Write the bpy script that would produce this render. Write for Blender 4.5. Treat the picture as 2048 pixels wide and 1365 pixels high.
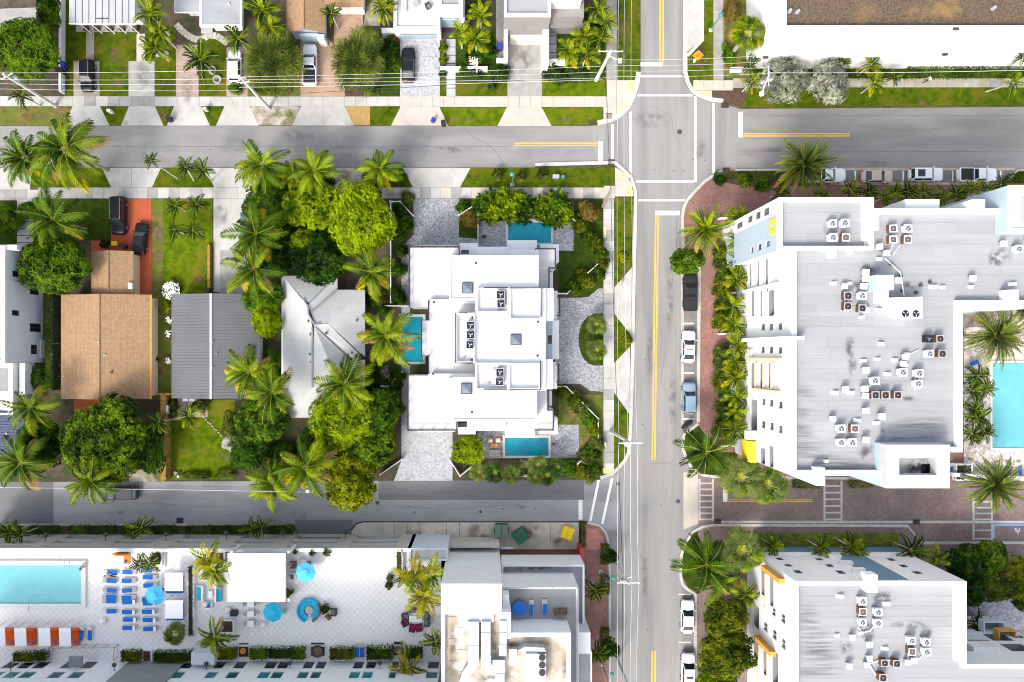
import bpy,math,random
import numpy as np
from mathutils import Vector,Matrix,Euler
random.seed(11); rng = np.random.default_rng(5)
R = math.radians
S = bpy.context.scene; COL = S.collection
for o in list(bpy.data.objects): bpy.data.objects.remove(o)
# ---------------------------------------------------------------- camera: drone straight above the block, 100 m up
H = 100.0; F = 1365.333; NX,NY = 972.0,705.0          # height,focal length in photo pixels,pixel below the drone
cam = bpy.data.cameras.new('camera'); co = bpy.data.objects.new('camera',cam); COL.objects.link(co)
co.location = (0,0,H); cam.lens = 24; cam.sensor_width = 36
cam.shift_x = (1024 - NX) / 2048; cam.shift_y = (NY - 682.5) / 2048
cam.clip_start = .5; cam.clip_end = 2000; S.camera = co
# ---------------------------------------------------------------- light
SUN_AZ = Vector((-.53,-.85)); SUN_EL = R(43)
wd = bpy.data.worlds.new('World'); S.world = wd; wd.use_nodes = True
nt = wd.node_tree; bg = nt.nodes['Background']; sky = nt.nodes.new('ShaderNodeTexSky')
sky.sky_type = 'NISHITA'; sky.sun_disc = False; sky.sun_elevation = SUN_EL
sky.sun_rotation = math.atan2(SUN_AZ.x,SUN_AZ.y) % (2 * math.pi)
sky.air_density = 1.0; sky.dust_density = 4.0; sky.ozone_density = 1.0
hz_ = nt.nodes.new('ShaderNodeHueSaturation'); hz_.inputs['Saturation'].default_value = .5      # thin bright cloud veils the blue
nt.links.new(sky.outputs[0],hz_.inputs['Color']); nt.links.new(hz_.outputs[0],bg.inputs[0]); bg.inputs[1].default_value = .15
sl = bpy.data.lights.new('sun','SUN'); sl.energy = .95; sl.angle = R(10); sl.color = (1,.94,.85)
so = bpy.data.objects.new('sun',sl); COL.objects.link(so)
so.rotation_euler = Vector((-SUN_AZ.x * math.cos(SUN_EL),-SUN_AZ.y * math.cos(SUN_EL),-math.sin(SUN_EL))).to_track_quat('-Z','Y').to_euler()
so.location = (-40,-60,80)
S.view_settings.view_transform = 'Standard'; S.view_settings.look = 'None'
S.view_settings.gamma = 1; S.view_settings.exposure = 1.45
S.view_settings.use_curve_mapping = False; S.cycles.filter_width = 1.0
# ---------------------------------------------------------------- pixel helpers
def W(px,py,z=0.0):
 k = (H - z) / F
 return Vector(((px - NX) * k,(NY - py) * k,z))
def onx(X,px,py):                     # point of a wall x = X seen at a pixel -> (y,z)
 z = H - F * X / (px - NX); return (NY - py) * (H - z) / F,z
def ony(Y,px,py):                     # point of a wall y = Y seen at a pixel -> (x,z)
 z = H - F * Y / (NY - py); return (px - NX) * (H - z) / F,z
def rect(x0,y0,x1,y1): return [(x0,y0),(x1,y0),(x1,y1),(x0,y1)]
# ---------------------------------------------------------------- materials
MATS = {}
def mat(name,c,c2=None,scale=1.0,rough=.8,metal=0.0,bump=0.0,bscale=None,coord='P',spec=.3,detail=5,c3=None,s3=.15,
  f3=(.5,.62),rnd=0.0,tex=None,tscale=1.0,tcol=None,trans=0.0,coat=0.0,emit=None,stretch=None,f2=(.35,.65),trot=0.0,mortar=.03,bw=1.0,bh=.5,off=.5,alpha=None):
 m = bpy.data.materials.new(name); m.use_nodes = True; MATS[name] = m
 n = m.node_tree.nodes; l = m.node_tree.links; b = n['Principled BSDF']
 b.inputs['Roughness'].default_value = rough; b.inputs['Metallic'].default_value = metal
 b.inputs['Specular IOR Level'].default_value = spec; b.inputs['Coat Weight'].default_value = coat
 def N(t,**k):
  q = n.new(t)
  for a,v in k.items(): setattr(q,a,v)
  return q
 if coord == 'P': src = N('ShaderNodeNewGeometry').outputs['Position']
 else: src = N('ShaderNodeTexCoord').outputs['Object']
 if stretch or trot:
  mp = N('ShaderNodeMapping'); mp.inputs['Scale'].default_value = stretch or (1,1,1); mp.inputs['Rotation'].default_value = (0,0,trot)
  l.new(src,mp.inputs['Vector']); src = mp.outputs[0]
 def noise(sc,det=detail):
  q = N('ShaderNodeTexNoise'); q.inputs['Scale'].default_value = sc; q.inputs['Detail'].default_value = det
  q.inputs['Roughness'].default_value = .62; l.new(src,q.inputs['Vector']); return q.outputs['Fac']
 def mixc(f,a,bb,bt='MIX'):
  q = N('ShaderNodeMix',data_type='RGBA',blend_type=bt)
  for sock,v in ((0,f),(6,a),(7,bb)):
   if hasattr(v,'is_linked'): l.new(v,q.inputs[sock])
   elif sock == 0: q.inputs[0].default_value = v
   else: q.inputs[sock].default_value = (*v[:3],1)
  return q.outputs[2]
 def ramp(v,lo,hi):
  q = N('ShaderNodeMapRange'); q.inputs[1].default_value = lo; q.inputs[2].default_value = hi; q.clamp = True
  l.new(v,q.inputs[0]); return q.outputs[0]
 out = c
 if tex == 'vor':
  q = N('ShaderNodeTexVoronoi'); q.inputs['Scale'].default_value = tscale; q.distance = 'CHEBYCHEV'; l.new(src,q.inputs['Vector'])
  sp = N('ShaderNodeSeparateColor'); l.new(q.outputs['Color'],sp.inputs[0])
  out = mixc(sp.outputs[0],c,tcol)
  d = N('ShaderNodeMath',operation='GREATER_THAN'); l.new(q.outputs['Distance'],d.inputs[0]); d.inputs[1].default_value = .52
 if tex == 'brick':
  q = N('ShaderNodeTexBrick'); q.inputs['Scale'].default_value = tscale; l.new(src,q.inputs['Vector'])
  q.inputs['Color1'].default_value = (*c,1); q.inputs['Color2'].default_value = (*(tcol[0]),1); q.inputs['Mortar'].default_value = (*(tcol[1]),1)
  q.inputs['Mortar Size'].default_value = mortar; q.inputs['Brick Width'].default_value = bw; q.inputs['Row Height'].default_value = bh; q.offset = off
  out = q.outputs['Color']
 if c2 is not None: out = mixc(ramp(noise(scale),*f2),out,c2)
 if c3 is not None: out = mixc(ramp(noise(s3,3),*f3),out,c3)
 if rnd:
  oi = N('ShaderNodeObjectInfo'); q = N('ShaderNodeMapRange'); q.inputs[3].default_value = 1 - rnd; q.inputs[4].default_value = 1 + rnd * .6
  l.new(oi.outputs['Random'],q.inputs[0]); cm = N('ShaderNodeCombineColor')
  for i in range(3): l.new(q.outputs[0],cm.inputs[i])
  out = mixc(1.0,out,cm.outputs[0],'MULTIPLY')
 if hasattr(out,'is_linked'): l.new(out,b.inputs['Base Color'])
 else: b.inputs['Base Color'].default_value = (*out,1)
 if bump:
  q = N('ShaderNodeBump'); q.inputs['Strength'].default_value = bump; q.inputs['Distance'].default_value = .05
  l.new(noise(bscale or scale * 3,3),q.inputs['Height']); l.new(q.outputs[0],b.inputs['Normal'])
 if trans: b.inputs['Transmission Weight'].default_value = trans
 if emit: b.inputs['Emission Color'].default_value = (*emit,1); b.inputs['Emission Strength'].default_value = 1
 return m
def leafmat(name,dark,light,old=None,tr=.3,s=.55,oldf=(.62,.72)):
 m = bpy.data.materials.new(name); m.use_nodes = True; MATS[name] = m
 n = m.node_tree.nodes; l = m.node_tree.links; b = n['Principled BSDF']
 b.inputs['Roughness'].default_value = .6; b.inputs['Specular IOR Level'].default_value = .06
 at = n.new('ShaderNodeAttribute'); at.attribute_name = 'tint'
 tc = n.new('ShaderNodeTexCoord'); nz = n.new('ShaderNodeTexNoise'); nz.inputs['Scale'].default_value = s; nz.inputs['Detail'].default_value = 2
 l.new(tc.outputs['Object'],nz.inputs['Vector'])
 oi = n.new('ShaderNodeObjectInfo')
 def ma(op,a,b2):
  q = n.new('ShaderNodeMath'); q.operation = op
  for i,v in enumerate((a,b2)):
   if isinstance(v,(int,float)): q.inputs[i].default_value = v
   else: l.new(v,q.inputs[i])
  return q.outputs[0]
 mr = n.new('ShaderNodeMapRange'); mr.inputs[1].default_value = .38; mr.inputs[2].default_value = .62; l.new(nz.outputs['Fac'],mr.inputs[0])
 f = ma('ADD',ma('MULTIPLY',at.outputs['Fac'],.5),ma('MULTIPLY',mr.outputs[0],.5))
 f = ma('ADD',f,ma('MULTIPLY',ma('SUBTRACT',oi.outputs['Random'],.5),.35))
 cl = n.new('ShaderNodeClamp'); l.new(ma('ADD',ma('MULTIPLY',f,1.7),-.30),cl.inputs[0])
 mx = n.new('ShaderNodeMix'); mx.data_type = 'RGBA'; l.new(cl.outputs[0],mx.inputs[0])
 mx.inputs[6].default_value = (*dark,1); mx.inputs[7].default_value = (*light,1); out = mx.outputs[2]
 if old:
  m2 = n.new('ShaderNodeMix'); m2.data_type = 'RGBA'; m3 = n.new('ShaderNodeMapRange'); m3.inputs[1].default_value = oldf[0]; m3.inputs[2].default_value = oldf[1]
  l.new(at.outputs['Fac'],m3.inputs[0]); l.new(m3.outputs[0],m2.inputs[0]); l.new(out,m2.inputs[6]); m2.inputs[7].default_value = (*old,1); out = m2.outputs[2]
 l.new(out,b.inputs['Base Color'])
 t = n.new('ShaderNodeBsdfTranslucent'); l.new(out,t.inputs[0])
 ms = n.new('ShaderNodeMixShader'); ms.inputs[0].default_value = tr; l.new(b.outputs[0],ms.inputs[1]); l.new(t.outputs[0],ms.inputs[2])
 l.new(ms.outputs[0],n['Material Output'].inputs['Surface'])
 return m
# ---------------------------------------------------------------- mesh building
OFF = {}
def setp(o,label=None,cat=None,group=None,kind=None):
 if label: o['label'] = label
 if cat: o['category'] = cat
 if group: o['group'] = group
 if kind: o['kind'] = kind
 return o
def thing(name,loc,label=None,cat=None,group=None,kind=None):
 o = bpy.data.objects.new(name,None); o.empty_display_size = .2; COL.objects.link(o)
 o.location = loc; OFF[o] = Vector(loc); return setp(o,label,cat,group,kind)
class MB:
 def __init__(s): s.v = []; s.f = []; s.m = []; s.mi = 0
 def add(s,vs,fs):
  b = len(s.v); s.v += [tuple(p) for p in vs]; s.f += [tuple(i + b for i in f) for f in fs]; s.m += [s.mi] * len(fs); return s
 def quad(s,a,b,c,d): return s.add([a,b,c,d],[(0,1,2,3)])
 def box(s,x0,y0,z0,x1,y1,z1):
  x0,x1 = min(x0,x1),max(x0,x1); y0,y1 = min(y0,y1),max(y0,y1)
  return s.add([(x0,y0,z0),(x1,y0,z0),(x1,y1,z0),(x0,y1,z0),(x0,y0,z1),(x1,y0,z1),(x1,y1,z1),(x0,y1,z1)],
                     [(3,2,1,0),(4,5,6,7),(0,1,5,4),(1,2,6,5),(2,3,7,6),(3,0,4,7)])
 def pbox(s,x0,y0,x1,y1,z0,z1):       # a box whose top outline is given in pixels
  a = W(x0,y0,z1); b = W(x1,y1,z1); return s.box(a.x,a.y,z0,b.x,b.y,z1)
 def prism(s,pts,z0,z1,top=True,bottom=False):
  n = len(pts); area = sum(pts[i][0] * pts[(i + 1) % n][1] - pts[(i + 1) % n][0] * pts[i][1] for i in range(n))
  if area < 0: pts = pts[::-1]
  vs = [(p[0],p[1],z0) for p in pts] + [(p[0],p[1],z1) for p in pts]
  fs = [(i,(i + 1) % n,n + (i + 1) % n,n + i) for i in range(n)]
  if top: fs.append(tuple(range(n,2 * n)))
  if bottom: fs.append(tuple(range(n - 1,-1,-1)))
  return s.add(vs,fs)
 def pprism(s,pts,z0,z1,**k): return s.prism([W(x,y,z1)[:2] for x,y in pts],z0,z1,**k)
 def tube(s,pts,r,n=6,cap=True):
  pts = [Vector(p) for p in pts]; rs = r if isinstance(r,(list,tuple)) else [r] * len(pts); vs = []; fs = []
  for i,p in enumerate(pts):
   d = (pts[min(i + 1,len(pts) - 1)] - pts[max(i - 1,0)]).normalized()
   u = d.cross(Vector((0,0,1)) if abs(d.z) < .95 else Vector((1,0,0))).normalized(); w = d.cross(u)
   for k in range(n):
    a = 2 * math.pi * k / n; vs.append(p + (u * math.cos(a) + w * math.sin(a)) * rs[i])
  for i in range(len(pts) - 1):
   for k in range(n): fs.append((i * n + k,i * n + (k + 1) % n,(i + 1) * n + (k + 1) % n,(i + 1) * n + k))
  if cap: fs += [tuple(range(n - 1,-1,-1)),tuple(range((len(pts) - 1) * n,len(pts) * n))]
  return s.add(vs,fs)
 def lathe(s,prof,c=(0,0,0),n=14):
  vs = []; fs = []
  for r,z in prof:
   for k in range(n):
    a = 2 * math.pi * k / n; vs.append((c[0] + r * math.cos(a),c[1] + r * math.sin(a),c[2] + z))
  for i in range(len(prof) - 1):
   for k in range(n): fs.append((i * n + k,i * n + (k + 1) % n,(i + 1) * n + (k + 1) % n,(i + 1) * n + k))
  fs += [tuple(range(n - 1,-1,-1)),tuple(range((len(prof) - 1) * n,len(prof) * n))]
  return s.add(vs,fs)
 def build(s,name,m,parent=None,smooth=False,label=None,cat=None,group=None,kind=None):
  v = np.array(s.v,dtype=float).reshape(-1,3)
  if parent is not None: off = OFF[parent]
  else: off = Vector((v[:,0].mean(),v[:,1].mean(),v[:,2].min()))
  v = v - np.array(off)
  me = bpy.data.meshes.new(name); me.from_pydata(v.tolist(),[],s.f)
  for q in (m if isinstance(m,(list,tuple)) else [m]): me.materials.append(MATS[q] if isinstance(q,str) else q)
  if any(s.m): me.polygons.foreach_set('material_index',s.m)
  if smooth: me.polygons.foreach_set('use_smooth',[True] * len(me.polygons))
  me.update()
  o = bpy.data.objects.new(name,me); COL.objects.link(o)
  if parent is not None: o.parent = parent
  else: o.location = off
  OFF[o] = off
  return setp(o,label,cat,group,kind)
def share(name,src,parent,loc,rot=(0,0,0),sc=(1,1,1),m=None):      # another object with the same mesh
 o = bpy.data.objects.new(name,src); COL.objects.link(o); o.parent = parent; o.location = loc; o.rotation_euler = rot
 o.scale = sc if hasattr(sc,'__len__') else (sc,) * 3
 if m: o.material_slots[0].link = 'OBJECT'; o.material_slots[0].material = MATS[m]
 return o
KIDS = {}
def copy_tree(o,parent=None):
 c = o.copy(); COL.objects.link(c)
 if parent is not None: c.parent = parent
 for ch in KIDS.get(o,()): copy_tree(ch,c)
 return c
def seal(o):
 ks = [c for c in bpy.data.objects if c.parent == o]; KIDS[o] = ks
 for k in ks: seal(k)
 return o
PROTOS = []
def proto(o): seal(o); PROTOS.append(o); return o
def place(p,loc,rz=0.0,sc=1.0,label=None,cat=None,group=None,tilt=None):
 c = copy_tree(p); c.location = loc; c.rotation_euler = (tilt[0] if tilt else 0,tilt[1] if tilt else 0,rz)
 c.scale = sc if hasattr(sc,'__len__') else (sc,) * 3
 return setp(c,label,cat,group)
def offset_poly(pts,d):                # inward offset of a world polygon
 n = len(pts); area = sum(pts[i][0] * pts[(i + 1) % n][1] - pts[(i + 1) % n][0] * pts[i][1] for i in range(n))
 sg = 1 if area > 0 else -1; out = []
 for i in range(n):
  p0 = Vector(pts[i - 1][:2]); p1 = Vector(pts[i][:2]); p2 = Vector(pts[(i + 1) % n][:2])
  a = (p1 - p0).normalized(); b = (p2 - p1).normalized()
  na = Vector((-a.y,a.x)) * sg; nb = Vector((-b.y,b.x)) * sg
  k = (na + nb); q = k.length_squared
  out.append(p1 + k * (2 * d / q if q > .05 else d))
 return out
def ring(mb,pts,d,z0,z1):           # a parapet: band of width d inside the outline
 inn = offset_poly(pts,d); n = len(pts)
 for i in range(n):
  j = (i + 1) % n; a,b,c,e = pts[i],pts[j],inn[j],inn[i]
  area = (b[0] - a[0]) * (c[1] - a[1]) - (c[0] - a[0]) * (b[1] - a[1])
  q = [a,b,c,e] if area > 0 else [e,c,b,a]
  mb.add([(p[0],p[1],z0) for p in q] + [(p[0],p[1],z1) for p in q],
               [(4,5,6,7),(3,2,1,0),(0,1,5,4),(2,3,7,6),(1,2,6,5),(3,0,4,7)])
 return inn
def strip(mb,pts,w,z0,z1,closed=False):   # kerb or wall along a world polyline
 pts = [Vector(p[:2]) for p in pts]; L = []; Rr = []
 for i,p in enumerate(pts):
  a = pts[max(i - 1,0)]; b = pts[min(i + 1,len(pts) - 1)]; d = (b - a).normalized(); n = Vector((-d.y,d.x)) * w / 2
  L.append(p + n); Rr.append(p - n)
 for i in range(len(pts) - 1):
  q = [Rr[i],Rr[i + 1],L[i + 1],L[i]]
  fs = [(4,5,6,7),(3,2,1,0),(0,1,5,4),(2,3,7,6)]
  if i == 0: fs.append((3,0,4,7))
  if i == len(pts) - 2: fs.append((1,2,6,5))
  mb.add([(p.x,p.y,z0) for p in q] + [(p.x,p.y,z1) for p in q],fs)
 return mb
def facade(parent,P0,U,N,width,z0,z1,openings,wall,name='wall',frame='window_frame_white',pane='window_glass',back='room_shade',wallparts=None):
 """wall from P0 along U (unit), outward normal N. openings: (u0,u1,v0,v1,kind[,depth]); kind w = window, b = balcony recess, d = door"""
 P0 = Vector((P0[0],P0[1],0)); U = Vector((*U,0)); N = Vector((*N,0)); Z = Vector((0,0,1))
 P = lambda u,v,d=0: P0 + U * u + Z * v + N * d
 flip = U.cross(Z).dot(N) < 0
 def q(mb,a,b,c,d): mb.quad(a,b,c,d) if not flip else mb.quad(d,c,b,a)
 ops = [(max(0.05,min(o[0],o[1])),min(width - .05,max(o[0],o[1])),max(z0 + .02,min(o[2],o[3])),min(z1 - .05,max(o[2],o[3])),*o[4:]) for o in openings]
 ops = [o for o in ops if o[1] - o[0] > .1 and o[3] - o[2] > .1]
 us = sorted({0,width,*[o[0] for o in ops],*[o[1] for o in ops]}); vs = sorted({z0,z1,*[o[2] for o in ops],*[o[3] for o in ops]})
 mb = MB()
 for i in range(len(us) - 1):
  for j in range(len(vs) - 1):
   uc = (us[i] + us[i + 1]) / 2; vc = (vs[j] + vs[j + 1]) / 2
   if any(o[0] < uc < o[1] and o[2] < vc < o[3] for o in ops): continue
   q(mb,P(us[i],vs[j]),P(us[i + 1],vs[j]),P(us[i + 1],vs[j + 1]),P(us[i],vs[j + 1]))
 for o in ops:
  u0,u1,v0,v1,k = o[:5]; d = -(o[5] if len(o) > 5 else (2.0 if k == 'b' else .16))
  if k == 'b': continue
  q(mb,P(u0,v0,0),P(u1,v0,0),P(u1,v0,d),P(u0,v0,d)); q(mb,P(u0,v1,d),P(u1,v1,d),P(u1,v1,0),P(u0,v1,0))
  q(mb,P(u0,v0,d),P(u0,v1,d),P(u0,v1,0),P(u0,v0,0)); q(mb,P(u1,v0,0),P(u1,v1,0),P(u1,v1,d),P(u1,v0,d))
 w = mb.build(name,wall,parent)
 for o in ops:
  u0,u1,v0,v1,k = o[:5]; d = -(o[5] if len(o) > 5 else (2.0 if k == 'b' else .16))
  if k == 'b':                    # glazed sliding door at the back of the balcony
   m2 = MB(); q(m2,P(u0,v0,d),P(u1,v0,d),P(u1,v1,d),P(u0,v1,d)); q(m2,P(u0,v0,0),P(u1,v0,0),P(u1,v0,d),P(u0,v0,d)); q(m2,P(u0,v1,d),P(u1,v1,d),P(u1,v1,0),P(u0,v1,0)); q(m2,P(u0,v0,d),P(u0,v1,d),P(u0,v1,0),P(u0,v0,0)); q(m2,P(u1,v0,0),P(u1,v1,0),P(u1,v1,d),P(u1,v0,d)); m2.build('balcony_back','stucco_grey',parent); m2 = MB(); a = u0 + (u1 - u0) * .08; b = u1 - (u1 - u0) * .08; h = min(2.2,(v1 - v0) * .85)  # recess lined in darker grey than the wall, shade put into its colour
   q(m2,P(a,v0 + .03,d + .03),P(b,v0 + .03,d + .03),P(b,v0 + h,d + .03),P(a,v0 + h,d + .03)); m2.build('balcony_door',back,parent); continue
  fr = MB(); t = .07; dd = d + .02; e = d + .07
  def bar(a0,a1,b0,b1):
   q(fr,P(a0,b0,e),P(a1,b0,e),P(a1,b1,e),P(a0,b1,e)); q(fr,P(a0,b1,dd),P(a0,b1,e),P(a1,b1,e),P(a1,b1,dd))
   q(fr,P(a0,b0,e),P(a0,b0,dd),P(a1,b0,dd),P(a1,b0,e)); q(fr,P(a0,b0,dd),P(a0,b0,e),P(a0,b1,e),P(a0,b1,dd)); q(fr,P(a1,b0,e),P(a1,b0,dd),P(a1,b1,dd),P(a1,b1,e))
  bar(u0,u1,v0,v0 + t); bar(u0,u1,v1 - t,v1); bar(u0,u0 + t,v0,v1); bar(u1 - t,u1,v0,v1)
  um = (u0 + u1) / 2
  if u1 - u0 > 1.05 and frame != 'window_frame_thin': bar(um - t / 2,um + t / 2,v0,v1)
  f = fr.build('window',frame,parent)
  g = MB(); q(g,P(u0,v0,dd),P(u1,v0,dd),P(u1,v1,dd),P(u0,v1,dd)); g.build('pane',pane if k == 'w' else k,f)
 return w
# ---------------------------------------------------------------- material list (albedo)
mat('asphalt_worn',(.20,.196,.19),(.232,.228,.22),scale=.5,rough=.9,bump=.3,bscale=18,c3=(.17,.165,.16),s3=.12,stretch=(.3,1.2,1))
mat('asphalt_main',(.218,.214,.207),(.252,.248,.24),scale=.45,rough=.9,bump=.3,bscale=18,c3=(.195,.19,.186),s3=.2,stretch=(1.8,.12,1))
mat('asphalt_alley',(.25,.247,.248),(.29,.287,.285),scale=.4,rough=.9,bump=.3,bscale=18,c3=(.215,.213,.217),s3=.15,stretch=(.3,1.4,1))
mat('asphalt_patch',(.125,.125,.13),(.155,.153,.157),scale=.9,rough=.9,bump=.3,bscale=18,stretch=(.25,1.2,1))
mat('asphalt_bay',(.15,.145,.14),(.20,.195,.19),scale=.8,rough=.9,bump=.3,bscale=18)
mat('soil',(.055,.042,.028),(.095,.075,.05),scale=.9,rough=1,bump=.6,bscale=9,c3=(.04,.055,.02),s3=.5)
mat('mulch',(.06,.035,.024),(.10,.06,.04),scale=2.5,rough=1,bump=.6,bscale=9)
mat('mulch_tan',(.42,.27,.10),(.30,.19,.07),scale=4,rough=1,bump=.6,bscale=9)
mat('sand_bare',(.20,.16,.095),(.42,.395,.35),scale=.55,rough=1,bump=.4,bscale=8,c3=(.10,.11,.03),s3=.3)
mat('grass_lawn',(.026,.052,.002),(.080,.112,.005),scale=1.1,rough=.95,spec=.03,bump=.8,bscale=7,c3=(.10,.098,.010),s3=.35,f3=(.48,.66),detail=9)
mat('grass_bright',(.040,.078,.002),(.11,.150,.005),scale=.9,rough=.95,spec=.03,bump=.8,bscale=7,c3=(.13,.122,.012),s3=.3,f3=(.5,.68),detail=9)
mat('grass_dry',(.060,.072,.012),(.19,.14,.055),scale=.9,rough=.95,spec=.03,bump=.8,bscale=7,c3=(.10,.13,.02),s3=.3,f3=(.42,.6),detail=9)
mat('grass_dark',(.020,.040,.005),(.045,.070,.008),scale=1.2,rough=.95,spec=.03,bump=.8,bscale=7,detail=9)
mat('concrete_white',(.41,.40,.375),(.355,.345,.32),scale=.7,rough=.9,bump=.12,bscale=12,c3=(.46,.45,.425),s3=.2,rnd=.05)
mat('concrete_cream',(.46,.415,.355),(.40,.36,.31),scale=.7,rough=.9,bump=.12,bscale=12,rnd=.06)
mat('concrete_grey',(.32,.31,.292),(.25,.243,.228),scale=.9,rough=.9,bump=.12,bscale=12,rnd=.08)
mat('concrete_stained',(.36,.325,.27),(.23,.20,.16),scale=.28,rough=.9,bump=.15,bscale=12,c3=(.36,.34,.30),s3=.5,f3=(.55,.7))
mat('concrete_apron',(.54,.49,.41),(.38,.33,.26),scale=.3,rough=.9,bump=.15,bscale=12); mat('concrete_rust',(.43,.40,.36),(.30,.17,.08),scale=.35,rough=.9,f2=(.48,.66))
mat('kerb_white',(.48,.465,.435),(.38,.365,.335),scale=1.2,rough=.85)
mat('kerb_tan',(.46,.41,.33),(.34,.29,.22),scale=.9,rough=.85)
mat('paint_white',(.72,.71,.69),(.45,.44,.42),scale=2.2,rough=.7,f2=(.52,.75))
mat('paint_yellow',(.72,.42,.055),(.55,.34,.09),scale=1.6,rough=.7)
mat('paint_yellow_pale',(.74,.58,.12),(.60,.52,.28),scale=1.5,rough=.8)
mat('paint_blue',(.16,.32,.52),(.22,.36,.5),scale=2,rough=.7)
mat('iron_dark',(.05,.05,.052),(.09,.085,.08),scale=4,rough=.7,metal=.3)
mat('iron_rust',(.09,.055,.05),(.05,.035,.035),scale=4,rough=.8)
mat('paver_grey',(.155,.16,.18),scale=.5,tex='vor',tscale=4.6,tcol=(.40,.405,.42),c2=(.22,.22,.24),rough=.85,f2=(.42,.9),bump=.15,bscale=8)
mat('paver_grey_light',(.25,.258,.275),scale=.5,tex='vor',tscale=4.2,tcol=(.44,.445,.46),c2=(.36,.36,.38),rough=.85,f2=(.42,.9),bump=.15,bscale=8)
mat('paver_brown',(.17,.118,.108),scale=.35,tex='vor',tscale=4.5,tcol=(.25,.185,.17),c2=(.145,.108,.103),rough=.9,f2=(.4,.75),bump=.15,bscale=10)
mat('paver_brick',(.22,.105,.08),scale=.35,tex='vor',tscale=4.5,tcol=(.31,.175,.14),c2=(.17,.10,.088),rough=.9,f2=(.4,.75),bump=.15,bscale=10)
mat('paver_brick_red',(.36,.135,.10),scale=.35,tex='vor',tscale=4.5,tcol=(.43,.20,.16),c2=(.30,.16,.13),rough=.9,f2=(.4,.75))
mat('paver_pink',(.30,.215,.18),scale=.4,tex='vor',tscale=4,tcol=(.38,.29,.25),c2=(.20,.14,.12),rough=.9,f2=(.5,.8))
mat('paver_tan',(.33,.225,.15),scale=.4,tex='vor',tscale=4,tcol=(.40,.29,.20),c2=(.26,.175,.12),rough=.9,f2=(.4,.8))
mat('paver_red_orange',(.40,.085,.032),(.32,.068,.028),scale=.5,rough=.85,tex=None,bump=.1,bscale=9)
mat('paver_mosaic',(.30,.27,.25),tex='vor',tscale=2.0,tcol=(.75,.68,.60),rough=.85,c2=(.55,.47,.42),scale=3,f2=(.5,.6))
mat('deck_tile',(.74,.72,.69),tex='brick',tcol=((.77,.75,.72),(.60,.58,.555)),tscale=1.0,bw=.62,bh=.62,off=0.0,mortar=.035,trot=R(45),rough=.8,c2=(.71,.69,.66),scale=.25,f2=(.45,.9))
mat('deck_tile_pale',(.66,.645,.625),(.60,.585,.565),scale=.6,rough=.8)
mat('stone_path',(.50,.46,.39),(.36,.33,.27),scale=.8,rough=.9,rnd=.15)
mat('step_slab',(.40,.41,.42),(.34,.345,.35),scale=.6,rough=.85,rnd=.1)
mat('pool_plaster_teal',(.010,.33,.43),(.012,.38,.48),scale=1.5,rough=.5,spec=.1)
mat('pool_plaster_aqua',(.27,.62,.65),(.31,.66,.69),scale=.8,rough=.5,spec=.1)
mat('pool_coping',(.55,.54,.52),(.47,.46,.44),scale=1.5,rough=.8)
mw = mat('pool_water',(.95,.98,1.0),rough=.03,trans=1.0,spec=.5,bump=.25,bscale=1.3); mw.node_tree.nodes['Principled BSDF'].inputs['IOR'].default_value = 1.2
# buildings
mat('stucco_white',(.72,.72,.715),(.67,.67,.665),scale=.8,rough=.9,bump=.05,bscale=10)
mat('stucco_white_dirty',(.74,.73,.71),(.62,.60,.56),scale=.3,rough=.9,f2=(.5,.8))
mat('stucco_pale_blue',(.38,.46,.53),(.35,.43,.50),scale=.7,rough=.9)
mat('stucco_mid_blue',(.115,.195,.275),(.135,.215,.295),scale=3,rough=.9)
mat('stucco_grey_blue',(.56,.60,.64),(.52,.56,.60),scale=.6,rough=.9)
mat('stucco_grey',(.23,.235,.245),(.20,.205,.215),scale=.8,rough=.9)
mat('stucco_taupe',(.23,.215,.205),(.21,.195,.185),scale=.8,rough=.9)
mat('stucco_beige',(.50,.465,.41),(.45,.42,.37),scale=.7,rough=.9)
mat('stucco_peach',(.66,.52,.36),(.62,.49,.34),scale=.7,rough=.9)
mat('stucco_orange',(.62,.31,.065),(.57,.28,.06),scale=.9,rough=.9)
mat('stucco_yellow',(.78,.62,.03),(.74,.58,.03),scale=.9,rough=.85)
mat('stucco_brown',(.12,.055,.03),(.10,.045,.028),scale=.9,rough=.9)
mat('stucco_cream',(.58,.54,.47),(.52,.48,.42),scale=.7,rough=.9)
mat('roof_membrane',(.285,.289,.30),(.262,.266,.277),scale=.9,rough=.9,c3=(.305,.309,.32),s3=.12,stretch=(.18,2.2,1),bump=.1,bscale=6,rnd=.05)
mat('roof_white',(.66,.66,.665),(.60,.60,.61),scale=.35,rough=.85)
mat('roof_white_seam',(.47,.472,.478),(.425,.428,.435),scale=.6,rough=.85,stretch=(.2,1.6,1))
mat('roof_weathered',(.47,.42,.35),(.31,.255,.185),scale=.5,rough=.95,c3=(.56,.52,.46),s3=.3,f3=(.5,.6))
mat('roof_gravel',(.055,.042,.034),(.15,.105,.062),scale=4,rough=1,bump=.4,bscale=12,c3=(.20,.13,.055),s3=.22,f3=(.56,.72))
mat('shingle_brown',(.29,.18,.098),(.215,.13,.072),scale=2.2,rough=.95,bump=.35,bscale=6,tex='brick',tcol=((.335,.215,.12),(.16,.10,.058)),tscale=1.0,bw=.35,bh=.22,mortar=.012,trot=R(90),f2=(.45,.75))
mat('shingle_grey',(.275,.285,.30),(.235,.243,.255),scale=.5,rough=.9,tex='brick',tcol=((.30,.31,.325),(.20,.205,.215)),tscale=1.0,bw=.6,bh=.28,mortar=.015,trot=R(90),f2=(.4,.8))
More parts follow.
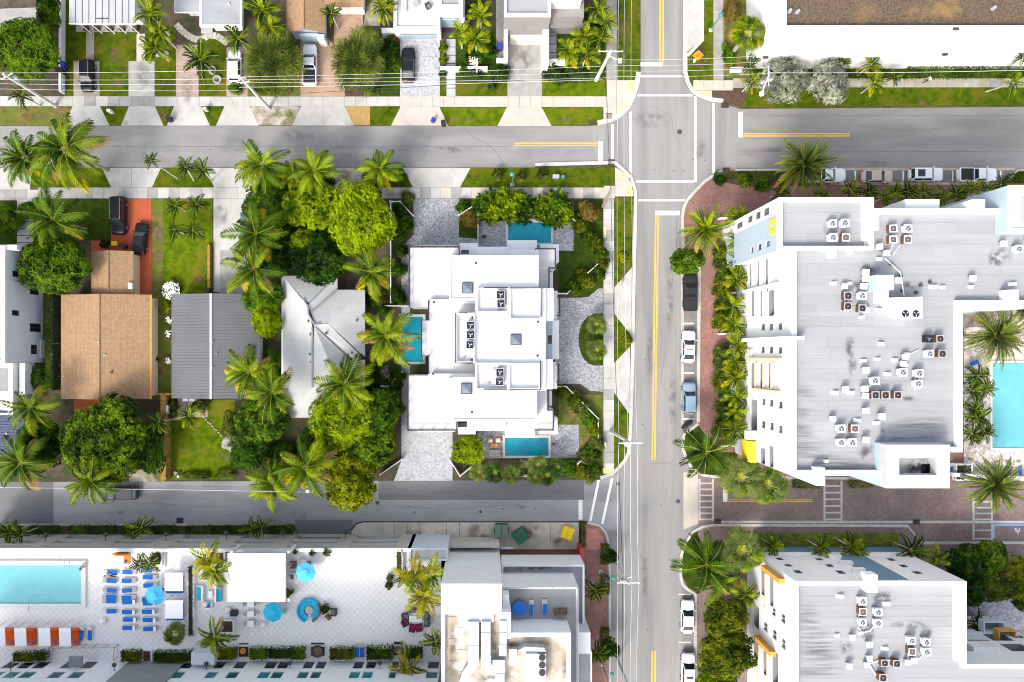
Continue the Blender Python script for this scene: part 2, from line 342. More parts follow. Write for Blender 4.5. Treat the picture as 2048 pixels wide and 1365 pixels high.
mat('metal_roof_grey',(.105,.107,.113),(.09,.092,.097),scale=.35,rough=.5,metal=.0,spec=.5,stretch=(1,.25,1),rnd=.04)
mat('tile_roof_pale',(.40,.405,.40),(.35,.355,.348),scale=.3,rough=.85,tex='brick',tcol=((.42,.425,.42),(.31,.313,.31)),tscale=1.0,bw=.33,bh=.33,mortar=.02,f2=(.45,.75),c3=(.32,.325,.33),s3=.12,f3=(.55,.7))
mat('metal_roof_white',(.38,.388,.40),(.335,.342,.355),scale=.5,rough=.6,rnd=.05)
mat('roof_grey_flat',(.29,.298,.312),(.235,.242,.255),scale=.35,rough=.9,c3=(.24,.24,.255),s3=.25,f3=(.6,.75))
mat('metal_roof_blue',(.075,.10,.17),(.06,.08,.14),scale=.8,rough=.5,spec=.5)
mat('window_frame_white',(.66,.66,.67),rough=.5); mat('window_frame_thin',(.30,.33,.35),rough=.5); mat('window_frame_dark',(.05,.05,.055),rough=.4)
mat('window_glass',(.035,.045,.055),(.06,.075,.085),scale=.8,rough=.06,spec=.8)
mat('window_glass_green',(.10,.135,.115),(.06,.08,.075),scale=.8,rough=.08,spec=.7,rnd=.5)
mat('window_glass_teal',(.02,.20,.20),(.015,.13,.14),scale=.6,rough=.06,spec=.7,rnd=.5)
mat('window_glass_dark',(.012,.016,.022),rough=.06,spec=.7)
mat('glass_blue_grey',(.27,.33,.39),(.32,.38,.44),scale=.5,rough=.1,spec=.7)
mat('skylight_glass',(.10,.125,.16),(.14,.165,.20),scale=.8,rough=.35,spec=.3)
mat('room_shade',(.06,.06,.065),rough=.3,spec=.5)
mat('rail_black',(.04,.025,.035),rough=.5); mat('rail_grey',(.30,.31,.33),rough=.5,metal=.3)
mat('metal_white',(.72,.73,.75),rough=.5); mat('metal_grey',(.34,.35,.37),rough=.45,metal=.5); mat('metal_galv',(.42,.44,.47),(.36,.38,.41),scale=1,rough=.45,metal=.35)
mat('metal_rust',(.15,.065,.028),(.09,.042,.024),scale=5,rough=.8,coord='O'); mat('metal_copper',(.28,.12,.06),(.18,.085,.045),scale=5,rough=.6,metal=.3,coord='O')
mat('fan_dark',(.018,.018,.026),rough=.4); mat('fan_well',(.10,.11,.13),rough=.5); mat('fan_blade',(.55,.57,.62),rough=.4,metal=.3)
mat('pole_concrete',(.56,.545,.52),(.46,.445,.42),scale=1.5,rough=.9); mat('pole_wood',(.28,.22,.16),(.2,.16,.12),scale=2,rough=.95)
mat('cable_pale',(.60,.61,.60),rough=.4,metal=.3); mat('cable_black',(.03,.03,.032),rough=.6); mat('porcelain',(.65,.65,.62),rough=.3)
mat('lamp_teal',(.05,.21,.18),rough=.5); mat('sign_orange',(.85,.34,.02),rough=.5); mat('plastic_white',(.74,.74,.74),rough=.45)
mat('plastic_black',(.02,.021,.024),rough=.5); mat('plastic_blue',(.02,.04,.30),rough=.5); mat('steel_green',(.02,.10,.055),(.03,.13,.075),scale=2,rough=.55); mat('steel_green_pale',(.11,.17,.12),(.14,.20,.15),scale=1.5,rough=.6)
mat('steel_yellow',(.80,.53,.01),rough=.5); mat('steel_red',(.42,.04,.03),rough=.5)
mat('fabric_blue',(.015,.13,.47),(.02,.15,.52),scale=4,rough=.9,coord='O'); mat('fabric_sky',(.07,.43,.68),(.085,.46,.72),scale=4,rough=.85,coord='O',rnd=.15); mat('fabric_turquoise',(.02,.36,.54),(.03,.39,.58),scale=3,rough=.9)
mat('fabric_orange',(.72,.10,.012),(.66,.09,.012),scale=3,rough=.9); mat('fabric_orange_light',(.78,.22,.02),rough=.9); mat('fabric_white',(.80,.80,.80),(.76,.76,.77),scale=1.5,rough=.9)
mat('fabric_magenta',(.30,.01,.09),rough=.9); mat('fabric_grey',(.15,.15,.155),(.19,.19,.195),scale=4,rough=.95); mat('fabric_pale_grey',(.42,.40,.36),rough=.95); mat('fabric_red',(.65,.02,.06),rough=.9)
mat('wicker',(.20,.14,.085),(.12,.08,.05),scale=8,rough=.9,coord='O'); mat('wicker_dark',(.05,.045,.045),(.08,.075,.07),scale=8,rough=.9,coord='O')
mat('wood_orange',(.52,.25,.07),(.42,.19,.05),scale=2,rough=.6); mat('wood_brown',(.28,.16,.035),(.36,.215,.05),scale=1.4,rough=.85,stretch=(.4,3,1),rnd=.2)
mat('wood_deck',(.33,.27,.235),(.25,.20,.175),scale=2,rough=.85,rnd=.15)
mat('rock_pale',(.38,.36,.34),(.24,.22,.20),scale=1.2,rough=.95,bump=.4,rnd=.2); mat('pot_orange',(.65,.22,.03),rough=.6); mat('pot_dark',(.03,.03,.032),rough=.6)
mat('flower_white',(.80,.80,.76),rough=.9)
mat('tyre',(.015,.015,.016),rough=.85); mat('rim',(.42,.43,.45),rough=.3,metal=.7)
for nm,c in (('black',(.008,.009,.012)),('white',(.74,.75,.77)),('beige',(.46,.40,.31)),('blue_grey',(.20,.28,.36)),('dark_grey',(.035,.038,.042)),('silver_blue',(.34,.42,.46)),('teal_grey',(.10,.17,.20)),('matte_black',(.016,.016,.018))):
 mat('car_paint_' + nm,c,rough=.35 if nm != 'matte_black' else .6,spec=.3,coat=.15 if 'bl' not in nm or nm == 'blue_grey' else 0)
mat('car_glass',(.012,.02,.026),rough=.05,spec=.7); mat('car_glass_light',(.26,.36,.37),rough=.08,spec=.7); mat('headlight',(.62,.64,.66),rough=.15,spec=.7); mat('taillight',(.40,.012,.012),rough=.25)
mat('bed_cover',(.018,.018,.02),rough=.7)
mat('skin',(.52,.30,.20),rough=.6); mat('hair_dark',(.03,.02,.015),rough=.7); mat('cloth_white',(.68,.70,.73),rough=.9); mat('cloth_navy',(.02,.03,.07),rough=.9)
mat('bark',(.17,.13,.095),(.10,.075,.055),scale=3,rough=1,coord='O',bump=.5); mat('palm_trunk',(.33,.30,.26),(.22,.19,.16),scale=3,rough=1,coord='O',stretch=(.6,.6,4)); mat('palm_trunk_pale',(.52,.50,.45),(.42,.40,.35),scale=3,rough=1,coord='O',stretch=(.6,.6,4))
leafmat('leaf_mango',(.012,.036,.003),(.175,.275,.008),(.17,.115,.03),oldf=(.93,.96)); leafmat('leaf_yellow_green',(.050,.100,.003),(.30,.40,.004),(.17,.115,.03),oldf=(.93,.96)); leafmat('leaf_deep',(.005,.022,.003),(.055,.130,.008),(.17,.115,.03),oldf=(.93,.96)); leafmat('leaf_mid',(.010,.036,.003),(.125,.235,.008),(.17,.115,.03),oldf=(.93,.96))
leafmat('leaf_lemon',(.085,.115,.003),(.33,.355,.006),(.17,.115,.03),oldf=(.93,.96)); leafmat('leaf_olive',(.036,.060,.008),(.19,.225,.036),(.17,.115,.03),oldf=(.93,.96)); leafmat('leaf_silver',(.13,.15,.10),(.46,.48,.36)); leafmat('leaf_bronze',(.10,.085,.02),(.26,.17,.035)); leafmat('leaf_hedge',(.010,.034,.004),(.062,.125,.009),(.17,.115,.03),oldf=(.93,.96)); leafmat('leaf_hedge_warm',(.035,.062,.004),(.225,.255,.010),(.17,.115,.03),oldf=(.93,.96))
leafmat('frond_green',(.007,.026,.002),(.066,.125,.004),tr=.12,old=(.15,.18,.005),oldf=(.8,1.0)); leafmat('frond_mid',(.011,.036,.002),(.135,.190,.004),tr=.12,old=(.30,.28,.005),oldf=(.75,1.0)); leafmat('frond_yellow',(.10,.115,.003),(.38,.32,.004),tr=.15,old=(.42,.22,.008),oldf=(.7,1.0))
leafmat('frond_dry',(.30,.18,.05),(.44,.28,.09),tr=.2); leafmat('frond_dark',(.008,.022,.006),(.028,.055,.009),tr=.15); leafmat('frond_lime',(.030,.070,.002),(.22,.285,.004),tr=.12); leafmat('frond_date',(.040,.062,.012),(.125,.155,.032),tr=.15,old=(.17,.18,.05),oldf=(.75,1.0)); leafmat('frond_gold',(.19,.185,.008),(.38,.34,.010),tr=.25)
mat('frond_rib',(.22,.24,.015),rough=.7,spec=.1); mat('frond_rib_yellow',(.38,.33,.012),rough=.7,spec=.1)
# ---------------------------------------------------------------- ground, roads, blocks
MB().box(-320,-320,-.6,320,320,-.05).build('ground','soil',kind='structure')
def sheet(name,pts,z,m,parent=None,kind=None,t=.05):
 return MB().pprism(pts,z - t,z).build(name,m,parent,kind=kind)
road_n = sheet('north_road',rect(-400,235,1300,350),.0,'asphalt_worn',kind='structure')
road_e = sheet('east_road',rect(1365,195,2450,372),.004,'asphalt_worn',kind='structure')
road_m = sheet('main_road',[(1225,-400),(1395,-400),(1395,190),(1475,212),(1472,342),(1397,400),(1397,1700),(1195,1700),(1195,330),(1180,248)],.008,'asphalt_main',kind='structure')
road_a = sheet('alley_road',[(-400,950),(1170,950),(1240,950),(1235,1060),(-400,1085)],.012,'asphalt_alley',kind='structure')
sheet('asphalt_patch',[(785,952),(1168,952),(1168,1000),(757,1000),(757,960)],.016,'asphalt_patch',road_a)
sheet('asphalt_patch',[(590,1040),(705,1040),(705,1082),(590,1082)],.016,'asphalt_patch',road_a)
sheet('asphalt_patch',[(-30,964),(107,964),(107,1050),(-30,1050)],.016,'asphalt_patch',road_a)
road_p = sheet('paver_road',[(1395,945),(2450,945),(2450,1095),(1395,1095)],.014,'paver_brown',kind='structure')
BL = {}
def block(name,pts,m='soil',z=.06): BL[name] = MB().pprism(pts,-.3,z).build('block_ground',m,kind='structure')
NWb = [(-400,-400),(1281,-400),(1281,140),(1278,168),(1270,195),(1257,220),(1240,236),(1222,245),(1195,251),(1180,252),(-400,252)]
NEb = [(1366,-400),(1366,145),(1371,168),(1382,186),(1398,197),(1420,204),(1445,207),(1465,213),(1480,218),(2450,211),(2450,-400)]
Wb = [(-400,336),(1070,336),(1070,326),(1229,322),(1251,338),(1265,352),(1273,375),(1275,393),(1272,540),(1267,790),(1264,870),(1261,905),(1252,925),(1240,940),(1225,953),(1200,960),(780,962),(-400,966)]
SWb = [(-400,1049),(570,1047),(588,1054),(594,1075),(700,1075),(702,1058),(711,1047),(725,1043),(1175,1043),(1200,1049),(1213,1063),(1219,1085),(1221,1110),(1222,1700),(-400,1700)]
Eb = [(1459,339),(1640,338),(1655,366),(2015,366),(2035,338),(2450,338),(2450,962),(1440,958),(1405,954),(1384,942),(1370,921),(1362,895),(1364,868),(1394,848),(1396,530),(1364,512),(1361,436),(1364,418),(1370,401),(1385,383),(1405,362),(1425,348),(1444,340)]
SEb = [(1426,1047),(1815,1049),(1845,1083),(2450,1083),(2450,1700),(1394,1700),(1392,1186),(1376,1177),(1367,1168),(1358,1152),(1359,1111),(1367,1085),(1383,1061),(1402,1051)]
for nm,p in (('nw',NWb),('ne',NEb),('w',Wb),('sw',SWb),('e',Eb),('se',SEb)): block(nm,p,'paver_brick' if nm == 'e' else ('paver_brown' if nm == 'se' else 'soil'))
def kerb(pts,w=.45,m='kerb_white',z=.15):
 return strip(MB(),[W(x,y)[:2] for x,y in pts],w,-.05,z).build('kerb',m,kind='structure')
kerb([(1277,145),(1274,168),(1266,193),(1254,217),(1238,232),(1220,241),(1195,247)],.7)
kerb([(1370,-300),(1370,145),(1375,166),(1385,183),(1400,193),(1421,200),(1446,203)],.62)
kerb([(1070,330),(1222,326),(1231,327),(1248,342),(1262,356),(1269,377),(1271,393),(1268,540),(1263,790),(1260,870),(1257,905),(1249,922),(1237,936),(1223,949),(1200,956)],.5)
kerb([(-300,1050),(570,1049),(586,1056),(592,1075)],.3,'kerb_tan')
kerb([(1175,1045),(1199,1051),(1211,1065),(1217,1086),(1219,1110),(1220,1700)],.35)
kerb([(1470,341),(1640,340)],.3); kerb([(1660,368),(2012,368),(2034,341),(2300,340)],.35,'kerb_tan')
kerb([(1396,845),(1398,530),(1367,512),(1364,436),(1367,418),(1373,402),(1388,385),(1407,365),(1427,351),(1445,343)],.45)
kerb([(1396,848),(1367,870),(1365,895),(1373,920),(1386,939),(1407,951),(1440,955),(1770,957)],.4)
kerb([(1392,1700),(1390,1188),(1375,1179),(1365,1169),(1361,1152),(1362,1111),(1370,1087),(1385,1064),(1404,1054),(1427,1050),(1814,1052),(1843,1086),(2300,1085)],.4)
# gutters and flush concrete bands
def band(pts,m='kerb_white',z=.024,name='gutter'): return sheet(name,pts,z,m,kind='structure')
band(rect(1430,1042,2100,1047)); band([(1362,436),(1367,436),(1368,860),(1362,860)],'kerb_tan',.025); band([(1367,945),(1396,945),(1396,1048),(1367,1060)],'concrete_cream',.03,'concrete_apron')
band(rect(1650,336,2030,341),'kerb_tan',.026); band(rect(1366,-20,1374,110),'kerb_white',.027)
sheet('parking_bay',[(1368,500),(1396,520),(1394,850),(1368,862)],.022,'asphalt_bay',road_m); sheet('parking_bay',[(1642,341),(2030,341),(2012,366),(1658,366)],.018,'asphalt_bay',road_e)
# painted markings
def mark(parent,pts,name,m='paint_white',z=.030): return sheet(name,pts,z,m,parent,t=.003)
for r in (rect(1281,125,1326,133),): mark(road_m,r,'stop_bar')
for r in (rect(1281,151,1363,155),rect(1275,189,1385,193),rect(1388,193,1393,365),rect(1425,206,1430,346),rect(1272,361,1387.5,366),rect(1277,399,1369,403),rect(1259,224,1264,345),rect(1222,249,1227,319),
          [(1196,955),(1201,955),(1183,1043),(1178,1043)],[(1222,957),(1227,957),(1207,1048),(1202,1048)]): mark(road_m,r,'crosswalk_line')
for r,p in ((rect(1311,422,1359,431),road_m),(rect(1197,283,1206,322),road_n),(rect(1477,224,1486,275),road_e),(rect(1157,1000,1165,1040),road_a),(rect(1446,965,1455,1004),road_p)): mark(p,r,'stop_bar',z=.034)
for pts in ([(1319,-50),(1322,-50),(1322,125),(1319,125)],[(1325,-50),(1328,-50),(1328,125),(1325,125)],[(1310,431),(1313,431),(1306,920),(1303,920)],[(1315,431),(1318,431),(1311,920),(1308,920)],[(1303,1302),(1306,1302),(1305,1500),(1302,1500)],[(1308.5,1302),(1311.5,1302),(1310.5,1500),(1307.5,1500)]):
 mark(road_m,pts,'lane_line','paint_yellow')
for r in (rect(1028,285.5,1196,287.8),rect(1028,290,1196,292.3)): mark(road_n,r,'lane_line','paint_yellow')
for r in (rect(1486,266.5,1700,269.3),rect(1486,271,1700,273.8)): mark(road_e,r,'lane_line','paint_yellow')
for r in (rect(1456,999.5,1625,1001),rect(1456,1002.6,1625,1004)): mark(road_p,r,'lane_line','paint_yellow')
def ladder(x0,x1,y0,y1,n,w=4):
 for a in (x0,x1 - w): mark(road_p,rect(a,y0,a + w,y1),'crosswalk_rail','kerb_white')
 for i in range(n):
  y = y0 + (y1 - y0) * (i + .9) / n; mark(road_p,rect(x0 + w,y - 3.2,x1 - w,y),'crosswalk_bar','kerb_white')
ladder(1397,1428,958,1042,7); ladder(1647,1685,962,1042,6); ladder(1945,1986,995,1042,4); ladder(1945,1986,1048,1081,2)
for y in (646,745,837): mark(road_m,rect(1367,y,1388,y + 3),'parking_line')
for y in (1188,1284): mark(road_m,rect(1357,y,1382,y + 2.5),'parking_line')
for x in (1709,1805,1904,2000): mark(road_e,rect(x,342,x + 3,363),'parking_line')
for r in (rect(1986,1048,2100,1052),rect(1986,1052,1990,1076)): mark(road_p,r,'parking_line','paint_blue')
def arc(cx,cy,r,a0,a1,n=14): return [W(cx + r * math.cos(R(a0 + (a1 - a0) * i / n)),cy + r * math.sin(R(a0 + (a1 - a0) * i / n)))[:2] for i in range(n + 1)]
ws = MB(); strip(ws,arc(2035,1060,4.3,-60,215),.09,.028,.033); strip(ws,[W(2029,1057)[:2],W(2033,1059)[:2],W(2036,1063)[:2],W(2035.5,1069)[:2]],.1,.029,.034)
ws.build('wheelchair_symbol','paint_white',road_p)
def disc(parent,px,py,r,m='iron_dark',name='manhole_cover',z=.028): return MB().lathe([(r,-.03),(r,z),(r * .86,z),(r * .84,z - .006),(0.02,z - .004)],W(px,py),20).build(name,m,parent)
for px,py,r in ((1359,264,.36),(1386,320,.1),(1410,321,.1),(1348,342,.1),(1367,342,.1),(1356,1003,.31),(1285,849,.1),(1287,891,.08),(1322,1082,.07)): disc(road_m,px,py,r)
for px,py,r in ((961,1024,.2),(829,1025,.14),(1006,1018,.1),(1070,1018,.1),(1104,1020,.1),(755,1006,.3),(819,1013,.1)): disc(road_a,px,py,r)
disc(BL['ne'],1402,131,.38,'iron_rust',z=.13); disc(BL['ne'],1402,101,.4,'iron_rust',z=.13); disc(road_m,1236,968,.28)
disc(BL['nw'],1247,107,.36,'iron_rust',z=.13); disc(BL['nw'],1247,132,.36,'iron_rust',z=.13)
def grate(px,py,w,h,parent):
 a = W(px,py); mb = MB(); mb.box(a.x - w / 2,a.y - h / 2,-.05,a.x + w / 2,a.y + h / 2,.02)
 for i in range(6): x = a.x - w / 2 + w * (i + .5) / 6; mb.box(x - .03,a.y - h / 2,.02,x + .03,a.y + h / 2,.17)
 mb.box(a.x - w / 2,a.y - h / 2,.02,a.x + w / 2,a.y - h / 2 + .08,.172); mb.box(a.x - w / 2,a.y + h / 2 - .08,.02,a.x + w / 2,a.y + h / 2,.172)
 mb.build('drain_grate','iron_rust',parent)
for px,py,w,h,p in ((1217,233,.9,.75,BL['nw']),(1184,246,1.2,.6,BL['nw']),(1450,211,1.1,.75,road_e),(1452,340,1.0,.5,BL['e']),(1222,325,.95,.7,BL['w']),(360,1041,1.0,.75,road_a),(1435,1043,1.0,.7,BL['se']),(1832,1044,1.0,.65,BL['se'])): grate(px,py,w,h,p)
# pavements: every slab is a piece
def slabs(parent,x0,y0,x1,y1,n,m='concrete_white',z=.13,axis='x',name='paving_slab',mats=None):
 for i in range(n):
  if axis == 'x': r = (x0 + (x1 - x0) * i / n + .18,y0,x0 + (x1 - x0) * (i + 1) / n - .18,y1)
  else: r = (x0,y0 + (y1 - y0) * i / n + .18,x1,y0 + (y1 - y0) * (i + 1) / n - .18)
  MB().pbox(*r,z - .12,z + random.uniform(-.006,.006)).build(name,random.choice(mats) if mats else m,parent)
def pavement(name='pavement',at=(600,200)): return thing(name,W(*at),kind='structure')
sw_n = pavement(at=(600,203)); slabs(sw_n,-60,193,145,212.5,10,'concrete_white'); slabs(sw_n,145,193,310,212.5,7,mats=['concrete_grey','concrete_white']); slabs(sw_n,310,193.5,800,212.5,22); slabs(sw_n,800,193,1213,214,19,'concrete_cream')
slabs(sw_n,1213,0,1233.5,160,8,axis='y',mats=['concrete_grey','concrete_stained','concrete_grey']); slabs(sw_n,1213,-80,1233.5,0,4,axis='y',m='concrete_grey')
for p in ([(1207,214.3),(1233,214.3),(1233,233),(1222,238),(1207,240)],[(1213.3,160.3),(1233,160.3),(1233,214),(1213.3,214)],[(1233.5,161),(1271,161),(1267,180),(1260,197),(1250,214),(1233.5,231)]): sheet('paving_slab',p,.13,'concrete_cream',sw_n,t=.12)
for p in (rect(1256,162,1267,181),[(1236,211),(1251,211),(1247,217),(1236,217)]): sheet('tactile_strip',p,.136,'paint_yellow_pale',sw_n,t=.01)
def apron(parent,x0,x1,x2,x3,y0,y1,n=1,m='concrete_white'):        # driveway apron,wide at the road
 for i in range(n):
  a,b = i / n,(i + 1) / n; g = .25 if n > 1 else 0
  MB().pprism([(x0 + (x1 - x0) * a + g,y0),(x0 + (x1 - x0) * b - g,y0),(x2 + (x3 - x2) * b - g,y1),(x2 + (x3 - x2) * a + g,y1)],-.04,.115).build('apron_slab',m,parent)
for a in ((145,200,129,219,1),(258,310,242,327,1),(348,402,334,420,1),(449,500,432,516,1),(602,690,584,708,2)): apron(sw_n,*a[:4],212.9,251.5,a[4])
apron(sw_n,801,879,782,896,214.4,251.5,1,'concrete_cream'); apron(sw_n,1014,1083,995,1103,214.4,252,1,'concrete_cream')
sw_w = pavement(at=(600,386)); slabs(sw_w,-60,380,76,401,6,mats=['concrete_white','concrete_grey']); slabs(sw_w,76,375.5,425,397,16,mats=['concrete_white','concrete_white','concrete_grey']); slabs(sw_w,425,375.5,800,397,15); slabs(sw_w,800,375.5,1208,397,20,mats=['concrete_grey','concrete_white','concrete_cream'])
slabs(sw_w,1207,397.3,1228,948,26,axis='y',mats=['concrete_grey','concrete_white','concrete_white'])
for p in ([(1208.3,372),(1230,372),(1230,397),(1208.3,397)],[(1230.4,335),(1243,342),(1256,354),(1264,372),(1267,393),(1230.4,393)]): sheet('paving_slab',p,.13,'concrete_cream',sw_w,t=.12)
for p in (rect(1231,347,1250,356),rect(1254,372,1264,393),rect(1203,937,1223.5,945.5),rect(1207,455,1212,476)): sheet('tactile_strip',p,.139,'paint_yellow_pale',sw_w,t=.01)
apron(sw_w,-5,62,-60,60,337,379.7,1);
for (x0,x1,x2,x3,n,m) in ((204,322,222,304,2,'concrete_white'),(413,527,428,512,2,'concrete_white'),(660,740,666,735,1,'concrete_rust'),(805,941,826,920,1,'concrete_white')): apron(sw_w,x0,x1,x2,x3,336.5,375.2,n,m)
sheet('utility_cover',rect(1172,380,1189,391),.145,'concrete_grey',sw_w,t=.02)
# the horseshoe drive's two aprons on the main road side
for p in ([(1229,575),(1264,535),(1262,671),(1229,628)],[(1227,728),(1260,694),(1259,829),(1226,782)]): sheet('apron_slab',p,.12,'concrete_white',sw_w,t=.14)
sw_ne = pavement(at=(1437,80)); slabs(sw_ne,1427,-60,1447,160,11,'concrete_grey',axis='y'); slabs(sw_ne,1388,161,1466,181,4,'concrete_cream'); slabs(sw_ne,1466,157,1530,176,3,'concrete_stained'); slabs(sw_ne,1530,157,2110,175,27,mats=['concrete_stained','concrete_stained','concrete_grey'])
sheet('paving_slab',[(1390,181.5),(1424,181.5),(1424,197),(1402,191)],.13,'concrete_cream',sw_ne,t=.12)
for p in (rect(1387,161,1395,180),rect(1400,183,1424,190)): sheet('tactile_strip',p,.139,'paint_yellow_pale',sw_ne,t=.01)
sheet('lay_by_slab',[(1374.5,-80),(1404,-80),(1404,80),(1376,103),(1374.5,103)],.12,'concrete_white',sw_ne,t=.14); strip(MB(),[W(1404,-80)[:2],W(1404,82)[:2],W(1375,112)[:2]],.5,-.02,.16).build('lay_by_kerb','kerb_white',sw_ne)
# verges and lawns
ZC = [0]
def zj(z): ZC[0] += 1; return z + (ZC[0] % 23) * .0006
def lawn(pts,m='grass_lawn',z=.10,name='lawn'): z = zj(z); return MB().pprism(pts,-.02,z).build(name,m,kind='structure')
for (x0,x1,y0,y1,m) in ((-60,143,213,251,'grass_dry'),(202,257,213,251,'grass_lawn'),(312,346,213,251,'grass_lawn'),(404,447,213,251,'grass_lawn'),(502,600,213,251,'sand_bare'),(692,740,213,251,'mulch_tan'),(740,799,213,251,'grass_lawn'),(881,1012,215,251,'grass_bright'),(1085,1205,215,250,'grass_bright')): lawn(rect(x0,y0,x1,y1),m,.085)
for (x0,x1) in ((-60,220),(306,430),(525,664)): lawn(rect(x0,337,x1,375),'grass_lawn',.085)
lawn(rect(736,337,830,375),'grass_dark',.085); lawn(rect(915,336,1230,374),'grass_lawn',.085)
for r,m in ((rect(127,0,147,193),'grass_lawn'),(rect(147,60,172,123),'grass_lawn'),(rect(188.5,65,272,193),'grass_lawn'),(rect(290,60,352,193),'grass_lawn'),(rect(397.5,80,453,193),'grass_lawn'),(rect(495,95,601,193),'grass_dry'),(rect(690,80,758,193),'mulch'),(rect(758,60,800,193),'grass_dark'),(rect(880,160,893,193),'grass_lawn'),(rect(911,160,1015,193),'grass_lawn'),(rect(1084,160,1211,193),'grass_bright'),(rect(911,60,1000,160),'grass_dark'),(rect(1113,50,1210,160),'grass_dark')): lawn(r,m)
lawn([(1234,-60),(1281,-60),(1281,146),(1270,160),(1234,160)],'grass_lawn'); lawn([(1404.5,-60),(1426.5,-60),(1426.5,160),(1376,160),(1374,118),(1404.5,84)],'grass_lawn')
lawn(rect(1447.5,-60,1500,156),'grass_dry'); lawn(rect(1447,127,2100,157),'grass_dark',.095); lawn([(1480,215),(1500,176.5),(2110,175.5),(2110,210)],'grass_lawn'); lawn([(1430,182),(1500,182),(1484,214),(1455,206)],'mulch',.105)
for r,m in ((rect(152,398,222,480),'grass_dark'),(rect(-60,402,150,500),'grass_dark'),(rect(303.5,398,425,600),'grass_bright'),(rect(300,590,342,800),'grass_dry'),(rect(330,800,470,960),'grass_bright'),(rect(258,930,322,964),'sand_bare'),(rect(303.5,400,326,600),'grass_dry')): lawn(r,m)
lawn(rect(918,400,956,477),'grass_dark'); lawn([(1112,500),(1148,480),(1175,495),(1182,540),(1170,575),(1120,590)],'grass_dark',.102); lawn([(1229,397),(1267,397),(1263,534),(1229,574)],'grass_lawn',.102); lawn([(1229,630),(1262,672),(1261,692),(1229,726)],'grass_lawn',.102); lawn([(1226,784),(1259,831),(1257,903),(1247,921),(1233,936),(1225,938)],'grass_lawn',.102)
lawn([(1116,790),(1206,790),(1206,935),(1116,870)],'grass_dry',.098); lawn([(1150,400),(1206,400),(1206,600),(1150,600)],'grass_dark',.09); lawn([(1460,343),(1640,343),(1640,372),(1480,372),(1430,360)],'mulch',.09)
lawn([(1366,870),(1395,850),(1412,872),(1440,905),(1475,905),(1475,950),(1405,950),(1386,938),(1374,919),(1367,895)],'grass_dark',.09); lawn([(1366,1110),(1373,1090),(1386,1068),(1395,1062),(1405,1120),(1395,1185),(1376,1175),(1364,1152)],'grass_dark',.09)
lawn([(2036,342),(2300,342),(2300,372),(2018,366)],'grass_dark',.09)
# drives and paths
def drive(name,pts,m,z=.115): z = zj(z); return MB().pprism(pts,-.02,z).build(name,m,kind='structure')
drive('driveway',rect(147,123,199,193),'concrete_stained'); drive('path',rect(172,62,188,123),'concrete_stained'); drive('driveway',rect(257,123,309,193),'concrete_grey'); drive('driveway',rect(257.5,172,308.5,192.5),'concrete_white',.119); drive('path',rect(273,68,290,123),'concrete_cream')
drive('driveway',rect(352,90,397,193),'paver_pink'); drive('driveway',rect(453,95,495,193),'paver_pink'); drive('driveway',[(601,70),(650,70),(668,90),(668,30),(726,30),(726,75),(690,120),(690,193),(601,193)],'paver_tan'); drive('driveway',rect(800,60,879.5,193),'paver_grey_light'); drive('driveway',rect(1015,70,1084,193),'concrete_grey'); drive('driveway',[(-60,20),(82,15),(82,60),(-60,60)],'concrete_grey'); drive('path',[(992,-40),(1007,-40),(1007,118),(992,118)],'concrete_grey'); drive('path',[(735,0),(760,0),(760,52),(727,52)],'sand_bare')
drive('driveway',[(222,397.5),(303,397.5),(303,592),(182,592),(182,482),(222,482)],'paver_red_orange'); drive('path',rect(148,797,215,835),'paver_red_orange',.11); drive('driveway',rect(427,397.5,500,585),'concrete_white'); drive('driveway',rect(440,500,498,592),'concrete_grey',.12); drive('path',rect(355,797,415,835),'paver_pink',.12)
drive('driveway',[(827,397.5),(918,397.5),(918,475),(956,478),(956,520),(803,520),(807,490),(827,470)],'paver_grey'); drive('path',rect(803,490,820,870),'paver_grey',.112); drive('driveway',[(803,850),(905,850),(905,962),(788,962),(803,920)],'paver_grey_light',.117); drive('patio',rect(958,442,1147,502),'paver_grey',.118); drive('patio',rect(955,850,1158,917),'paver_grey',.118)
crc = [(1190 + 33 * math.cos(R(a)),680 + 52 * math.sin(R(a))) for a in range(100,261,16)]
drive('driveway',[(1206,577),(1196,578),(1178,594),(1160,596),(1110,596),(1110,768),(1160,768),(1180,782),(1206,784),(1206,731),(1190,732)] + crc[1:-1] + [(1190,628),(1206,627)],'paver_grey',.12)
lawn([(1206,628),(1190,629)] + [(x + .5,y) for x,y in crc[1:-1][::-1]] + [(1190,731),(1206,730)],'grass_dark',.11,'planting_island')
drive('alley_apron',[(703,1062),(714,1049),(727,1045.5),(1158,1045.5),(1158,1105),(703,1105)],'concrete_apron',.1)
for x in (764,789,814,838,893,919,1100): drive('apron_joint',rect(x,1046,x + .8,1090),'iron_dark',.1045)
drive('pavement_pavers',[(1163,1047),(1176,1047),(1198,1053),(1208,1066),(1214,1087),(1216,1110),(1217,1600),(1163,1600)],'paver_brick',.1); drive('pavement_pavers',[(1172,1058),(1194,1058),(1206,1075),(1210,1100),(1172,1100)],'paver_brick_red',.104)
drive('path',rect(1484,-60,1500,-55),'concrete_grey')
def steps(name,x0,x1,y0,y1,n,m='step_slab'):
 t = thing(name,W((x0 + x1) / 2,(y0 + y1) / 2),kind='structure'); drive('planting_strip',rect(x0 - 1,y0,x1 + 1,y1),'mulch',.104)
 for i in range(n): a = y0 + (y1 - y0) * i / n; MB().pbox(x0,a + .8,x1,a + (y1 - y0) / n - .8,0,.14).build('stepping_slab',m,t)
steps('stepping_path',893,911,78,193,7); steps('stepping_path',1095,1113,55,122,4); steps('stepping_path',34,66,400,500,7)
sp = thing('garden_path',W(380,75),kind='structure')                                           # curved stone path
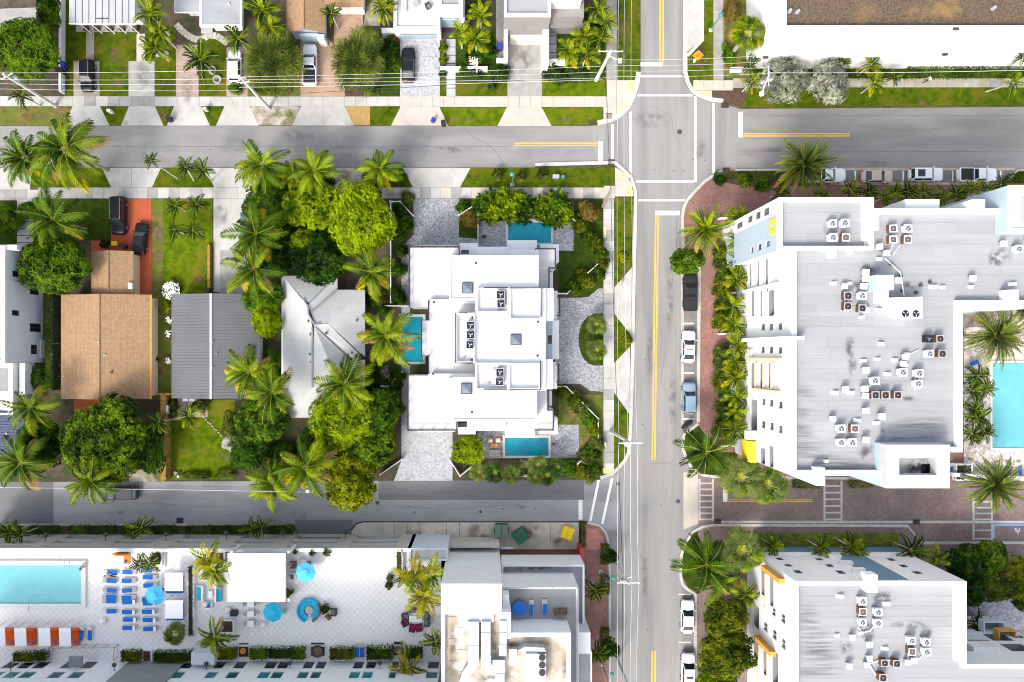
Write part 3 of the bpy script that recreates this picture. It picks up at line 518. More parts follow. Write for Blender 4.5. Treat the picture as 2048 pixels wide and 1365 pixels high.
pp = [(352,48),(360,58),(370,67),(382,75),(395,80),(408,77),(418,70),(432,72),(446,80),(456,88)]
for i in range(len(pp) - 1):
 a,b = Vector(pp[i]),Vector(pp[i + 1]); d = (b - a).normalized(); n = Vector((-d.y,d.x)) * 6.5
 for k in (0,1):
  p,q = a + (b - a) * (k * .5 + .02),a + (b - a) * (k * .5 + .48); MB().pprism([tuple(p + n),tuple(q + n),tuple(q - n),tuple(p - n)],0,.13 + .01 * k).build('path_stone','stone_path',sp)
# ---------------------------------------------------------------- foliage
def quadmesh(name,V,tint,mats,midx=None):
 """V: (n,4,3) quads"""
 n = len(V); me = bpy.data.meshes.new(name); me.vertices.add(4 * n); me.vertices.foreach_set('co',V.reshape(-1).astype(np.float32))
 me.loops.add(4 * n); me.loops.foreach_set('vertex_index',np.arange(4 * n,dtype=np.int32)); me.polygons.add(n)
 me.polygons.foreach_set('loop_start',np.arange(0,4 * n,4,dtype=np.int32))
 a = me.attributes.new('tint','FLOAT','FACE'); a.data.foreach_set('value',np.clip(tint,0,1).astype(np.float32))
 for m in mats: me.materials.append(MATS[m])
 if midx is not None: me.polygons.foreach_set('material_index',midx.astype(np.int32))
 me.update(); me.validate(); return me
def unit(v): return v / np.maximum(np.linalg.norm(v,axis=-1,keepdims=True),1e-6)
def kites(P,D,Nn,L,Wd,bend=.12):
 """leaf quads from base P along D with width across, facing Nn"""
 D = unit(D); S_ = unit(np.cross(D,Nn)); U = np.cross(S_,D); L = L[:,None]; Wd = Wd[:,None]
 mid = P + D * L * .5 + U * L * bend * .5
 return np.stack([P,mid + S_ * Wd * .5,P + D * L - U * L * bend,mid - S_ * Wd * .5],axis=1)
def lobes_points(R_,nl,k,seed,rz=.62,flat=0.0):
 g = np.random.default_rng(seed); C = []; Q = []
 for i in range(nl):
  a = 2 * math.pi * (i + g.uniform(-.3,.3)) / max(nl - 2,1); rr = (g.uniform(.45,.68) if i > 1 else .12) * R_
  q = g.uniform(.34,.50) * R_ if i > 1 else .58 * R_
  C.append((rr * math.cos(a),rr * math.sin(a),(g.uniform(-.05,.3) if i > 1 else .3) * R_ * rz)); Q.append(q)
 C = np.array(C); Q = np.array(Q); w = Q ** 2 / (Q ** 2).sum(); out = []; nr = []
 while sum(len(o) for o in out) < k:
  i = g.choice(nl,size=k,p=w); d = unit(g.normal(size=(k,3))); d[:,2] = np.abs(d[:,2]) * np.where(g.random(k) < .8,1,-.6)
  p = C[i] + d * Q[i][:,None] * np.array([1,1,max(rz + .15,.5)]) * g.uniform(.88,1.06,size=(k,1))
  e = np.linalg.norm((p[:,None,:] - C[None]) / np.array([1,1,max(rz + .15,.5)]),axis=2) / Q[None]
  ok = (e > .9).sum(axis=1) >= nl - 1
  out.append(p[ok]); nr.append(d[ok])
 return np.concatenate(out)[:k],np.concatenate(nr)[:k],g
def crown(name,R_,seed,m,nclump,per=9,leaf=.36,wid=.17,nl=10,rz=.62,fill=.7,spread=1.0):
 p,n,g = lobes_points(R_,nl,nclump,seed,rz)
 P = np.repeat(p,per,axis=0); Nn = np.repeat(n,per,axis=0); k = len(P)
 t = unit(g.normal(size=(k,3))); T = unit(t - Nn * (t * Nn).sum(1,keepdims=True))
 D = T * spread + Nn * g.uniform(.05,.75,size=(k,1)); D[:,2] += .1
 P = P + g.normal(size=(k,3)) * leaf * .18
 L = leaf * g.uniform(.7,1.25,k); V = kites(P,D,Nn + g.normal(size=(k,3)) * .35 + np.array([0,0,.35]),L,L * wid / leaf * g.uniform(.8,1.2,k))
 tint = np.repeat(g.random(len(p)),per) * .75 + g.random(k) * .25
 kf = int(k * .35 * fill)                       # inner shell tinted dark as crown shade, so the crown is not see-through everywhere
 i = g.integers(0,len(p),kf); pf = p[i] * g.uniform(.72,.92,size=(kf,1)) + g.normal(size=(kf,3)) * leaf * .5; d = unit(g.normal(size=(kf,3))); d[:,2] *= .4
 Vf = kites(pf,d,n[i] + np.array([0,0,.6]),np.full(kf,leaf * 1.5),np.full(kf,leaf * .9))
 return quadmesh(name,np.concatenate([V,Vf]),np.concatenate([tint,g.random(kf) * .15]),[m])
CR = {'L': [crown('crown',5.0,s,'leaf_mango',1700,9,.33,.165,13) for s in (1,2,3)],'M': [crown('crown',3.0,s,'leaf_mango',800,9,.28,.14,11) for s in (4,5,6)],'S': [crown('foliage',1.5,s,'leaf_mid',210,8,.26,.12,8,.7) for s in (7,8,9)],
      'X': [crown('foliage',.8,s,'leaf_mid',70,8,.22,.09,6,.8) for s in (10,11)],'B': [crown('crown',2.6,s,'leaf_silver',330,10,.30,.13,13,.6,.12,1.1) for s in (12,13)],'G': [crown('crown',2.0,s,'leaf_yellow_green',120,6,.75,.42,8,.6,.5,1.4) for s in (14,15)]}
def feather(seed,R_=3.8,n=6500):
 p,d,g = lobes_points(R_,9,n,seed,.6); a = unit(p + np.array([0,0,.3])); D = a * .9 + g.normal(size=(n,3)) * .38 + np.array([0,0,-.1])
 p = p * g.uniform(.55,1.0,size=(n,1)); V = kites(p,D,np.tile([0,0,1.0],(n,1)) + g.normal(size=(n,3)) * .3,g.uniform(.5,1.0,n),g.uniform(.05,.1,n),.2)
 t = np.repeat(g.random(n // 50 + 1),50)[:n] * .6 + g.random(n) * .4
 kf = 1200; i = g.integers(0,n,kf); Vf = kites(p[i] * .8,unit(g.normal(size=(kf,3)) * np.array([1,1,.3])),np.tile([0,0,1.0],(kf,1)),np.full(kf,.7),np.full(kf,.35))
 return quadmesh('crown',np.concatenate([V,Vf]),np.concatenate([t,np.zeros(kf)]),['leaf_olive'])  # inner leaves take the darkest tint, standing in for shade inside the crown
CR['F'] = [feather(21),feather(22)]
def trunkmesh(name,seed,m='bark'):
 g = random.Random(seed); mb = MB(); mb.tube([(0,0,0),(.03,.02,.3),(-.02,.03,.62)],[.055,.042,.034],8)
 for k in range(5):
  a = 2 * math.pi * k / 5 + g.uniform(-.4,.4); e = g.uniform(.28,.5)
  mb.tube([(-.02,.03,.58),(e * .5 * math.cos(a),e * .5 * math.sin(a),.72),(e * math.cos(a),e * math.sin(a),.88)],[.03,.02,.008],6)
 o = mb.build(name,m); me = o.data; bpy.data.objects.remove(o); return me
TRUNK = [trunkmesh('trunk',s) for s in (1,2)]
CSZ = {'L': 5.0,'M': 3.0,'S': 1.5,'X': .8,'B': 2.6,'F': 3.8,'G': 2.0}
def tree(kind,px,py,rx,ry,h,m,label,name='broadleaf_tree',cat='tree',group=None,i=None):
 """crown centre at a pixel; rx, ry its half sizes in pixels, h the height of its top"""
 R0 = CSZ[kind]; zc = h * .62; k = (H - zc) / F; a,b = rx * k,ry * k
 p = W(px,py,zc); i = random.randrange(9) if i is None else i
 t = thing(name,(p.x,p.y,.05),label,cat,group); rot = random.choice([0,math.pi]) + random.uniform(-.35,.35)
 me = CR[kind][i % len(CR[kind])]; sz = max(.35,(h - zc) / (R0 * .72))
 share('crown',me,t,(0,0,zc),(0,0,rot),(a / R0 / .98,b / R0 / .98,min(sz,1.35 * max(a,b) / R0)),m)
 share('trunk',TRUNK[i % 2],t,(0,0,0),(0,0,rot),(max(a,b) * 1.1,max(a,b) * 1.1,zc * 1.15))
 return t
def shrub(px,py,r,h,m,label,kind='S',group=None,name='shrub',cat='shrub',ry=None,z0=.06):
 k = (H - h * .5 - z0) / F; p = W(px,py,z0 + h * .5); R0 = CSZ[kind]; me = random.choice(CR[kind])
 o = bpy.data.objects.new(name,me); COL.objects.link(o); o.location = (p.x,p.y,z0 + h * .38); o.rotation_euler = (0,0,random.choice([0,math.pi]) + random.uniform(-.3,.3))
 o.scale = (r * k / R0,(ry or r) * k / R0,h * .62 / (R0 * .75)); o.material_slots[0].link = 'OBJECT'; o.material_slots[0].material = MATS[m]
 return setp(o,label,cat,group)
def hedge(pts,h,m,label,name='hedge',group=None,dens=34,leaf=.22,z0=.05,cat='hedge'):
 """clipped hedge filling a pixel polygon (quad) given at its top"""
 q = [np.array(W(x,y,z0 + h)[:2]) for x,y in pts]; g = np.random.default_rng(len(label) + int(pts[0][0])); A = abs(np.cross(q[1] - q[0],q[3] - q[0])) + 1e-3
 per = sum(np.linalg.norm(q[i] - q[i - 1]) for i in range(4)); n = int(min(9000,dens * (A + per * h) * 1.6)) + 30
 def at(u,v): return (q[0] * ((1 - u) * (1 - v))[:,None] + q[1] * (u * (1 - v))[:,None] + q[2] * (u * v)[:,None] + q[3] * ((1 - u) * v)[:,None])
 ft = A / (A + per * h); nt_ = int(n * max(ft,.5)); u,v = g.random(nt_),g.random(nt_); P = np.column_stack([at(u,v),z0 + h - g.random(nt_) ** 2 * .25 + g.normal(size=nt_) * .05]); Nn = np.tile([0,0,1.0],(nt_,1))
 ns = n - nt_; u,v = g.random(ns),g.random(ns); e = g.integers(0,4,ns); u = np.where(e == 0,0,np.where(e == 1,1,u)); v = np.where(e == 2,0,np.where(e == 3,1,v)); xy = at(u,v); c = sum(q) / 4
 P = np.concatenate([P,np.column_stack([xy,z0 + g.random(ns) * h])]); Nn = np.concatenate([Nn,np.column_stack([unit(xy - c),np.full(ns,.5)])]); k = len(P); d = g.normal(size=(k,3)); d[:,2] = np.abs(d[:,2]) * .6
 V = kites(P,d,Nn + g.normal(size=(k,3)) * .4,leaf * g.uniform(.7,1.3,k),leaf * .5 * g.uniform(.7,1.3,k)); off = np.array([c[0],c[1],z0]); V = V - off
 me = quadmesh(name,V,g.random(k),[m]); o = bpy.data.objects.new(name,me); COL.objects.link(o); o.location = off
 return setp(o,label,cat,group)
# ---- palms: every frond is a piece of its own; fronds share a few meshes
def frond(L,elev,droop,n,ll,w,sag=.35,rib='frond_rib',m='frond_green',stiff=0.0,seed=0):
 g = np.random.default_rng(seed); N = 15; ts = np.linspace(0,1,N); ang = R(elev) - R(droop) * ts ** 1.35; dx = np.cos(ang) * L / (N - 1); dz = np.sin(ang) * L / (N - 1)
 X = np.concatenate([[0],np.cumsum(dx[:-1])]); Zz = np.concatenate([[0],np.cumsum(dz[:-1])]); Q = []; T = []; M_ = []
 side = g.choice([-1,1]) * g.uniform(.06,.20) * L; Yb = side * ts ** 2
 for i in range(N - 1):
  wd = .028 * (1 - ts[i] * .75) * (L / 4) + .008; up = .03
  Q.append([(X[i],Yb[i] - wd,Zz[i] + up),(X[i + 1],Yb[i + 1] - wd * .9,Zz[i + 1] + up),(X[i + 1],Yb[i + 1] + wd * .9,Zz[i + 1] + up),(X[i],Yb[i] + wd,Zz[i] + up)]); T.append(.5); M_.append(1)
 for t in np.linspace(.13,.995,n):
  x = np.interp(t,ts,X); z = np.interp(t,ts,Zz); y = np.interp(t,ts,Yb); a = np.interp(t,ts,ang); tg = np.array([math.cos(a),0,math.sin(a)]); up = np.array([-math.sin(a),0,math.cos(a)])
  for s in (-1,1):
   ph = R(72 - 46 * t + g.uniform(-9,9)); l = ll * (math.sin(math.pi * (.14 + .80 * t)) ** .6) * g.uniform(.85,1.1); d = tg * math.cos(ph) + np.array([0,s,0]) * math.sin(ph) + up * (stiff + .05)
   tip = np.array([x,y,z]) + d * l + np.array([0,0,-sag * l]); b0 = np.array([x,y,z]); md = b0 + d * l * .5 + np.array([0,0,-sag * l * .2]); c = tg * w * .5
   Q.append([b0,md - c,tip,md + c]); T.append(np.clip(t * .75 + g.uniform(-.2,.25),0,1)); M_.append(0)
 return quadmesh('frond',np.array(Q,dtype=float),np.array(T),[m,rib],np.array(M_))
def fanleaf(seed,pl=1.0,r=.95,m='frond_date'):
 g = np.random.default_rng(seed); Q = []; T = []; M_ = []; e = R(25)
 Q.append([(0,-.03,0),(pl,-.02,pl * .45),(pl,.02,pl * .45),(0,.03,0)]); T.append(.5); M_.append(1); b0 = np.array([pl,0,pl * .45])
 for k in range(34):
  a = R(-155 + 310 * k / 33); l = r * (1 - .25 * abs(a) / R(150)) * g.uniform(.88,1.08); d = np.array([math.cos(a),math.sin(a),.15 * math.cos(a)]); s = np.array([-math.sin(a),math.cos(a),0]); w = .042
  Q.append([b0,b0 + d * l * .6 - s * w,b0 + d * l + np.array([0,0,-.38 * l]),b0 + d * l * .6 + s * w]); T.append(g.uniform(.1,.9)); M_.append(0)
 return quadmesh('frond',np.array(Q,dtype=float),np.array(T),[m,'frond_rib'],np.array(M_))
FR = {'coco': {'young': [frond(3.9,62,60,44,.85,.15,.35,seed=s) for s in (1,2)],'mid': [frond(4.7,34,85,50,1.1,.16,.55,seed=s) for s in (3,4,5,31)],'old': [frond(4.4,4,70,46,1.05,.16,.7,'frond_rib_yellow',seed=s) for s in (6,7,32)]},
      'royal': {'young': [frond(1.9,65,50,20,.50,.13,.2,seed=s) for s in (8,)],'mid': [frond(2.2,38,80,24,.58,.14,.35,seed=s) for s in (9,10)],'old': [frond(2.2,8,75,24,.58,.14,.6,seed=s) for s in (11,)]},
      'areca': {'young': [frond(2.0,70,60,18,.55,.15,.15,'frond_rib_yellow',seed=s) for s in (12,)],'mid': [frond(2.3,46,90,20,.62,.17,.25,'frond_rib_yellow',seed=s) for s in (13,14)],'old': [frond(2.3,15,75,20,.60,.17,.4,'frond_rib_yellow',seed=s) for s in (15,)]},
      'date': {'young': [frond(3.0,70,35,34,.42,.10,0,seed=s,stiff=.35) for s in (16,)],'mid': [frond(3.4,36,50,38,.46,.10,.05,seed=s,stiff=.3) for s in (17,18)],'old': [frond(3.4,0,60,38,.46,.10,.1,seed=s,stiff=.25) for s in (19,)]},
      'fan': {'young': [fanleaf(20,.8,.85)],'mid': [fanleaf(21),fanleaf(22)],'old': [fanleaf(23)]}}
PR = {'coco': 4.1,'royal': 2.0,'areca': 2.0,'date': 3.25,'fan': 1.95}
def pt(name,pts,r,m):
 o = MB().tube(pts,r,9).build(name,m,smooth=True); me = o.data; bpy.data.objects.remove(o); return me
PT = {'coco': pt('trunk',[(0,0,0),(0,0,.08),(.05,.02,.5),(0,0,1)],[.26,.19,.15,.13],'palm_trunk'),'royal': pt('trunk',[(0,0,0),(0,0,.1),(0,0,.8),(0,0,1)],[.16,.13,.11,.09],'palm_trunk_pale'),
      'date': pt('trunk',[(0,0,0),(0,0,.5),(0,0,.93),(0,0,1)],[.28,.24,.30,.2],'palm_trunk')}
PT['areca'] = PT['royal']; PT['fan'] = PT['date']
PALETTE = {'green': ('frond_green','frond_green','frond_mid','frond_yellow'),'coco': ('frond_mid','frond_green','frond_mid','frond_yellow'),'olive': ('frond_green','frond_green','frond_green','frond_yellow'),'bright': ('frond_lime','frond_mid','frond_green','frond_yellow'),'lime': ('frond_lime','frond_lime','frond_mid','frond_yellow'),'gold': ('frond_gold','frond_gold','frond_lime','frond_yellow'),'dark': ('frond_green','frond_dark','frond_dark','frond_green'),'deep': ('frond_green','frond_green','frond_dark','frond_dark'),'date': ('frond_date','frond_date','frond_date','frond_mid'),'datey': ('frond_date','frond_date','frond_mid','frond_yellow')}
def palm(sp,px,py,r,h,pal,label,name=None,base=None,n=None,group=None,z0=.06,oldf=.32,young=.18):
 p = W(px,py,h); b = W(*base,z0) if base else Vector((p.x,p.y,z0)); sc = r * (H - h) / F / PR[sp]
 t = thing(name or {'coco': 'coconut_palm','royal': 'royal_palm','areca': 'areca_palm','date': 'date_palm','fan': 'fan_palm'}[sp],(b.x,b.y,z0),label,'palm',group)
 tr = share('trunk',PT[sp],t,(0,0,0),(0,0,random.uniform(0,6)),(min(1.25,max(.55,sc)),min(1.25,max(.55,sc)),(h - z0)))
 d = Vector((p.x - b.x,p.y - b.y,h - z0))
 if base: tr.rotation_euler = d.to_track_quat('Z','Y').to_euler(); tr.scale = (*tr.scale[:2],d.length)
 n = (n or {'coco': 21,'royal': 12,'areca': 13,'date': 62,'fan': 34}[sp]) + (random.randint(-4,3) if sp in ('coco','areca') and not group else 0); gap = random.uniform(0,6.28) if sp == 'coco' and random.random() < .6 else None; A = random.uniform(0,6.28); P4 = PALETTE[pal]
 for i in range(n):
  f = i / n; a = A + i * 2.39996; kind = 'young' if f < young else ('old' if f > 1 - oldf else 'mid')
  if gap is not None and kind != 'young' and abs((a - gap + math.pi) % 6.283 - math.pi) < .38: continue
  m = P4[0] if kind == 'young' else (random.choice(P4[2:]) if kind == 'old' else random.choice(P4[:3]))
  if kind == 'old' and sp in ('coco','date') and random.random() < .2: m = 'frond_dry'
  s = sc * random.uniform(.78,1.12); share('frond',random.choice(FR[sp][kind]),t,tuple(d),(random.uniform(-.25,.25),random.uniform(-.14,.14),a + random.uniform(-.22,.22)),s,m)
 return t
# ---------------------------------------------------------------- water
def watermat(name,tint):
 m = bpy.data.materials.new(name); m.use_nodes = True; MATS[name] = m; n = m.node_tree.nodes; l = m.node_tree.links; n.remove(n['Principled BSDF'])
 tr = n.new('ShaderNodeBsdfTransparent'); tr.inputs[0].default_value = (*tint,1); gl = n.new('ShaderNodeBsdfGlossy'); gl.inputs['Roughness'].default_value = .06
 fr = n.new('ShaderNodeFresnel'); fr.inputs[0].default_value = 1.33; ms = n.new('ShaderNodeMixShader'); bp = n.new('ShaderNodeBump'); bp.inputs['Strength'].default_value = .3; bp.inputs['Distance'].default_value = .1
 nz = n.new('ShaderNodeTexNoise'); nz.inputs['Scale'].default_value = 1.4; g = n.new('ShaderNodeNewGeometry'); l.new(g.outputs['Position'],nz.inputs['Vector']); l.new(nz.outputs['Fac'],bp.inputs['Height']); l.new(bp.outputs[0],gl.inputs['Normal']); l.new(bp.outputs[0],fr.inputs['Normal'])
 l.new(fr.outputs[0],ms.inputs[0]); l.new(tr.outputs[0],ms.inputs[1]); l.new(gl.outputs[0],ms.inputs[2]); l.new(ms.outputs[0],n['Material Output'].inputs[0])
watermat('water_pool',(.86,.97,.99))
def pool(label,x0,y0,x1,y1,z,plaster,coping='pool_coping',rim=.35,steps_=None,lift=.16,group=None):
 c = W((x0 + x1) / 2,(y0 + y1) / 2,z); t = thing('swimming_pool',(c.x,c.y,z),label,'pool',group); a = W(x0,y0,z + lift); b = W(x1,y1,z + lift)
 MB().box(a.x,b.y,z,b.x,a.y,z + .03).build('basin_floor',plaster,t); mb = MB(); ring(mb,[(a.x - rim,b.y - rim),(b.x + rim,b.y - rim),(b.x + rim,a.y + rim),(a.x - rim,a.y + rim)],rim,z - .02,z + lift); mb.build('coping',coping,t)
 MB().quad((a.x,b.y,z + lift - .05),(b.x,b.y,z + lift - .05),(b.x,a.y,z + lift - .05),(a.x,a.y,z + lift - .05)).build('water','water_pool',t)
 for i,(sx0,sy0,sx1,sy1) in enumerate(steps_ or []):
  p,q = W(sx0,sy0,z),W(sx1,sy1,z); MB().box(p.x,q.y,z + .03,q.x,p.y,z + .045 + .02 * i).build('pool_step',plaster,t)
 return t
def stainmat(name,col,stretch,amt=.8,sc=1.2):
 m = bpy.data.materials.new(name); m.use_nodes = True; MATS[name] = m; n = m.node_tree.nodes; l = m.node_tree.links; b = n['Principled BSDF']; b.inputs['Base Color'].default_value = (*col,1); b.inputs['Roughness'].default_value = .95
 def ma(op,a,c):
  q = n.new('ShaderNodeMath'); q.operation = op
  for i,v in enumerate((a,c)):
   if isinstance(v,(int,float)): q.inputs[i].default_value = v
   else: l.new(v,q.inputs[i])
  return q.outputs[0]
 def rng_(v,lo,hi): q = n.new('ShaderNodeMapRange'); q.inputs[1].default_value = lo; q.inputs[2].default_value = hi; l.new(v,q.inputs[0]); return q.outputs[0]
 tc = n.new('ShaderNodeTexCoord'); vm = n.new('ShaderNodeVectorMath'); vm.operation = 'SUBTRACT'; vm.inputs[1].default_value = (.5,.5,.5); l.new(tc.outputs['Generated'],vm.inputs[0]); sp = n.new('ShaderNodeSeparateXYZ'); l.new(vm.outputs[0],sp.inputs[0])
 r = ma('SQRT',ma('ADD',ma('MULTIPLY',sp.outputs[0],sp.outputs[0]),ma('MULTIPLY',sp.outputs[1],sp.outputs[1])),0)
 g = n.new('ShaderNodeNewGeometry'); mp = n.new('ShaderNodeMapping'); mp.inputs['Scale'].default_value = stretch; l.new(g.outputs['Position'],mp.inputs[0]); nz = n.new('ShaderNodeTexNoise'); nz.inputs['Scale'].default_value = sc; nz.inputs['Detail'].default_value = 5; l.new(mp.outputs[0],nz.inputs[0])
 f = ma('MULTIPLY',ma('MULTIPLY',rng_(r,.5,.12),rng_(nz.outputs['Fac'],.40,.62)),amt); t = n.new('ShaderNodeBsdfTransparent'); ms = n.new('ShaderNodeMixShader'); l.new(f,ms.inputs[0]); l.new(t.outputs[0],ms.inputs[1]); l.new(b.outputs[0],ms.inputs[2]); l.new(ms.outputs[0],n['Material Output'].inputs[0])
stainmat('stain_streak',(.06,.05,.055),(.12,1.8,1),.30); stainmat('stain_soot',(.035,.03,.03),(1,1,1),.5); stainmat('stain_oil',(.06,.055,.05),(.8,.8,1),.33); stainmat('stain_rust',(.25,.10,.04),(1,1,1),.6); stainmat('stain_pale',(.30,.295,.29),(1,.4,1),.5,.6); stainmat('stain_brown',(.16,.10,.06),(.7,.7,1),.75,.8)
SC = [0]
def stain(t,px,py,w,h,z,m='stain_soot'):
 SC[0] += 1; p = W(px,py,z); z += .006 + (SC[0] % 9) * .001; return MB().quad((p.x - w / 2,p.y - h / 2,z),(p.x + w / 2,p.y - h / 2,z),(p.x + w / 2,p.y + h / 2,z),(p.x - w / 2,p.y + h / 2,z)).build('stain',m,t)
# ---------------------------------------------------------------- building helpers
def vol(t,x0,y0,x1,y1,z,wall='stucco_white',roof='roof_white',par=0.0,pw=.25,z0=0.0,cop=None,name='wall',ov=0.0):
 a = W(x0,y0,z + par); b = W(x1,y1,z + par); o = [(a.x,b.y),(b.x,b.y),(b.x,a.y),(a.x,a.y)]
 MB().prism([tuple(p) for p in offset_poly(o,ov)] if ov else o,z0,z - (.004 if not ov else .3)).build(name,wall,t)
 if ov: MB().prism(o,z - .3,z - .004,bottom=True).build('eave',wall,t)
 inn = offset_poly(o,pw + .003 if par else .06)
 MB().prism([tuple(p) for p in inn],z - .1,z + .012).build('roof',roof,t)
 if par: m = MB(); ring(m,o,pw,z - .002,z + par); m.build('parapet',cop or wall,t)
 return o
def sheets(t,x0,y0,x1,y1,z,m,dy=22,name='roof_sheet'):
 y = y0; g = random.Random(int(x0 + y0))
 while y < y1 - 1:
  ye = min(y + dy,y1); xs = [x0,x0 + (x1 - x0) * g.uniform(.25,.75),x1] if x1 - x0 > 90 else [x0,x1]
  for i in range(len(xs) - 1): MB().pbox(xs[i] + .1,y + .12,xs[i + 1] - .1,ye - .12,z - .05,z + .02 + g.uniform(0,.008)).build(name,m,t)
  y = ye
def railing(t,pts,z,h=.95,m='rail_black',step=1.6,w=.07):
 P = [W(x,y,z + h) for x,y in pts]; mb = MB()
 for i in range(len(P) - 1):
  a,b = P[i],P[i + 1]; mb.tube([a,b],w,5); lo = Vector((0,0,-h + .15)); mb.tube([a + lo,b + lo],w * .5,4); n = max(1,int((b - a).length / step))
  for k in range(n + 1): q = a + (b - a) * k / n; mb.tube([q + Vector((0,0,-h)),q + Vector((0,0,.05))],w * 1.1,4)
 return mb.build('railing',m,t)
def acproto(top,ringm,blade,side='metal_grey'):
 well = 'fan_dark' if side == 'fan_dark' or top == 'metal_galv' else 'fan_well'; t = thing('air_conditioner',(0,0,0)); MB().box(-.46,-.46,.12,.46,.46,.95).build('casing',side,t)
 lv = MB()
 for k in range(5): z = .25 + k * .14; lv.box(-.48,-.40,z,.48,.40,z + .05); lv.box(-.40,-.48,z,.40,.48,z + .05)
 lv.build('louvre',ringm,t); tp = MB(); ring(tp,[(-.52,-.52),(.52,-.52),(.52,.52),(-.52,.52)],.13 if side != 'metal_galv' else .07,.95,1.03); tp.build('top_rim',top,t)
 MB().box(-.45,-.45,.9,.45,.45,.965).build('fan_well',well,t); g = MB(); N = 20
 for k in range(N):
  a,b = 2 * math.pi * k / N,2 * math.pi * (k + 1) / N; g.quad((.36 * math.cos(a),.36 * math.sin(a),1.035),(.43 * math.cos(a),.43 * math.sin(a),1.035),(.43 * math.cos(b),.43 * math.sin(b),1.035),(.36 * math.cos(b),.36 * math.sin(b),1.035))
 g.build('fan_guard',ringm,t)
 for k in range(3):
  a = k * 2.094 + .4; c,s = math.cos(a),math.sin(a); f = lambda r,w,z: (r * c - w * s,r * s + w * c,z)
  MB().quad(f(.06,-.03,.985),f(.30,-.07,.975),f(.30,.04,1.01),f(.06,.03,1.0)).build('fan_blade',blade,t)
 MB().lathe([(.09,.97),(.09,1.03),(.02,1.04)],n=10).build('fan_hub','metal_grey',t)
 for x in (-.4,.4): MB().box(x - .05,-.48,0,x + .05,.48,.12).build('foot','metal_galv',t)
 return proto(t)
AC = {'w': acproto('metal_white','metal_white','fan_blade'),'r': acproto('metal_galv','metal_rust','metal_rust','metal_rust'),'c': acproto('metal_white','metal_copper','metal_copper','metal_rust'),'k': acproto('fan_dark','fan_dark','metal_grey','fan_dark'),'d': acproto('metal_galv','fan_dark','fan_blade','metal_galv')}
def vent_proto(flat):
 t = thing('roof_vent',(0,0,0));
 if flat: MB().add([(-.42,-.22,0),(.42,-.22,0),(.42,.22,0),(-.42,.22,0),(-.1,-.18,.32),(.38,-.18,.38),(.38,.18,.38),(-.1,.18,.32)],[(4,5,6,7),(0,1,5,4),(1,2,6,5),(2,3,7,6),(3,0,4,7)]).build('hood','metal_white',t); MB().box(-.45,-.27,0,.45,.27,.03).build('flashing','roof_membrane',t)
 else: MB().box(-.24,-.24,0,.24,.24,.55).build('shaft','metal_galv',t); MB().box(-.34,-.34,.55,.34,.34,.82).build('cap','metal_white',t)
 return proto(t)
VENT = {False: vent_proto(False),True: vent_proto(True)}
def units(lst,z,label,group,where):
 for px,py,k in lst:
  p = W(px,py,z + 1.0); p.z = z; nm = {'w': 'white-topped air conditioner','r': 'rusty air conditioner','c': 'copper-ringed air conditioner','k': 'black air conditioner','d': 'air conditioner with big dark fan'}[k]
  place(AC[k],p,random.uniform(-.04,.04),random.uniform(.86,.94) * (1.15 if k == 'd' else 1),nm + ' ' + where,'air conditioner',group + ' ' + k)
def vents(lst,z,where,group):
 for px,py,f in lst:
  p = W(px,py,z + .7); p.z = z; place(VENT[bool(f)],p,random.uniform(-.1,.1) + (math.pi if f and random.random() < .4 else 0),random.uniform(.9,1.1),('low white hooded vent ' if f else 'white square box vent ') + where,'vent',group + (' hooded' if f else ' square'))
# ---------------------------------------------------------------- central white house
c = W(960,680); hs = thing('white_house',(c.x,c.y,0),'white cubic modern house with stepped flat roofs between three pools','house')
for r,z,rf in (((818,493,918,613),6.4,'roof_white_seam'),((856,600,952,752),6.35,'roof_white_seam'),((842,641,858,712),6.3,'roof_white_seam'),((815,752,914,862),6.4,'roof_white_seam'),((1074,496,1112,537),6.4,'roof_white_seam'),((1074,537,1098,578),6.38,'roof_white_seam'),((1073,780,1096,821),6.38,'roof_white_seam'),((1073,820,1108,862),6.4,'roof_white_seam')): vol(hs,*r,z,roof=rf)
for r,z in (((919,487,955,512),5.0),((954,494,1016,514),6.0),((1015,481,1074,501),3.9),((1016,500,1077,514),6.6),((1080,489,1118,524),3.2),((1098,545,1106,576),3.3),((838,490,914,494),2.7),((1107,582,1115,640),4.0),((1106,725,1114,778),4.0),((1105,641,1118,719),4.3),((916,855,951,869),4.4),((934,838,1011,862),6.0),((1011,840,1070,876),4.1),((1079,835,1115,869),3.2),((834,860,910,864),2.7),((1098,782,1104,812),3.3)): vol(hs,*r,z)
for r,z,p in (((898,511,1077,600),9.4,.22),((1083,577,1107,641),8.9,.0),((1083,719,1106,779),8.9,.0),((905,755,1074,843),9.4,.22),((896,757,912,820),8.2,0.0),((950,577,1091,782),9.62,0.0),((862,599,952,607),7.2,0),((862,748,952,757),7.2,0)): vol(hs,*r,z,par=p)
for r,d in (((953,576,1017,626),.6),((911,626,950,727),.5),((951,726,1017,780),.6),((1018,576,1083,640),.35),((1016,727,1081,781),.35)):      # walled roof wells
 a = W(r[0],r[1],10.3); b = W(r[2],r[3],10.3); m = MB(); o = [(a.x,b.y),(b.x,b.y),(b.x,a.y),(a.x,a.y)]; ring(m,o,.22,9.0 if r[0] > 920 else 6.3,10.3); m.build('well_wall','stucco_white',hs); MB().prism([tuple(p) for p in offset_poly(o,.23)],9.63,9.66 if r[0] > 920 else 9.64).build('well_floor','roof_white',hs)
 if r[0] == 911: MB().prism([tuple(p) for p in offset_poly(o,.01)],6.3,9.6).build('wall','stucco_white',hs)
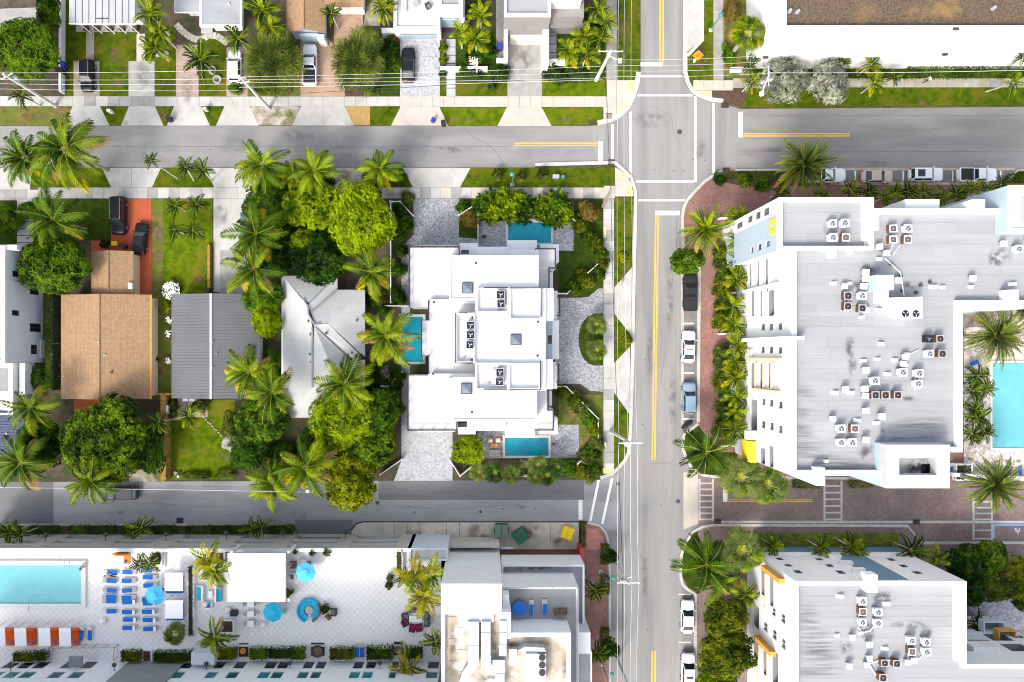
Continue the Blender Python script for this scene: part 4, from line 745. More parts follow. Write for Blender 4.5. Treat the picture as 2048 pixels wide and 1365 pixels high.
for pts in ([(968,576),(1016,576)],[(1020,576.5),(1082,576.5),(1082,634)],[(967,779),(1014,779)],[(1018,780.5),(1081,780.5),(1081,722)],[(935,626.5),(911.5,626.5),(911.5,726.5),(946,726.5)]): strip(MB(),[W(x,y,10.35)[:2] for x,y in pts],.16,10.29,10.36).build('gap_shadow_strip','rail_black',hs)  # thin dark strips painted in for the gaps and shadows along the well walls
for pts in ([(818,612),(818,493.5),(918,493.5),(918.5,508)],[(857,602),(857,640.5),(842.5,640.5),(842.5,712),(857,712),(857,748)],[(815.5,753),(815.5,861),(913,861),(913,845)],[(1072,497),(1111,497),(1111,536),(1098.5,536),(1098.5,574)],[(1096,781),(1096,821),(1107,821),(1107,861),(1070,861)]): railing(hs,pts,6.4)
railing(hs,[(1116,595),(1120,595),(1120,632),(1115,632)],4,.9); railing(hs,[(1114,729),(1118,729),(1118,765),(1114,765)],4,.9)
for i,r in enumerate(((922,500.5,938,508),(918,846,934,853.5),(1096,671,1104,688))): MB().pbox(*r,4.4 if i < 2 else 4.5,5.03 if i == 0 else 4.75 if i == 1 else 4.9).build('lightwell_pane','window_glass_dark',hs)
for r in ((1092,641,1105,671),(1092,688,1105,719)): MB().pbox(*r,0,5.0).build('glass_canopy','glass_blue_grey',hs)
MB().pbox(1091,640,1105.5,720,0,4.7).build('entrance_block','stucco_white',hs)
def panes(t,x0,y0,x1,y1,z,face,n,m='window_glass_dark'):      # glazing set in a straight wall under the given roof edge
 a,b = W(x0,y0,z),W(x1,y1,z)
 for zb in (.5,3.6):
  for k in range(n):
   p,q = a.lerp(b,(k + .2) / n),a.lerp(b,(k + .8) / n); MB().box(min(p.x,q.x) - (.03 if face == 'x' else 0),min(p.y,q.y) - (.03 if face == 'y' else 0),zb,max(p.x,q.x) + (.03 if face == 'x' else 0),max(p.y,q.y) + (.03 if face == 'y' else 0),zb + 2.1).build('window',m,t)
for q in ((818,505,818,605,6.4,'x',3),(815,760,815,855,6.4,'x',3),(842,646,842,708,6.3,'x',3),(825,862,905,862,6.4,'y',3),(825,493,910,493,6.4,'y',3),(1112,500,1112,533,6.4,'x',1),(1108,825,1108,858,6.4,'x',1)): panes(hs,*q)
for x,y in ((935,576),(1032,680),(933,778)):
 z = 9.64 if x > 1000 else 9.42; a = W(x,y,z + .5); s = .72; sk = MB(); ring(sk,[(a.x - s,a.y - s),(a.x + s,a.y - s),(a.x + s,a.y + s),(a.x - s,a.y + s)],.08,z,z + .28); fr = sk.build('skylight','rail_black',hs)
 q = s - .08
 for k in range(4): dx = [(-q,-q),(q,-q),(q,q),(-q,q)]; p1,p2 = dx[k],dx[(k + 1) % 4]; MB().add([(a.x + p1[0],a.y + p1[1],z + .26),(a.x + p2[0],a.y + p2[1],z + .26),(a.x,a.y,z + .55)],[(0,1,2)]).build('skylight_pane','skylight_glass',fr)
for x,y,z in ((952,527,9.44),(945,636,9.66),(944,720,9.66),(1076,644,9.64),(1075,712,9.64),(944,825,9.44),(868,605,7.23),(866.5,748.5,7.23)): MB().lathe([(.17,0),(.17,.1),(.1,.12),(.02,.12)],W(x,y,z),12).build('roof_drain','iron_dark',hs)
for x,y in ((1000,613),(1006,625),(955,622),(988,738),(992,819),(975,796),(1004,796),(1068,692),(1025,660),(1032,659),(1010,517),(1014,517)): p = W(x,y,9.66); MB().tube([p,p + Vector((0,0,.3))],.07,6).build('vent_pipe','metal_galv',hs)
for a in ((985,590,3,2),(998,620,3,.8),(930,715,2,1.2),(930,640,2,1),(985,765,3,1.6),(1000,738,3,1)): stain(hs,*a,9.67,'stain_rust')
for r in ((826,500,896,598),(864,612,908,742),(823,762,892,852)): sheets(hs,*r,6.42,'roof_white_seam',26)
units([(1001,590,'d'),(1002,608,'d'),(941,651,'d'),(941,670,'d'),(940,690,'d'),(1000,745,'d'),(999,764,'d')],9.65,'','house roof units','in a walled well on the white house roof')
pool('teal plunge pool on the white house patio facing the north street',1016,446,1102,486,.12,'pool_plaster_teal',steps_=[(1017,474,1040,479),(1017,479,1038,485)])
pool('teal plunge pool on the white house patio by the alley with lounge seats',1010,876,1097,912,.12,'pool_plaster_teal',steps_=[(1072,877,1096,884),(1076,877,1096,880)])
pool('narrow teal pool at the west side of the white house under a palm',803,634,846,724,.12,'pool_plaster_teal',steps_=[(832,698,843,720)])
MB().pbox(1042,438,1077,445,.1,.9).build('water_wall','stucco_white',label='low white fountain wall at the edge of the pool facing the street',cat='wall')
# ---------------------------------------------------------------- little houses of the west block
def gable(t,x0,y0,x1,y1,ze,zr,m,along='y',ov=.35,wall='stucco_cream',wallx=None,name='roof',fascia='stucco_cream',zend=None):
 """gable roof; outline in pixels at the eaves; ridge runs along the given axis"""
 a = W(x0,y0,ze); b = W(x1,y1,ze); xa,xb,ya,yb = a.x,b.x,b.y,a.y; th = .14
 MB().box(xa + ov,ya + ov,0,xb - ov,yb - ov,ze).build('wall',wall,t)
 for s in (0,1):
  mb = MB()
  if along == 'y': xm = (xa + xb) / 2; e = xa if s == 0 else xb; q = [(e,ya,ze),(xm,ya,zr),(xm,yb,zr),(e,yb,ze)]
  else: ym = (ya + yb) / 2; e = ya if s == 0 else yb; q = [(xa,e,ze),(xa,ym,zr),(xb,ym,zr),(xb,e,ze)]
  d = Vector((0,0,-th)); Q = [Vector(p) for p in q]; n = (Q[1] - Q[0]).cross(Q[3] - Q[0]).z
  if n < 0: Q = Q[::-1]
  mb.add(Q + [p + d for p in Q],[(0,1,2,3),(7,6,5,4),(0,4,5,1),(1,5,6,2),(2,6,7,3),(3,7,4,0)]); mb.build('roof_slope',m,t)
 if along == 'y': p,q = Vector(((xa + xb) / 2,ya,zr + .03)),Vector(((xa + xb) / 2,yb,zr + .03))
 else: p,q = Vector((xa,(ya + yb) / 2,zr + .03)),Vector((xb,(ya + yb) / 2,zr + .03))
 MB().tube([p,q],.1,5).build('ridge_cap',m,t)
 for yy in (ya + ov,yb - ov):
  if along == 'y': MB().add([(xa + ov,yy,ze - .05),(xb - ov,yy,ze - .05),((xa + xb) / 2,yy,zr - .2)],[(0,1,2)]).build('gable_end',wall,t)
 return xa,xb,ya,yb
c = W(210,690); bh = thing('brown_roof_house',(c.x,c.y,0),'single-storey house with a brown shingle gable roof and orange drive','house')
xa,xb,ya,yb = gable(bh,122,590,302,798,2.9,4.5,'shingle_brown',wall='stucco_peach'); strip(MB(),[(xb - .06,ya),(xb - .06,yb)],.34,2.82,2.93).build('fascia','pot_orange',bh)
gable(bh,183,503,267,594,2.6,3.6,'shingle_brown',wall='stucco_peach'); MB().pbox(256,566,264,578,2.7,3.1).build('roof_hatch','metal_white',bh)
for x,y,z in ((198,685,4.5),(210,710,4.3),(128,753,3.1)): p = W(x,y,z); MB().tube([p - Vector((0,0,.3)),p + Vector((0,0,.25))],.08,6).build('vent_pipe','metal_white',bh)
p = W(223,745,4.2); MB().box(p.x - .1,p.y - .15,3.9,p.x + .1,p.y + .15,4.35).build('flue','metal_rust',bh)
c = W(425,690); gh = thing('grey_metal_house',(c.x,c.y,0),'long house with a grey standing-seam metal roof beside the bright lawn','house')
a = W(343,589,2.9); b = W(517,797,2.9); xm = (a.x + b.x) / 2; MB().box(a.x + .3,b.y + .3,0,b.x - .3,a.y - .3,2.85).build('wall','stucco_white',gh)
N = 34
for i in range(N):                     # standing seam panels,one by one
 y0,y1 = a.y + (b.y - a.y) * i / N,a.y + (b.y - a.y) * (i + 1) / N
 for e,s in ((a.x,1),(b.x,-1)):
  q = [Vector((e,y0,2.9)),Vector((e,y1,2.9)),Vector((xm,y1,4.35)),Vector((xm,y0,4.35))]
  if s < 0: q = q[::-1]
  mb = MB(); mb.quad(*q); r0,r1 = Vector((e,y1,2.9)),Vector((xm,y1,4.35)); mb.tube([r0 + Vector((0,0,.012)),r1 + Vector((0,0,.012))],.018,4); mb.build('roof_panel','metal_roof_grey',gh)
MB().box(xm - .18,b.y,4.32,xm + .18,a.y,4.4).build('ridge_cap','metal_roof_white',gh)
for x,y in ((426,685),(434,708),(426,736),(425,771)): p = W(x,y,4.3); MB().tube([p - Vector((0,0,.3)),p + Vector((0,0,.35))],.09,6).build('vent_pipe','metal_galv',gh)
for x in (365,378): MB().pbox(x,795.5,x + 11,803,.3,2.2).build('window','glass_blue_grey',gh)
# pale tile hip house: hips, ridge and a diagonal cross wing
c = W(650,700); th = thing('pale_tile_house',(c.x,c.y,0),'house with a pale grey tiled hip roof and diagonal cross gable among trees','house')
def roofpoly(t,pts,m,name='roof_slope',th_=.12):
 P = [W(x,y,z) for x,y,z in pts]; n = len(P); nz = sum((P[i].x * P[(i + 1) % n].y - P[(i + 1) % n].x * P[i].y) for i in range(n))
 if nz < 0: P = P[::-1]
 D = Vector((0,0,-th_)); return MB().add(P + [p + D for p in P],[tuple(range(n)),tuple(range(2 * n - 1,n - 1,-1))] + [(i,n + i,n + (i + 1) % n,(i + 1) % n) for i in range(n)]).build(name,m,t)
ze = 3.0
roofpoly(th,[(566,552,ze),(566,836,ze),(624,776,5.1),(625,655,5.1),(615,612,4.9)],'tile_roof_pale')
roofpoly(th,[(566,836,ze),(722,836,ze),(680,776,4.9),(624,776,5.1)],'tile_roof_pale')
roofpoly(th,[(624,776,5.1),(680,776,4.9),(722,836,ze),(730,836,ze),(730,720,ze),(697,720,3.4),(628,652,5.05)],'tile_roof_pale')
roofpoly(th,[(566,552,ze),(672,552,ze),(618,606,4.9),(606,598,4.6)],'tile_roof_pale')
roofpoly(th,[(675,552,ze),(675,578,ze),(622,626,4.6),(615,611,4.9)],'tile_roof_pale')
roofpoly(th,[(622,626,4.7),(675,580,ze),(730,580,ze),(656,648,4.7),(630,649,5.0)],'tile_roof_pale')
roofpoly(th,[(730,580,ze),(730,714,ze),(656,648,4.72)],'tile_roof_pale')
roofpoly(th,[(628,652,5.08),(632,648,5.05),(656,648,4.75),(724,714,3.15),(697,718,3.15)],'tile_roof_pale','porch_roof')
for p in ([(606,598,4.65),(615,612,4.95),(617,630,4.98),(629,650,5.08),(640,648,4.95)],[(624,655,5.12),(624,776,5.12)],[(630,655,5.0),(697,719,3.4)],[(622,626,4.72),(675,579,3.1)]): MB().tube([W(x,y,z + .08) for x,y,z in p],.13,5).build('ridge_tiles','roof_grey_flat',th)
MB().prism([tuple(W(x,y,0)[:2]) for x,y in ((575,560),(668,560),(668,588),(722,588),(722,826),(575,826))],0,2.95).build('wall','stucco_white',th); MB().pbox(697,718.5,719,745,2.3,3.05).build('awning','fabric_white',th)
for x,y in ((617,643),(621,669),(620,709),(622,725),(652,667),(714,641),(704,706)): p = W(x,y,4.9 if x < 660 else 3.4); MB().box(p.x - .08,p.y - .16,p.z - .3,p.x + .08,p.y + .16,p.z + .22).build('roof_vent_pipe','iron_dark',th)
# left edge: white modern house and blue-roofed neighbour
c = W(30,610); wh = thing('white_modern_house',(c.x,c.y,0),'white two-storey modern house with small dark windows beside the brown-roofed house','house')
Xe = W(10,0,8).x; y0,y1 = W(0,493,8).y,W(0,727,8).y
MB().box(Xe - 14,y1,0,Xe - .2,y0,7.7).build('wall','stucco_white',wh); MB().box(Xe - 14,y1 + .3,7.69,Xe - .5,y0 - .3,7.72).build('roof','roof_white_seam',wh); m = MB(); ring(m,[(Xe - 14,y1),(Xe,y1),(Xe,y0),(Xe - 14,y0)],.45,7.7,8.0); m.build('parapet','stucco_white',wh)
op = []
for x0,yy0,x1,yy1 in ((25,542.5,40,554.5),(24,621,39,632),(60,577,79,590),(60,647.5,83,664),(62,690,75,709)):
 ya_,za_ = onx(Xe,x0,(yy0 + yy1) / 2); yb_,zb_ = onx(Xe,x1,(yy0 + yy1) / 2); ym = (ya_ + yb_) / 2; hw = (yy1 - yy0) / F * (H - (za_ + zb_) / 2) / 2; op.append((ym - hw - y1,ym + hw - y1,zb_,za_,'w'))
facade(wh,(Xe,y1),(0,1),(1,0),y0 - y1,0,7.69,op,'stucco_grey_blue',frame='window_frame_dark',pane='window_glass_dark')
for yy in (562,665): p,q = W(14,yy,7.6),W(60,yy,3); q.x = Xe + .05; p.x = Xe + .05; MB().tube([p,(p.x,p.y,.2)],.05,5).build('downpipe','metal_white',wh)
vol(wh,-40,727,26,830,3.4,'stucco_white','deck_tile_pale',.5); vol(wh,38,727,50,790,3.0,'stucco_white','roof_white'); vol(wh,52,680,82,716,.9,'stucco_white','step_slab'); MB().pbox(-40,737,16,783,3.42,3.46).build('deck_mat','stucco_grey',wh)
for i in range(5): MB().pbox(39,727 + i * 17,49,743 + i * 17,.1,.3).build('step','concrete_cream',wh)
MB().pbox(-30,490,33,500,6.9,7.7).build('porch_canopy','stucco_white',wh); vol(wh,-40,795,27,823,3.2,'stucco_cream','concrete_cream')
c = W(5,865); bl = thing('blue_roof_house',(c.x,c.y,0),'house with a dark blue corrugated metal roof at the end of the alley','house'); a = W(-60,823,4.0); b = W(20,912,4.0)
MB().box(a.x,b.y,0,b.x - .3,a.y,2.9).build('wall','stucco_white',bl)
for i in range(16):
 y0_,y1_ = a.y + (b.y - a.y) * i / 16,a.y + (b.y - a.y) * (i + 1) / 16; mb = MB(); mb.quad((b.x + 1.2,y0_,2.9),(b.x - 3,y0_,4.0),(b.x - 3,y1_,4.0),(b.x + 1.2,y1_,2.9)); mb.quad((b.x - 3,y0_,4.0),(b.x - 9,y0_,2.9),(b.x - 9,y1_,2.9),(b.x - 3,y1_,4.0)); mb.tube([(b.x + 1.2,y1_,2.94),(b.x - 3,y1_,4.04)],.05,4); mb.build('roof_panel','metal_roof_blue',bl)
MB().tube([W(11,866,3.6),W(15,871,3.3),W(21,893,3.1),W(30,892,2.8)],.07,5).build('gutter_pipe','metal_white',bl)
# ---------------------------------------------------------------- houses along the top edge
c = W(205,0); h1 = thing('seamed_roof_house',(c.x,c.y,0),'house with a pale grey metal roof in wide seamed panels behind a lawn','house'); a = W(138,-120,3.3); b = W(271,47,3.3); MB().box(a.x + .3,b.y + 1.3,0,b.x - .3,a.y,3.1).build('wall','stucco_white',h1)
for i in range(10):
 x0,x1 = a.x + (b.x - a.x) * i / 10,a.x + (b.x - a.x) * (i + 1) / 10; MB().box(x0 + .02,b.y,3.16,x1 - .02,a.y,3.3 + .012 * (i % 2)).build('roof_panel','metal_roof_white',h1); MB().box(x1 - .04,b.y,3.3,x1 + .04,a.y,3.36).build('seam','metal_roof_grey',h1)
MB().box(a.x - .05,b.y - .12,3.05,b.x + .05,b.y,3.34).build('fascia','metal_white',h1); MB().pbox(152,50,272,64,0,.2).build('porch_step','concrete_grey',h1)
for x in (160,182,208,232,258): MB().pbox(x,48.5,x + 1.6,50,.2,3.0).build('porch_post','stucco_white',h1); MB().pbox(x + 6,52,x + 15,60,.2,.7).build('porch_planter','mulch',h1)
for x in (197,204,213): p = W(x,38,3.3); MB().box(p.x - .25,p.y - .04,3.3,p.x + .25,p.y + .04,3.42).build('roof_bracket','iron_dark',h1)
c = W(410,0); h2 = thing('flat_roof_house',(c.x,c.y,0),'house with a weathered grey flat roof beside the curved stone path','house'); vol(h2,349,-120,400,25,3.2,'stucco_white','roof_grey_flat',ov=1.0); vol(h2,399,-120,484,53,3.5,'stucco_white','roof_grey_flat',.08,.3,cop='stucco_grey_blue',ov=1.0); MB().pbox(402,53.5,425,66,0,.35).build('entry_step','step_slab',h2); MB().pbox(455,5,458,8,3.5,3.8).build('vent_pipe','metal_white',h2)
c = W(640,0); h3 = thing('tan_shingle_house',(c.x,c.y,0),'house with a tan shingle gable roof above a carport and a white pickup','house'); gable(h3,573,-160,651,66,3.1,4.3,'shingle_brown',wall='stucco_pale_blue',ov=.5); gable(h3,649,-90,728,14,3.0,3.9,'shingle_brown','x',wall='stucco_white'); MB().pbox(599,67,636,73,.1,2.4).build('garage_door','stucco_pale_blue',h3); MB().pbox(634,69,648,78,.1,2.6).build('porch_post','stucco_white',h3)
c = W(855,0); h4 = thing('white_terrace_house',(c.x,c.y,0),'white modern house with a furnished roof terrace above a pale paver drive','house'); vol(h4,787,-140,880,60,3.0,'stucco_white','roof_white_seam',.3,.5,cop='stucco_white'); vol(h4,876,-140,925,16,5.2,'stucco_white','roof_membrane',.3,.5); MB().pbox(878,22,922,40,0,2.6).build('entry_glazing','glass_blue_grey',h4); MB().pbox(879,39,922,63,.1,.3).build('entry_deck','rail_black',h4); vol(h4,922,-140,929,62,2.4,'stucco_white','roof_white')
for k in range(4): MB().pbox(798,70 + k * 2.2,872,71.6 + k * 2.2,1.9 - k * .5,2.2 - k * .5).build('garage_slat','glass_blue_grey',h4)
for x,y in ((880,29),(894,29),(908,29)): MB().pbox(x,y,x + 10,y + 8,2.6,2.64).build('window','window_glass_dark',h4)
c = W(1080,0); h5 = thing('taupe_modern_house',(c.x,c.y,0),'taupe and white modern house framing a deep concrete garage drive','house'); vol(h5,1008,-160,1102,32,7.0,'stucco_taupe','roof_membrane',.4,.4,cop='stucco_white'); vol(h5,1100,-160,1168,34,5.2,'stucco_taupe','stucco_taupe'); vol(h5,1101,-100,1163,2,7.4,'stucco_white','roof_white')
for r in ((1008,33,1016,112),(1085,33,1098,128)): MB().pbox(*r,0,3.4).build('fin_wall','stucco_white',h5)
MB().pbox(1016,46,1086,68,0,2.9).build('garage_wall','stucco_taupe',h5); MB().pbox(1020,70,1084,75,.1,2.6).build('garage_door','stucco_cream',h5)
for x in (1021,1042,1063): MB().pbox(x,73,x + 19,76.5,.1,2.2).build('door_pane','glass_blue_grey',h5)
MB().pbox(1100,42,1165,54,2.9,3.3).build('canopy_beam','stucco_taupe',h5); MB().pbox(1110,35,1148,44,.3,2.8).build('entry_screen','stucco_white',h5); MB().pbox(1150,35,1160,48,.3,3.0).build('entry_post','stucco_cream',h5)
for r,z in (((993,117,1012,124),1.6),((1086,118,1130,131),1.5),((880,133,975,138),1.4),((763,56,788,66),1.8)): MB().pbox(*r,.05,z).build('garden_wall','stucco_white',label='low white rendered garden wall ' + {993: 'left of the concrete garage drive',1086: 'right of the concrete garage drive',880: 'behind clipped shrubs by the stepping slabs',763: 'beside the white terrace house garage'}[r[0]],cat='wall')
fw = MB(); strip(fw,[W(120,-30,1.2)[:2],W(119,183,1.2)[:2]],.3,.05,1.2); fw.build('boundary_wall','stucco_white',label='long white boundary wall beside the large mango tree at the top corner',cat='wall')
# ---------------------------------------------------------------- white warehouse, top right
c = W(1900,0); wr = thing('white_warehouse',(c.x,c.y,0),'tall blank white building with a brown gravel roof across the street','building'); a = W(1563,61,12); X0,Y0 = a.x,a.y; X1 = X0 + 60; Y1 = Y0 + 40
MB().box(X0,Y0,0,X1,Y1,11.2).build('wall','stucco_white',wr); m = MB(); ring(m,[(X0,Y0),(X1,Y0),(X1,Y1),(X0,Y1)],.65,11.2,12); m.build('parapet','stucco_white',wr); MB().box(X0 + .66,Y0 + .66,11.2,X1 - .66,Y1 - .66,11.3).build('roof','roof_gravel',wr)
for z in (7.8,11.1): MB().box(X0 - .02,Y0 - .025,z,X1,Y0,z + .06).build('wall_joint','stucco_white_dirty',wr); MB().box(X0 - .025,Y0 - .02,z,X0,Y1,z + .06).build('wall_joint','stucco_white_dirty',wr)
for px,py in ((1531,113),(1579,118),(1890,107),(1912,56)): x,z = ony(Y0,px,py); MB().box(x - .35,Y0 - .3,z - .12,x + .35,Y0,z + .12).build('wall_lamp','iron_dark',wr)
for px,py in ((1594,25),(1578,24),(1985,18)): p = W(px,py,11.4); MB().tube([p,p + Vector((0,0,.5))],[.3,.22],8).build('roof_stack','metal_galv',wr)
# ---------------------------------------------------------------- east apartment block
ZE = 18.5
c = W(1750,690); eb = thing('apartment_block',(c.x,c.y,0),'large white apartment block with pale blue corner and grey roof full of air conditioners','building')
Xw = W(1583,0,ZE).x; yn,ys = W(0,499,ZE).y,W(0,952,ZE).y; zr = ZE - .7
def wx(X,x0,y0,x1,y1,ybase,kind='w',depth=None):      # opening on a wall facing west,given as a pixel box
 ym_ = (y0 + y1) / 2; _,za = onx(X,x0,ym_); _,zb = onx(X,x1,ym_); k = (H - (za + zb) / 2) / F; yc = (NY - ym_) * k; hw = abs(y1 - y0) * k / 2
 o = (yc - hw - ybase,yc + hw - ybase,za,zb,kind); return o + (depth,) if depth else o
ops = []
for b in ((1521,648,1529.5,662),(1537,647,1546,662),(1555,646,1564,661),(1521,693,1529,707),(1537.5,693,1546,708),(1555.5,694,1564,708.5),(1523,797,1530,811),(1538,799,1546,814),(1556,803,1565,818),(1522,842,1530,857),(1538.5,845,1547,861),(1556,851,1565,867)): ops.append(wx(Xw,*b,ys,'window_glass_green'))
for x0,x1 in ((1500,1508),(1515,1523),(1532,1541)): ops.append(wx(Xw,x0,509,x1,571,ys,'b'))
for x0,x1 in ((1504,1513),(1521,1529),(1538,1548)): ops.append(wx(Xw,x0,581,x1,632,ys,'b'))
for x0,x1 in ((1503,1513),(1521,1529.5),(1538,1546)): ops.append(wx(Xw,x0,727,x1,777,ys,'b'))
for x0,x1,y0,y1 in ((1503,1514,800,862),(1522,1530,897,930),(1539,1547,893,938)): ops.append(wx(Xw,x0,y0,x1,y1,ys,'b',1.0))
facade(eb,(Xw,ys),(0,1),(-1,0),yn - ys,0,zr - .1,ops,'stucco_white',back='window_glass_dark')
main = [W(*p,ZE)[:2] for p in ((1583,450),(1748,450),(1748,417),(2140,417),(2140,611),(1925,611),(1925,905),(1770,905),(1770,952),(1583,952))]
core = offset_poly(main,1.9); MB().prism([tuple(p) for p in core],0,zr - .2,top=False).build('core_wall','stucco_white',eb)
m = MB(); n_ = len(main)
for i in range(n_ - 1):                       # the other outer walls
 a,b = main[i],main[(i + 1) % n_]; m.quad((a[0],a[1],0),(b[0],b[1],0),(b[0],b[1],zr - .1),(a[0],a[1],zr - .1))
m.build('wall','stucco_white',eb)
m = MB(); ring(m,main,.62,zr - .1,ZE + .004); m.build('parapet','stucco_white',eb); MB().prism([tuple(p) for p in offset_poly(main,.3)],zr - .15,zr).build('roof_base','roof_membrane',eb)
for r in ((1591,507,1748,944),(1748,425,1912,898),(1912,425,2130,603)): sheets(eb,*r,zr,'roof_membrane',21)
for a in ((1640,925,9,3),(1610,895,5,4),(1700,930,8,2.4),(1835,865,9,4),(1815,878,5,2.5),(1850,845,7,2),(1600,860,4,5),(1605,800,4,5),(1620,950,8,1.5)): stain(eb,*a,zr + .03,'stain_streak')
for a in ((2003,512,3.4,2.6),(1990,520,2,3),(2045,480,2.5,1.2),(1818,798,3,.8),(1765,862,1,3),(1733,904,2.4,2.4),(1700,700,1.5,4),(1770,500,2.4,1.6),(1668,458,3,2.2),(1700,490,2.2,.8),(1705,735,1.4,2.6),(1740,540,3,1.5),(1716,575,2,2),(1820,570,3,1.2)): stain(eb,*a,zr + .03 if a[1] > 480 or a[0] > 1740 else 18.66)
# north-west corner volume, white and pale blue
zn = 19.4; Xn = W(1558,0,zn).x; na,nb,nd = W(0,395,zn).y,W(0,427,zn).y,W(0,500,zn).y; Xr = W(1748,0,zn).x
o1 = [wx(Xn,*b,nb,'window_glass_green') for b in ((1494,431,1505,446),(1510,423,1521,439),(1526,415.5,1538.5,432),(1472,444,1485,457))]
facade(eb,(Xn,nb),(0,1),(-1,0),na - nb,0,zn - .8,o1,'stucco_white',pane='window_glass')
o2 = [wx(Xn,*b,nd,'window_glass_green') for b in ((1530,481,1539,495),(1514,487.5,1522,502),(1500,494,1506,507))]
facade(eb,(Xn + .02,nd),(0,1),(-1,0),nb - nd,0,zn - .8,o2,'stucco_pale_blue')
MB().box(Xn + .3,na - .32,0,Xr - .02,na - .02,zn - .85).build('wall','stucco_white',eb); MB().box(Xn + .25,nd + .1,0,Xr - .1,na - .34,zn - .9).build('core_wall','stucco_white',eb)
m = MB(); ring(m,[(Xn,nd),(Xr,nd),(Xr,na),(Xn,na)],.45,zn - .8,zn + .003); m.build('parapet','stucco_white',eb); MB().box(Xr - 1.15,nd + 1.2,zn - .8,Xr - .46,na - .46,zn - .02).build('parapet','stucco_white',eb)
sheets(eb,1566,404,1728,494,zn - .78,'roof_membrane',21)
yq = MB(); ya,za = onx(Xn,1538.5,455); yb,zb = onx(Xn,1552,455); k = (H - (za + zb) / 2) / F; yc = (NY - 454) * k; hw = 15 * k
for (u0,u1,v0,v1) in ((yc - hw,yc + hw,max(za,zb) - .45,max(za,zb)),(yc - hw,yc + hw,min(za,zb),min(za,zb) + .45),(yc - hw,yc - hw + .55,min(za,zb) + .46,max(za,zb) - .46),(yc + hw - .55,yc + hw,min(za,zb) + .46,max(za,zb) - .46)): yq.box(Xn - .05,u0,min(v0,v1),Xn + .01,u1,max(v0,v1))
yq.build('yellow_square_ornament','stucco_yellow',eb)
# raised pieces on the roof
vol(eb,2017,371,2140,463,19.7,'stucco_pale_blue','roof_white',.2,.4,cop='stucco_white'); MB().pbox(2045,395,2060,445,19.3,19.93).build('roof_light','glass_blue_grey',eb)
m = MB(); a = W(1772,890,20.2); b = W(1900,977,20.2); o = [(a.x,b.y),(b.x,b.y),(b.x,a.y),(a.x,a.y)]; MB().prism(o,0,18.9,top=False).build('stair_tower_wall','stucco_pale_blue',eb); inn = ring(m,o,1.55,18.9,20.2); m.build('stair_tower_coping','roof_white_seam',eb); MB().prism([tuple(p) for p in inn],18.0,18.95).build('stair_tower_roof','roof_membrane',eb)
stain(eb,1833,934,3.2,2.2,18.96); stain(eb,1840,940,2.6,1.6,18.96); stain(eb,1838,936,4,2.6,18.96); stain(eb,1845,942,4.4,1.6,18.96); stain(eb,1852,930,1.2,2.2,18.96); MB().box(a.x - .01,b.y - .012,6,b.x + .01,b.y,20.15).build('stair_tower_front','stucco_white',eb)
for r,z in (((1944,399,1970,424),19.3),((1632,936,1650,972),19.2),((2015,580,2037,616),19.2)): MB().pbox(*r,3,z).build('fin_wall','stucco_white',eb)
q = W(0,676.5,19).y; MB().box(Xw - .9,q - .22,2,Xw + 1.3,q + .22,19.0).build('fin_wall','stucco_white',eb)
for r,z in (((1811,399,1879,417),17.6),): MB().pbox(*r,0,z).build('bay','stucco_white',eb)
for r,z in (((1786,407,1811,418),14),((1975,382,2004,402),15.5),((1946,390,1975,404),13)): MB().pbox(*r,z - 1.1,z).build('balcony','glass_blue_grey',eb)
for i,r in enumerate(((1640,498,1673,503.5,zr + .5),(1656,497,1673,516,zr + .45))): MB().pbox(*r[:4],zr,r[4]).build('roof_kerb','stucco_white',eb)
# penthouse air handler
ah = thing('rooftop_air_handler',W(1805,595,zr),'big white rooftop air handler with two black fans and pale blue duct','air conditioner')
MB().pprism([(1777,596),(1845,594),(1845,637),(1798,637),(1777,610)],zr,zr + 1.7).build('housing','metal_white',ah); MB().pbox(1762,578,1777,606,zr,zr + 1.6).build('duct','metal_white',ah); MB().pbox(1752,550,1788,580,zr,zr + 2.3).build('intake_box','stucco_pale_blue',ah); MB().pbox(1763,550.5,1787.5,577,zr + 2.3,zr + 2.34).build('intake_lid','stucco_grey_blue',ah)
for x in (1811,1832):
 q = W(x,628,zr + 1.72); f = MB().lathe([(.42,0),(.42,.03),(.03,.03)],q,20).build('fan','fan_dark',ah)
 for k in range(3): a = k * 2.1 + .5; MB().add([(q.x,q.y,q.z + .05),(q.x + .36 * math.cos(a - .2),q.y + .36 * math.sin(a - .2),q.z + .05),(q.x + .36 * math.cos(a + .2),q.y + .36 * math.sin(a + .2),q.z + .07)],[(0,1,2)]).build('fan_blade','fan_blade',f)
MB().tube([W(1770,517,zr + .4),W(1801,546,zr + .4),W(1808,592,zr + .4)],.07,6).build('conduit','metal_white',eb)
for x,y in ((1780,529),(1800,553),(1803,582),(1840,571),(1858,565),(1831,586)): p = W(x,y,zr); MB().box(p.x - .15,p.y - .15,zr,p.x + .15,p.y + .15,zr + .3).build('conduit_support','iron_dark',eb)
for (x0,y0,x1,y1) in ((1690,588,1690,625),(1696,585,1696,625),(1830,745,1830,782),(1838,740,1838,780),(1735,776,1742,768),(1710,486,1707,500),(1786,485,1780,505),(1800,490,1786,510),(1838,700,1815,710)): MB().tube([W(x0,y0,zr + .15),W(x1,y1,zr + .15)],.06,5).build('pipe_run','metal_white',eb)
units([(1667,447,'w'),(1691,446,'w'),(1667,475,'w'),(1693,475,'c')],zn - .75,'','units on the north-west roof corner','in the cluster on the walled blue corner roof')
units([(1788,457,'c'),(1817,457,'w'),(1788,479,'c'),(1817,479,'c')],zr,'','units near the north parapet','in the cluster near the north parapet of the apartment roof')
units([(2040,498,'w')],zr,'','lone unit','beside the dark round stain on the apartment roof')
